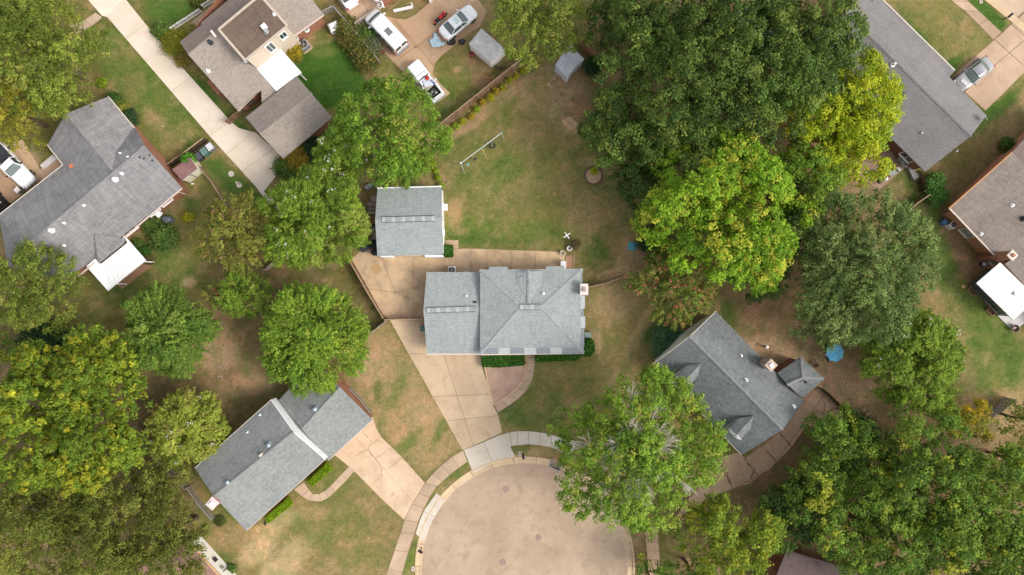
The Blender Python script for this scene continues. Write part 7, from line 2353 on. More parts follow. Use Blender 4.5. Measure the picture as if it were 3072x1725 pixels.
# things lying on the dismantled pickup
R2 = lambda x, y: (1200 + .1556 * x, 150 + .1556 * y)
def cloth(name, label, cat, pts, z, mat, amp=.06, seed=1, thick=.012, res=.14):
    """crumpled sheet over a pixel polygon"""
    P = [(v.x, v.y) for v in wl(pts, z)]
    x0, x1 = min(p[0] for p in P), max(p[0] for p in P); y0, y1 = min(p[1] for p in P), max(p[1] for p in P)
    nx, ny = int((x1 - x0) / res) + 2, int((y1 - y0) / res) + 2
    X, Y = np.meshgrid(np.linspace(x0, x1, nx), np.linspace(y0, y1, ny))
    ins = sdist(X.ravel(), Y.ravel(), P).reshape(X.shape) < .05
    Z = z + amp * (fbm(X, Y, .45, seed) * 1.6 + np.abs(fbm(X, Y, .25, seed + 5) - .5) * 1.5)
    cx, cy = (x0 + x1) / 2, (y0 + y1) / 2
    vs = [(x, y, zz) for x, y, zz in zip(X.ravel(), Y.ravel(), Z.ravel())]
    fs = []
    for j in range(ny - 1):
        for i in range(nx - 1):
            if ins[j, i] and ins[j, i + 1] and ins[j + 1, i] and ins[j + 1, i + 1]:
                fs.append((j * nx + i, j * nx + i + 1, (j + 1) * nx + i + 1, (j + 1) * nx + i))
    used = sorted({i for f in fs for i in f}); mp = {u_: k for k, u_ in enumerate(used)}
    V = [vs[i] for i in used]
    n = len(V)
    F = [tuple(mp[i] for i in f) for f in fs]
    ed = {}
    for f in F:
        for k in range(4): ed[(f[k], f[(k + 1) % 4])] = 1
    F2 = F + [tuple(i + n for i in f[::-1]) for f in F] + [(b, a, a + n, b + n) for a, b in ed if (b, a) not in ed]
    o = MB().add(V + [(x, y, zz - thick) for x, y, zz in V], F2).build(name, mat, None, smooth=True)
    return tag(o, label, cat)
cloth("tarpaulin", "blue and white sheet spread over the dismantled pickup's cab", "tarpaulin", [R2(*p) for p in ((430, 600), (560, 570), (640, 600), (690, 655), (600, 690), (500, 720), (450, 700))], 1.80, plain("sheet_white", c(214, 218, 226), .6), .05, 3)
cloth("tarpaulin", "deep blue fold of tarpaulin at the edge of the dismantled pickup's cab", "tarpaulin", [R2(*p) for p in ((560, 545), (600, 560), (692, 650), (640, 665))], 1.90, plain("sheet_blue", c(62, 104, 186), .5), .05, 4)
cp_ = W(*R2(530, 545), 1.8)
rc = thing("fuel_can", "red fuel can on top of the dismantled pickup", "fuel can", (cp_.x, cp_.y, 1.8))
M_redp = plain("plastic_red", c(204, 44, 44), .4)
MB().bbox((cp_.x, cp_.y, 1.97), (.42, .34, .34), .5, .05).build("body", M_redp, rc); MB().tube([(cp_.x - .1, cp_.y, 2.14), (cp_.x - .1, cp_.y, 2.2), (cp_.x + .1, cp_.y, 2.2), (cp_.x + .1, cp_.y, 2.14)], .02, 6).build("handle", M_redp, rc); MB().lathe([(.04, 2.14), (.04, 2.2)], (cp_.x + .14, cp_.y + .1, 0), 8).build("spout", M_black, rc)
R3 = lambda x, y: (1260 + .11411 * x, .11411 * y)
cloth("tarpaulin", "crumpled pale blue tarpaulin on the concrete behind the white sedan", "tarpaulin", [R3(*p) for p in ((365, 850), (450, 895), (530, 1000), (570, 1100), (640, 1115), (690, 1050), (715, 1100), (660, 1190), (500, 1245), (320, 1245), (265, 1170), (255, 1050), (345, 980))], .06, plain("sheet_paleblue", c(178, 202, 214), .5, var=.12), .12, 7)
# enclosed trailer at the left edge
p = W(-20, 590)
tr_ = local_thing("cargo_trailer", "white topped cargo trailer with black sides at the left edge", "trailer", (p.x, p.y, .04), math.atan2(-.735, .7))
MB().bbox((0, 0, 1.05), (4.4, 1.95, 1.5), 0, .03).build("box_body", M_black, tr_)
MB().bbox((-.1, 0, 1.86), (4.5, 2.02, .12), 0, .05).build("roof_panel", P_white, tr_)
MB().bbox((2.0, .0, .75), (.5, 1.95, .7), 0, .1).build("nose_box", M_dark, tr_)
for s in (1, -1):
    MB().bar((2.2, s * .5, .45), (3.2, 0, .45), .08).build("drawbar", M_black, tr_)
    MB().bar((-2.2, s * 1.0, 1.8), (2.2, s * 1.0, 1.8), .05).build("edge_trim", M_galv, tr_)
wheels(tr_, (.3, -.6), .98, .32, .2)
p = W(*reg(0, 420, .1556, [(322, 960)])[0], 1.0)
wb_ = thing("storage_tub", "small white lidded tub beside the cargo trailer", "tub", (p.x, p.y, 0))
MB().bbox((p.x, p.y, .5), (.5, .5, .9), .8, .04).build("body", M_grey, wb_); MB().bbox((p.x, p.y, .98), (.56, .56, .08), .8, .02).build("lid", plain("lid_white", c(226, 214, 210), .5), wb_)

# ================================================================== YARD CLUTTER
# motorcycle
p = W(1321.6, 60.5)
mo = local_thing("motorcycle", "red and black motorcycle standing on the concrete yard", "motorcycle", (p.x, p.y, .04), math.atan2(-270, -310) + math.pi)
for x in (.66, -.62):
    pts = [(x + .3 * math.cos(2 * math.pi * k / 16), 0, .3 + .3 * math.sin(2 * math.pi * k / 16)) for k in range(17)]
    w_ = MB().tube(pts, .07, 8, False).build("wheel", M_tyre, mo, smooth=True)
    MB().tube([(x, -.06, .3), (x, .06, .3)], .1, 10).build("hub", M_grey, w_)
MB().bbox((.15, 0, .78), (.55, .34, .28), 0, .09).build("fuel_tank", M_redp, mo); MB().bbox((-.35, 0, .74), (.6, .28, .14), 0, .05).build("seat", M_black, mo)
MB().bbox((.05, 0, .42), (.5, .34, .4), 0, .05).build("engine", M_dark, mo); MB().bbox((-.72, 0, .68), (.34, .22, .1), 0, .03).build("rear_fender", M_redp, mo); MB().bbox((.62, 0, .85), (.3, .3, .35), 0, .08).build("front_fairing", M_redp, mo)
MB().tube([(.42, -.38, .98), (.5, 0, .94), (.42, .38, .98)], .022, 8).build("handlebar", M_black, mo)
MB().tube([(.1, -.22, .3), (-.7, -.24, .34)], .05, 8).build("exhaust", M_galv, mo)
for s in (1, -1): MB().tube([(.48, s * .08, .92), (.66, s * .08, .3)], .03, 8).build("fork", M_grey, mo)

def lying_wheel(label, px, py, r, z, name="spare_tyre", group=None, rim=True):
    p = W(px, py)
    o = thing(name, label, "tyre", (p.x, p.y, z), group)
    pts = [(p.x + r * .78 * math.cos(2 * math.pi * k / 20), p.y + r * .78 * math.sin(2 * math.pi * k / 20), z + .11) for k in range(21)]
    MB().tube(pts, r * .28, 10, False).build("tyre", M_tyre, o, smooth=True)
    if rim:
        MB().lathe([(r * .56, .04), (r * .56, .14), (r * .46, .14), (r * .4, .08), (r * .12, .1)], (p.x, p.y, z), 18).build("rim", M_rim, o)
        sp_ = MB()
        for k in range(5):
            a = k * 1.2566
            sp_.bar((p.x, p.y, z + .13), (p.x + r * .5 * math.cos(a), p.y + r * .5 * math.sin(a), z + .13), .06, .03)
        sp_.build("spoke", M_rim, o)
    return o
lying_wheel("spare wheel with bright rim lying by the white sedan's rear corner", *R3(790, 1115), .34, .04)
lying_wheel("bare black tyre leaning beside the spare wheel", *R3(865, 1115), .32, .05, "loose_tyre", None, False)
p = W(*R3(1105, 1105))
bg = MB().add([(p.x + .42 * math.cos(a) * (1 + .2 * math.sin(3 * a)), p.y + .36 * math.sin(a), .02) for a in [k * .524 for k in range(12)]] + [(p.x + .26 * math.cos(a), p.y + .22 * math.sin(a), .34 + .05 * math.sin(2 * a)) for a in [k * .524 for k in range(12)]] + [(p.x, p.y, .42)],
              [(i, (i + 1) % 12, 12 + (i + 1) % 12, 12 + i) for i in range(12)] + [(12 + i, 12 + (i + 1) % 12, 24) for i in range(12)]).build("rubbish_bag", M_dark, None)
tag(bg, "black rubbish bag on the grass edge left of the white shed", "bag")
# wheelbarrow
p = W(1146, 156)
wbw = local_thing("wheelbarrow", "faded red wheelbarrow beside the white van", "wheelbarrow", (p.x, p.y, 0), R_(115))
M_wb = plain("barrow_red", c(206, 112, 92), .6, var=.2)
vs = [(-.40, -.30, .58), (.42, -.24, .62), (.42, .24, .62), (-.40, .30, .58), (-.22, -.17, .3), (.24, -.12, .3), (.24, .12, .3), (-.22, .17, .3)]
MB().add(vs, [(4, 5, 6, 7), (0, 1, 5, 4), (1, 2, 6, 5), (2, 3, 7, 6), (3, 0, 4, 7)]).build("tray", M_wb, wbw)
for s in (1, -1):
    MB().bar((.62, s * .08, .26), (-.9, s * .28, .5), .045).build("handle", M_rail, wbw); MB().bar((-.25, s * .2, .4), (-.3, s * .24, .0), .03).build("leg", M_grey, wbw)
pts = [(.62 + .17 * math.cos(2 * math.pi * k / 14), 0, .18 + .17 * math.sin(2 * math.pi * k / 14)) for k in range(15)]
MB().tube(pts, .04, 8, False).build("wheel", M_tyre, wbw)
# white panel bench / door lying on the dry grass
bq = reg(1080, 0, .1556, [(640, 195), (1020, 108), (1032, 168), (660, 250)])
P4 = wl(bq)
pb_ = thing("white_pallet", "white slatted panel lying on the dry grass near the top edge", "panel", tuple(P4[0]))
for k in range(4):
    a = P4[0].lerp(P4[3], (k + .5) / 4); b = P4[1].lerp(P4[2], (k + .5) / 4)
    MB().bar((a.x, a.y, .14), (b.x, b.y, .14), (P4[0] - P4[3]).length / 4.5, .04).build("slat", M_white, pb_)
for k in (.05, .35, .65, .95):
    a = P4[0].lerp(P4[1], k); b = P4[3].lerp(P4[2], k)
    MB().bar((a.x, a.y, .07), (b.x, b.y, .07), .08, .1).build("batten", M_trim, pb_)
a, b = W(*reg(1080, 0, .1556, [(988, 58)])[0]), W(*reg(1080, 0, .1556, [(1015, 110)])[0])
MB().bar((a.x, a.y, .12), (b.x, b.y, .12), .12, .1).build("arm", M_white, pb_)
a, b = W(*reg(1080, 0, .1556, [(545, 190)])[0]), W(*reg(1080, 0, .1556, [(785, 5)])[0])
tag(MB().bar((a.x, a.y, .06), (b.x, b.y, .06), .1, .08).build("timber_beam", M_rail), "long tan timber beam lying left of the white slatted panel", "beam")
# white lattice post
p = W(*reg(1080, 0, .1556, [(420, 170)])[0])
lt = thing("lattice_post", "white square lattice frame at the gate near the top edge", "frame", (p.x, p.y, 0))
for dx, dy, sx, sy in ((.25, 0, .07, .56), (-.25, 0, .07, .56), (0, .25, .56, .07), (0, -.25, .56, .07)):
    v = Vector((dx, dy, 0)); v.rotate(Matrix.Rotation(R_(45), 3, 'Z'))
    MB().box((p.x + v.x, p.y + v.y, .9), (sx, sy, .08), R_(45)).build("frame_side", M_white, lt)
MB().bar((p.x - .2, p.y + .02, .9), (p.x + .2, p.y - .02, .9), .06).build("brace", M_white, lt); MB().box((p.x, p.y, .45), (.1, .1, .9), R_(45)).build("post", M_fence, lt)
a, b = W(*reg(1080, 0, .1556, [(1395, 5)])[0]), W(*reg(1080, 0, .1556, [(1345, 65)])[0])
tag(MB().bar((a.x, a.y, .5), (b.x, b.y, .5), .14, 1.0).build("gate_post", M_white), "short white gate leaf at the top edge right of the dry grass", "gate")
# red mower beside the white shed
p = W(*t(1, 0, 1630, 415))
mw = thing("lawn_mower", "small red lawn mower against the white shed's wall", "mower", (p.x, p.y, 0))
MB().bbox((p.x, p.y, .22), (.5, .42, .18), .7, .06).build("deck", M_redp, mw); MB().lathe([(.14, .3), (.14, .45), (.08, .5)], (p.x, p.y, 0), 10).build("motor", M_dark, mw)
for dx, dy in ((.2, .2), (-.2, .2), (.2, -.2), (-.2, -.2)): MB().lathe([(.09, 0), (.09, .16)], (p.x + dx, p.y + dy, 0), 8).build("wheel", M_tyre, mw)
MB().tube([(p.x - .2, p.y - .15, .3), (p.x + .5, p.y - .5, .9), (p.x + .6, p.y - .35, .9), (p.x, p.y + .1, .3)], .016, 6).build("handle", M_grey, mw)
# logs behind the shed
for i, (x0, y0, x1, y1) in enumerate(((1790, 525, 1850, 505), (1800, 500, 1862, 522), (1840, 530, 1880, 505))):
    a, b = W(*t(1, 0, x0, y0)), W(*t(1, 0, x1, y1))
    tag(MB().tube([(a.x, a.y, .1 + i * .03), (b.x, b.y, .1 + i * .03)], .08, 9).build("log", M_bark), ("left", "middle", "right")[i] + " of three cut logs lying between the white shed and the fence", "log", "cut logs")
# swing set
R5 = lambda x, y: (1350 + .11064 * x, 360 + .11064 * y)
zt = 2.2
A, B = W(*R5(300, 1165), zt), W(*R5(1405, 345), zt)
sw = thing("swing_set", "pale metal swing set with a long top bar on the back lawn", "swing set", (A.x, A.y, 0))
M_swing = plain("swing_metal", c(196, 198, 190), .4, metal=.3, var=.1)
M_swg = plain("swing_green", c(120, 176, 156), .4)
MB().tube([A, B], .055, 10).build("top_bar", M_swing, sw)
for x, y, q_, mt in ((110, 1190, A, M_rail), (390, 1440, A, M_swing), (1320, 250, B, M_rail)):
    f = W(*R5(x, y)); MB().tube([(f.x, f.y, 0), q_], .04, 8).build("leg", mt, sw)
f = W(*R5(1455, 520)); MB().tube([(f.x, f.y, 0), B], .04, 8).build("leg", M_swing, sw)
m = A.lerp(B, .5)
for x, y, mt in ((730, 725, M_rail), (1015, 1090, M_rail)):
    f = W(*R5(x, y)); MB().tube([(f.x, f.y, 0), m], .04, 8).build("leg", mt, sw)
for q_ in (A, B, m):
    MB().lathe([(.09, -.09), (.11, 0), (.09, .09)], tuple(q_), 10).build("bracket", M_swg if q_ is not A else M_white, sw)
for i, (k, col) in enumerate(((.30, M_dark), (.12, M_swg))):
    q_ = A.lerp(B, k)
    s_ = Vector((q_.x + .1, q_.y - .25, .55))
    st = MB().bbox(tuple(s_), (.45, .22, .05), math.atan2((B - A).y, (B - A).x), .02).build("swing_seat", col, sw)
    u = (B - A).normalized()
    for e in (.2, -.2):
        MB().tube([tuple(s_ + u * e), tuple(q_ + u * e)], .012, 5).build("chain", M_rail, st)
p = W(*R5(1145, 680), .5)
ts = thing("tyre_swing", "black tyre swing hanging from the swing set", "tyre swing", (p.x, p.y, .5))
pts = [(p.x + .3 * math.cos(2 * math.pi * k / 20), p.y + .3 * math.sin(2 * math.pi * k / 20), .5) for k in range(21)]
MB().tube(pts, .09, 9, False).build("tyre", M_tyre, ts, smooth=True)
for k in range(3):
    a = k * 2.094 + .5
    hk = A.lerp(B, .72)
    MB().tube([(p.x + .3 * math.cos(a), p.y + .3 * math.sin(a), .56), (hk.x, hk.y, zt)], .012, 5).build("rope", M_trim, ts)
# ring of stones
p = W(*t(2, 0, 615, 1325))
rg = thing("stone_ring", "ring of brown stones round a small bed on the back lawn", "garden bed", (p.x, p.y, 0))
MB().lathe([(.88, -.02), (.88, .05), (.4, .08)], (p.x, p.y, 0), 24).build("soil", plain("bed_soil", c(196, 164, 132), .95, var=.3, scale=7), rg)
M_stone = wood("stone_brown", c(132, 104, 84), c(104, 82, 68))
for k in range(22):
    a = 2 * math.pi * k / 22; r_ = random.Random(k)
    MB().bbox((p.x + .96 * math.cos(a), p.y + .96 * math.sin(a), .07), (.15, .24 + r_.uniform(-.03, .03), .14 + r_.uniform(0, .04)), a + r_.uniform(-.1, .1), .03).build("stone", M_stone, rg)
# white X clothes post
p = W(1701, 706, 1.6)
xo = thing("washing_line_post", "white cross topped washing line post on the back lawn", "post", (p.x, p.y, 0))
for a in (R_(35), R_(-57)):
    MB().box((p.x, p.y, 1.6 + (.03 if a > 0 else 0)), (.86, .09, .05), a).build("cross_arm", M_white, xo)
MB().box((p.x, p.y, .8), (.08, .08, 1.58)).build("post", M_white, xo)
# turquoise sandbox with domed lid
p = W(1895.7, 739)
so_ = thing("sandbox", "turquoise play sandbox with a domed lid under the trees' edge", "sandbox", (p.x, p.y, 0))
MB().lathe([(.42, 0), (.50, .12), (.50, .22), (.44, .24)], (p.x, p.y, 0), 8).build("tray", plain("plastic_turquoise", c(92, 178, 178), .4), so_)
MB().lathe([(.44, .22), (.42, .32), (.28, .42), (.1, .46), (.01, .47)], (p.x, p.y, 0), 8).build("lid", plain("plastic_teal", c(84, 160, 174), .45, var=.2), so_)
for k in range(4):
    a = .5 + k * 1.57
    MB().bbox((p.x + .5 * math.cos(a), p.y + .5 * math.sin(a), .18), (.2, .2, .1), a, .03).build("handle", MATS["plastic_turquoise"], so_)
def pot(label, px, py, r, h, mat, name="flower_pot"):
    p = W(px, py)
    o = thing(name, label, "pot", (p.x, p.y, 0))
    MB().lathe([(r * .7, .03), (r, h), (r * 1.08, h), (r * 1.08, h + .04), (r * .9, h + .04), (r * .86, h - .06), (.01, h - .06)], (p.x, p.y, 0), 18).build("bowl", mat, o)
    MB().lathe([(r * .84, h - .08), (r * .3, h - .03)], (p.x, p.y, 0), 14).build("soil", plain("pot_soil", c(150, 122, 100), .95, var=.35, scale=9), o)
pot("round pale pot standing on the patio corner", 1687, 759, .27, .4, plain("pot_pale", c(206, 196, 180), .7))
pot("white pot half under the dead shrub", 1708, 746, .28, .4, M_white)
p = W(1690, 793)
wh = thing("patio_heater_cabinet", "white cabinet against the back wall of the central house", "cabinet", (p.x, p.y, 0))
MB().bbox((p.x - .08, p.y + .05, .5), (.6, .55, 1.0), 0, .03).build("body", M_white, wh); MB().bbox((p.x + .12, p.y - .35, .45), (.22, .4, .9), 0, .03).build("side_unit", M_white, wh)
# raised bed at the end of the patio
bq = wl(reg(1660, 660, .1556, [(250, 690), (398, 690), (398, 925), (250, 925)]))
rb = thing("raised_bed", "narrow timber edged bed at the end of the patio", "garden bed", tuple(bq[0]))
MB().prism([(v.x, v.y) for v in bq], -.02, .06).build("mulch", plain("mulch_red", c(176, 138, 108), .95, var=.3, scale=9), rb)
for i in range(4):
    a, b = bq[i], bq[(i + 1) % 4]; MB().bar((a.x, a.y, .08), (b.x, b.y, .08), .1, .18).build("edging_board", M_rail, rb)
# pavers by the pale shed
M_paver = wood("paver_tan", c(198, 166, 132), c(176, 144, 112))
pv = thing("paver_square", "hollow square of tan pavers beside the pale grey shed", "pavers", tuple(W(*q2(200, 650))))
rr_ = random.Random(4)
def paver(parent, x, y, s, rz, mat=None):
    v = W(*q2(x, y)); MB().bbox((v.x, v.y, .03), (s, s * .92, .07), rz, .015).build("paver", mat or M_paver, parent)
for x, y in ((115, 688), (155, 650), (195, 612), (232, 575), (155, 722), (195, 755), (232, 722), (270, 690), (300, 652), (268, 605), (330, 620)):
    paver(pv, x, y, .34 + rr_.uniform(-.03, .03), R_(42) + rr_.uniform(-.1, .1))
for x, y in ((255, 620), (290, 590), (290, 570)):
    v = W(*q2(x, y)); MB().bbox((v.x, v.y, .03), (.2, .1, .06), rr_.uniform(0, 3), .01).build("brick", plain("brick_loose", c(166, 92, 70), .9), pv)
pv2 = thing("paver_edging", "broken line of flat stones along the reddish dirt patch", "pavers", tuple(W(*q2(330, 950))))
for i, (x, y) in enumerate(((275, 790), (290, 830), (330, 850), (240, 900), (215, 915), (260, 960), (285, 985), (320, 1000), (350, 1030), (385, 1050), (410, 1085), (300, 800))):
    paver(pv2, x, y, .2 + rr_.uniform(0, .14), rr_.uniform(0, 1.5), wood("stone_sand", c(186, 154, 122), c(160, 128, 100)))
sl_ = thing("stone_landing", "pale sandstone slabs at the lower end of the dirt patch", "slabs", tuple(W(*q2(390, 1230))))
sq = [q2(*p_) for p_ in ((280, 1190), (400, 1120), (530, 1235), (410, 1335))]
for qq in cut([sq], [(q2(340, 1155), q2(470, 1290)), (q2(330, 1260), q2(470, 1180))]):
    w = inset([(v.x, v.y) for v in wl(qq)], .02); MB().prism([(v.x, v.y) for v in w], -.02, .06 + rr_.uniform(0, .02)).build("slab", concrete("sandstone", c(214, 178, 138), c(198, 160, 122), c(168, 130, 98), .5), sl_)
# clutter between the round crape myrtle and the detached garage
G4 = lambda x, y: (1060 + .1556 * x, 540 + .1556 * y)
dk = thing("timber_platform", "grey plank platform against the west wall of the detached garage", "platform", tuple(W(*G4(360, 540))))
for k in range(9):
    a, b = W(*G4(285, 425 + k * 28)), W(*G4(450, 425 + k * 28))
    MB().bar((a.x, a.y, .3), (b.x, b.y, .3), .16, .05).build("plank", M_fenceg if k % 3 else M_fence, dk)
for x, y in ((290, 430), (290, 650), (445, 430), (445, 650)):
    v = W(*G4(x, y)); MB().box((v.x, v.y, .14), (.1, .1, .28)).build("leg", M_fence, dk)
v = W(*G4(410, 365))
cr_ = thing("lattice_crate", "white square grid crate above the plank platform", "crate", (v.x, v.y, 0))
for k in range(4):
    MB().box((v.x - .27 + k * .18, v.y, .35), (.05, .6, .05)).build("bar", M_trim, cr_); MB().box((v.x, v.y - .27 + k * .18, .36), (.6, .05, .05)).build("bar", M_trim, cr_)
MB().box((v.x, v.y, .16), (.55, .55, .3)).build("crate_body", M_fence, cr_)
v = W(*G4(395, 800))
ch = thing("wooden_chair", "small pale wooden frame chair by the detached garage's west wall", "chair", (v.x, v.y, 0))
for dx, dy in ((-.2, .25), (.2, .25), (-.2, -.25), (.2, -.25)): MB().box((v.x + dx, v.y + dy, .42), (.05, .05, .84)).build("leg", M_rail, ch)
for dy in (.25, -.25): MB().box((v.x, v.y + dy, .8), (.45, .05, .05)).build("arm", M_rail, ch)
MB().box((v.x - .2, v.y, .8), (.05, .5, .05)).build("back", M_rail, ch); MB().box((v.x, v.y, .42), (.42, .48, .05)).build("seat", plain("seat_rust", c(160, 104, 78), .7), ch)
for i, (x, y, r_, h_, mm, lb) in enumerate(((410, 1235, .45, .9, M_black, "black round bin left of the detached garage's lower half"), (440, 1395, .4, .9, M_black, "black round bin at the garage's southwest corner"), (400, 960, .26, .6, M_grey, "grey metal can among the clutter beside the garage"), (395, 880, .24, .5, M_dark, "dark bucket among the clutter beside the garage"))):
    v = W(*G4(x, y)); o = thing("round_bin", lb, "bin", (v.x, v.y, 0))
    MB().lathe([(r_ * .8, 0), (r_, h_), (r_ * 1.05, h_)], (v.x, v.y, 0), 16).build("body", mm, o); MB().lathe([(r_, h_), (r_ * .9, h_ + .06), (.02, h_ + .1)], (v.x, v.y, 0), 16).build("lid", mm, o)
for i, (x0, y0, x1, y1) in enumerate(((375, 1010, 430, 1100), (340, 1040, 380, 1090), (400, 1060, 445, 1150), (410, 1010, 440, 1040))):
    a, b = W(*G4(x0, y0)), W(*G4(x1, y1))
    tag(MB().tube([(a.x, a.y, .2 + .1 * i), (b.x, b.y, .5)], .03, 7).build("pole", (M_trim, M_grey, M_trim, M_white)[i]), ("longest pale pole", "thin grey pole", "second pale pole", "short white pole")[i] + " in the clutter beside the garage", "pole", "poles beside the garage")
v = W(*G4(225, 1270)); a_ = R_(28)
tag(MB().bbox((v.x, v.y, .35), (1.0, 1.2, .7), a_, .05).build("trailer_cover", plain("cover_slate", c(66, 70, 78), .6)), "dark slate covered box peeping out under the round crape myrtle", "box")
v = W(*G4(300, 145))
tag(MB().bbox((v.x, v.y, .3), (.7, .5, .6), R_(30), .06).build("cool_box", plain("box_sage", c(150, 160, 152), .6)), "sage green box behind the detached garage's northwest corner", "box")
v = W(*G4(375, 95))
tag(MB().bbox((v.x, v.y, .25), (.4, .35, .5), R_(30), .05).build("small_crate", plain("box_bluegrey", c(112, 128, 140), .6)), "blue grey crate next to the sage green box", "crate")
# bins by the cream driveway
for x, y, mm, lb, lm in ((1120, 350, M_grey, "pale grey lidded bin nearest the cream driveway", plain("lid_pale", c(214, 210, 214), .5)), (965, 470, M_bin, "green wheelie bin with a stained lid in the row by the cream driveway", plain("lid_greenish", c(112, 138, 132), .5, var=.3)), (815, 600, M_dark, "dark slate bin furthest from the cream driveway", plain("lid_slate", c(88, 84, 98), .5, var=.2))):
    v = W(*q3(x, y), 1.05)
    o = thing("wheelie_bin", lb, "bin", (v.x, v.y, 0), "bins by the cream driveway")
    MB().bbox((v.x, v.y, .5), (.62, .68, .95), R_(36), .04).build("body", mm, o); MB().bbox((v.x, v.y, 1.02), (.7, .76, .09), R_(36), .03).build("lid", lm, o)
    hb = Vector((0, .42, 0)); hb.rotate(Matrix.Rotation(R_(36), 3, 'Z')); MB().box((v.x + hb.x, v.y + hb.y, .98), (.5, .05, .05), R_(36)).build("handle", M_black, o)
v = W(*q3(685, 1328))
tag(MB().bbox((v.x, v.y, .06), (.3, .14, .1), .1, .02).build("white_block", M_white), "small white block lying below the maroon shed", "block")
for i, (x, y, s_) in enumerate(((1695, 1065, .34), (1840, 1295, .14), (1905, 1365, .3), (1905, 1320, .14))):
    v = W(*q3(x, y)); tag(MB().lathe([(s_, -.01), (s_, .03), (s_ * .8, .045)], (v.x, v.y, 0), 9).build("stepping_stone", M_pale), ("largest round stepping stone on the lawn strip", "small upper stepping stone left of the pair", "larger stepping stone at the lower end of the lawn strip", "small stepping stone just above the larger lower one")[i], "stepping stone", "stepping stones by the cream driveway")
# white tub near the brick wall of the two storey house
v = W(*t(1, 0, 592, 205), .5)
o = thing("storage_tank", "white rounded tank on the dirt beside the two storey house", "tank", (v.x, v.y, 0))
MB().bbox((v.x, v.y, .5), (1.15, .95, .95), R_(25), .16).build("shell", M_white, o); MB().box((v.x, v.y, .04), (1.2, 1.0, .08), R_(25)).build("base", M_walk, o)
# low grill under a cover behind the left house
v = W(*t(0, 1, 1262, 210), .6)
o = thing("kettle_barbecue", "covered grey barbecue behind the left house", "barbecue", (v.x, v.y, 0))
vs_ = MB()
M_ = Matrix.Translation((v.x, v.y, 0)) @ Matrix.Rotation(R_(-10), 4, 'Z')
rings = []
for k_, z in ((.62, .1), (.62, .7), (.5, .95), (.25, 1.08)):
    rings.append([M_ @ Vector((k_ * math.cos(2 * math.pi * i / 14), k_ * .72 * math.sin(2 * math.pi * i / 14), z)) for i in range(14)])
vs = [p_ for r in rings for p_ in r]
fs = [(i * 14 + k, i * 14 + (k + 1) % 14, (i + 1) * 14 + (k + 1) % 14, (i + 1) * 14 + k) for i in range(3) for k in range(14)] + [tuple(range(42, 56))]
MB().add(vs, fs).build("cover", plain("cover_grey", c(98, 104, 110), .4, var=.25), o, smooth=True)
for s in (1, -1): MB().bar((v.x - .3 * s, v.y - .2, .0), (v.x - .3 * s, v.y - .2, .2), .05).build("leg", M_black, o)
# cluttered patio near the yellow trees
pp_ = [W(*t(3, 0, x, y)) for x, y in ((640, 1270), (830, 1440), (1060, 1240), (880, 1090))]
tag(MB().prism([(p_.x, p_.y) for p_ in pp_], -.04, .04).build("patio_slab", concrete("patio_brown", c(168, 140, 118), c(148, 122, 102), c(112, 90, 74), .6)), "brown concrete patio strewn with furniture below the yellow trees", kind="structure")
K6 = lambda x, y: (2560 + .1556 * x, 430 + .1556 * y)
M_wick = plain("wicker_pale", c(206, 204, 194), .7, var=.15)
def tubchair(label, x, y, rz):
    v = W(*K6(x, y))
    o = local_thing("tub_chair", label, "chair", (v.x, v.y, .04), rz, "pale tub chairs on the cluttered patio")
    pts = [(.33 * math.cos(a), .33 * math.sin(a), .72) for a in [R_(-130 + k * 20) for k in range(14)]]
    MB().tube(pts, .04, 7).build("back_rail", M_wick, o)
    for k in range(0, 14, 3): MB().tube([(pts[k][0] * .9, pts[k][1] * .9, .1), pts[k]], .02, 6).build("upright", M_wick, o)
    MB().lathe([(.28, .36), (.3, .42), (.2, .44)], (0, 0, 0), 14).build("seat", plain("seat_sage", c(142, 146, 128), .8), o)
    for a in (45, 135, 225, 315): MB().tube([(.24 * math.cos(R_(a)), .24 * math.sin(R_(a)), 0), (.22 * math.cos(R_(a)), .22 * math.sin(R_(a)), .38)], .02, 6).build("leg", M_wick, o)
tubchair("pale tub chair nearest the brick wall on the cluttered patio", 925, 420, R_(40)); tubchair("pale tub chair half under yellow leaves beside the brick wall", 865, 325, R_(50))
tubchair("pale tub chair in the middle of the cluttered patio", 625, 525, R_(200))
lying_wheel("white rimmed tyre planter at the left of the cluttered patio", *K6(245, 585), .3, .04, "tyre_planter")
v = W(*K6(745, 570)); o = local_thing("sun_lounger", "grey folded lounger on the cluttered patio", "lounger", (v.x, v.y, .04), R_(38))
MB().bbox((0, 0, .3), (1.1, .5, .08), 0, .03).build("bed", plain("lounger_grey", c(150, 154, 160), .6), o); MB().bbox((.55, 0, .42), (.3, .5, .3), 0, .04).build("headrest", M_wick, o)
for dx in (-.45, .45):
    for dy in (-.2, .2): MB().box((dx, dy, .13), (.05, .05, .26)).build("leg", M_grey, o)
v = W(*K6(490, 640)); o = thing("patio_table", "dark round patio table with a white paper on the cluttered patio", "table", (v.x, v.y, 0))
MB().lathe([(.55, .68), (.56, .72), (.5, .73)], (v.x, v.y, 0), 20).build("top", plain("table_dark", c(78, 66, 62), .6), o); MB().tube([(v.x, v.y, 0), (v.x, v.y, .7)], .05, 8).build("leg", M_dark, o); MB().lathe([(.3, .04), (.28, .07)], (v.x, v.y, 0), 12).build("base", M_dark, o)
tag(MB().box((v.x, v.y - .05, .745), (.28, .2, .015), .4).build("paper_sheet", M_white), "white sheet of paper on the dark patio table", "paper")
v = W(*K6(600, 690)); tag(MB().lathe([(.16, .04), (.2, .42), (.14, .46), (.02, .47)], (v.x, v.y, 0), 12).build("white_pail", M_white), "round white pail right of the dark patio table", "pail")
v = W(*K6(440, 745)); o = thing("grill", "black grill at the front of the cluttered patio", "grill", (v.x, v.y, 0))
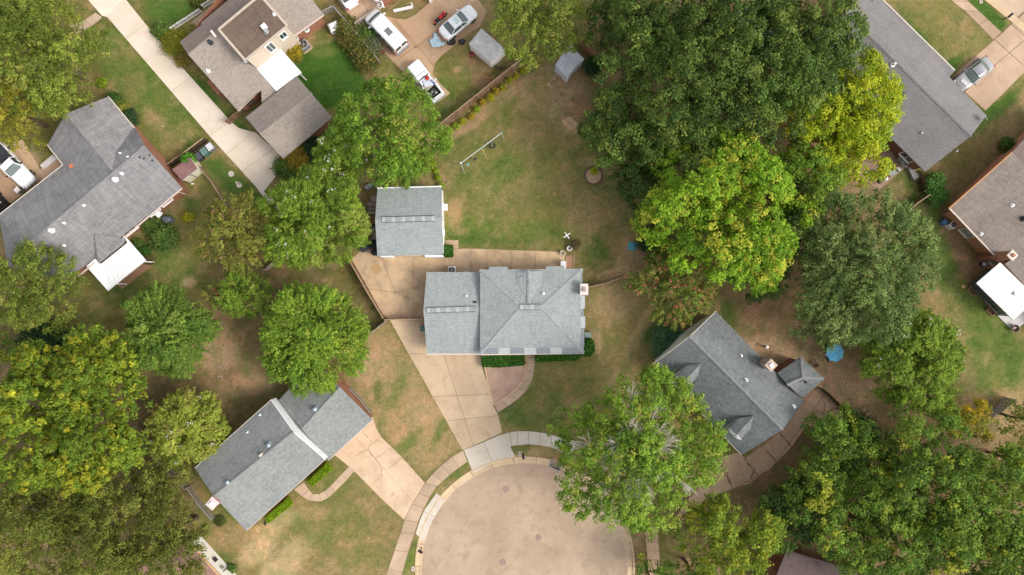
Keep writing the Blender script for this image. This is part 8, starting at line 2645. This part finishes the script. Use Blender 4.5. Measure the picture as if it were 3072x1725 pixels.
MB().lathe([(.1, .5), (.28, .62), (.28, .75), (.2, .86), (.03, .9)], (v.x, v.y, 0), 14).build("bowl", M_black, o)
for k in range(3): MB().tube([(v.x + .25 * math.cos(k * 2.09), v.y + .25 * math.sin(k * 2.09), .04), (v.x, v.y, .6)], .02, 6).build("leg", M_black, o)
v = W(*K6(430, 610)); tag(MB().bbox((v.x, v.y, .25), (.55, .4, .44), .3, .05).build("terracotta_trough", plain("terracotta", c(160, 106, 78), .8)), "terracotta trough behind the dark patio table", "trough")
# blue parasol and chairs
v = W(2500 + 7, 1059, 2.3)
o = thing("parasol", "bright blue octagonal garden parasol on the dirt yard", "parasol", (v.x, v.y, 0))
M_par = plain("canvas_blue", (.20, .60, .84), .8, var=.08)
rad_, N8 = 1.0, 8
ap = Vector((v.x, v.y, 2.55))
M_parB = plain("canvas_blue_hem", (.15, .50, .74), .8, var=.08)
for k in range(N8):
    a0, a1 = R_(k * 45 + 10), R_(k * 45 + 55)
    p0 = Vector((v.x + rad_ * math.cos(a0), v.y + rad_ * math.sin(a0), 2.15)); p1 = Vector((v.x + rad_ * math.cos(a1), v.y + rad_ * math.sin(a1), 2.15))
    mm = (p0 + p1) / 2; mm = ap.lerp(mm, .96); mm.z -= .03
    MB().add([ap, p0, mm, p1, ap - Vector((0, 0, .01)), p0 - Vector((0, 0, .01)), mm - Vector((0, 0, .01)), p1 - Vector((0, 0, .01))], [(0, 1, 2), (0, 2, 3), (6, 5, 4), (7, 6, 4), (1, 5, 6, 2), (2, 6, 7, 3)]).build("canopy_panel", M_par if k % 2 else M_parB, o)
    MB().tube([tuple(ap - Vector((0, 0, .03))), tuple(p0 - Vector((0, 0, .03)))], .012, 5).build("rib", M_grey, o)
MB().tube([(v.x, v.y, 0), (v.x, v.y, 2.6)], .025, 8).build("pole", M_dark, o); MB().lathe([(.28, 0), (.28, .06), (.06, .12)], (v.x, v.y, 0), 14).build("base", M_dark, o)
def garden_chair(label, px, py, rz, mat):
    v = W(px, py)
    o = local_thing("garden_chair", label, "chair", (v.x, v.y, 0.0), rz, "dark garden chairs on the dirt yard")
    MB().bbox((0, 0, .42), (.5, .5, .05), 0, .02).build("seat", mat, o)
    b = MB()
    b.add([(-.25, -.25, .44), (-.25, .25, .44), (-.36, .25, .9), (-.36, -.25, .9), (-.29, -.25, .44), (-.29, .25, .44), (-.40, .25, .9), (-.40, -.25, .9)], [(0, 1, 2, 3), (7, 6, 5, 4), (0, 4, 5, 1), (1, 5, 6, 2), (2, 6, 7, 3), (3, 7, 4, 0)])
    b.build("backrest", mat, o)
    for s in (1, -1):
        MB().tube([(.25, s * .27, 0), (.27, s * .27, .62), (-.32, s * .27, .66), (-.3, s * .27, 0)], .018, 6).build("arm_frame", M_black, o)
garden_chair("dark garden chair left of the blue parasol", 2481, 1074, R_(215), M_black); garden_chair("dark garden chair above left of the blue parasol", 2476, 1037, R_(160), M_black)
garden_chair("taupe garden chair beside the hipped wing of the dormer house", *t(3, 1, 338, 1290), R_(120), plain("chair_taupe", c(138, 112, 92), .8))
v = W(*t(2, 1, 1917, 1170), .6)
o = thing("vent_bollard", "white capped post standing on the dirt behind the dormer house", "post", (v.x, v.y, 0))
MB().tube([(v.x, v.y, 0), (v.x, v.y, .9)], .1, 10).build("post", M_dark, o); MB().lathe([(.17, .88), (.18, .94), (.1, 1.0), (.01, 1.01)], (v.x, v.y, 0), 14).build("cap", M_white, o)
# mailboxes, drain, meter lids
def mailbox(label, px, py, rz):
    v = W(px, py, 1.0)
    o = local_thing("mailbox", label, "mailbox", (v.x, v.y, 0), rz, "mailboxes on the kerb")
    MB().box((0, 0, .5), (.1, .1, 1.0)).build("post", M_dark, o)
    pr = [(-.12, 0), (-.12, .14), (-.08, .21), (0, .24), (.08, .21), (.12, .14), (.12, 0)]
    n = len(pr)
    MB().add([(x_, y_, 1.0 + z_) for x_ in (-.28, .28) for y_, z_ in pr], [(i, i + 1, n + i + 1, n + i) for i in range(n - 1)] + [(n - 1, 0, n, 2 * n - 1), tuple(range(n - 1, -1, -1)), tuple(range(n, 2 * n))]).build("box", M_black, o)
    MB().box((.1, .135, 1.2), (.02, .015, .14)).build("flag", M_redp, o)
mailbox("black mailbox on the kerb beside the main driveway apron", *t(2, 2, 85, 552), R_(-85)); mailbox("dark mailbox on the kerb below the bottom left driveway", *t(1, 2, 1240, 1268), R_(-30))
mailbox("dark mailbox on its slanted arm in the top right corner", *t(3, 0, 1825, 118), R_(40))
for i, (x, y, lb) in enumerate(((t(2, 2, 60, 530)[0], t(2, 2, 60, 530)[1], "square pale meter lid beside the black mailbox"), (t(1, 2, 1185, 1398)[0], t(1, 2, 1185, 1398)[1], "square pale meter lid in the verge at the bottom edge"), (t(3, 0, 1605, 10)[0], t(3, 0, 1605, 10)[1], "square pale meter lid in the top right verge"))):
    v = W(x, y); o = thing("meter_lid", lb, "lid", (v.x, v.y, 0), "water meter lids")
    MB().bbox((v.x, v.y, .03), (.36, .5, .07), .0, .01).build("frame", M_pale, o); MB().box((v.x, v.y, .068), (.12, .14, .012)).build("plate", M_dark, o)
v = W(*t(2, 2, 325, 628))
o = local_thing("storm_drain", "storm drain grate in the gutter left of the twiggy tree", "drain", (v.x, v.y, -.08), R_(-24))
MB().box((0, 0, -.04), (1.3, .55, .06)).build("pit", M_black, o)
for k in range(9): MB().box((-.56 + k * .14, 0, .02), (.05, .52, .05)).build("bar", M_dark, o)
for s in (1, -1): MB().box((0, s * .27, .02), (1.3, .06, .06)).build("frame_side", M_galv, o); MB().box((s * .64, 0, .02), (.06, .5, .06)).build("frame_end", M_galv, o)
MB().box((0, .55, .06), (1.5, .5, .2)).build("kerb_inlet", plain("inlet_mauve", c(160, 128, 112), .85, var=.2), o)
# hose coil and basket behind the central house
v = W(*t(1, 1, 1590, 592))
o = thing("hose_coil", "coil of tan garden hose by the central house's back wall", "hose", (v.x, v.y, 0))
for k, r_ in enumerate((.2, .26, .32)):
    MB().tube([(v.x + r_ * 1.4 * math.cos(2 * math.pi * i / 18), v.y + r_ * .5 * math.sin(2 * math.pi * i / 18), .06 + .02 * k) for i in range(19)], .02, 6, False).build("loop", M_trim, o)
for i, (x0, y0, x1, y1) in enumerate(((1520, 1100, 1545, 1120),)):
    pass
# dark downpipe like lump at the lower end of the split level house
a, b = W(*t(1, 2, 82, 1020), .4), W(*t(1, 2, 68, 1070), .1)
tag(MB().tube([a, b], .09, 8).build("drain_spout", M_black), "black drain spout at the lower corner of the split level house", "pipe")
# sticks on the bare ground
for i, (x0, y0, x1, y1, lb) in enumerate(((1640, 1330, 1675, 1338, "upper dead branch on the bare ground below the feathery elm"), (1645, 1395, 1682, 1410, "lower dead branch on the bare ground below the feathery elm"))):
    a, b = W(*t(0, 1, x0, y0), .05), W(*t(0, 1, x1, y1), .08)
    tag(MB().tube([a, (a + b) / 2 + Vector((.1, .15, .03)), b], [.05, .04, .02], 6).build("dead_branch", M_barkp), lb, "branch")
finish()
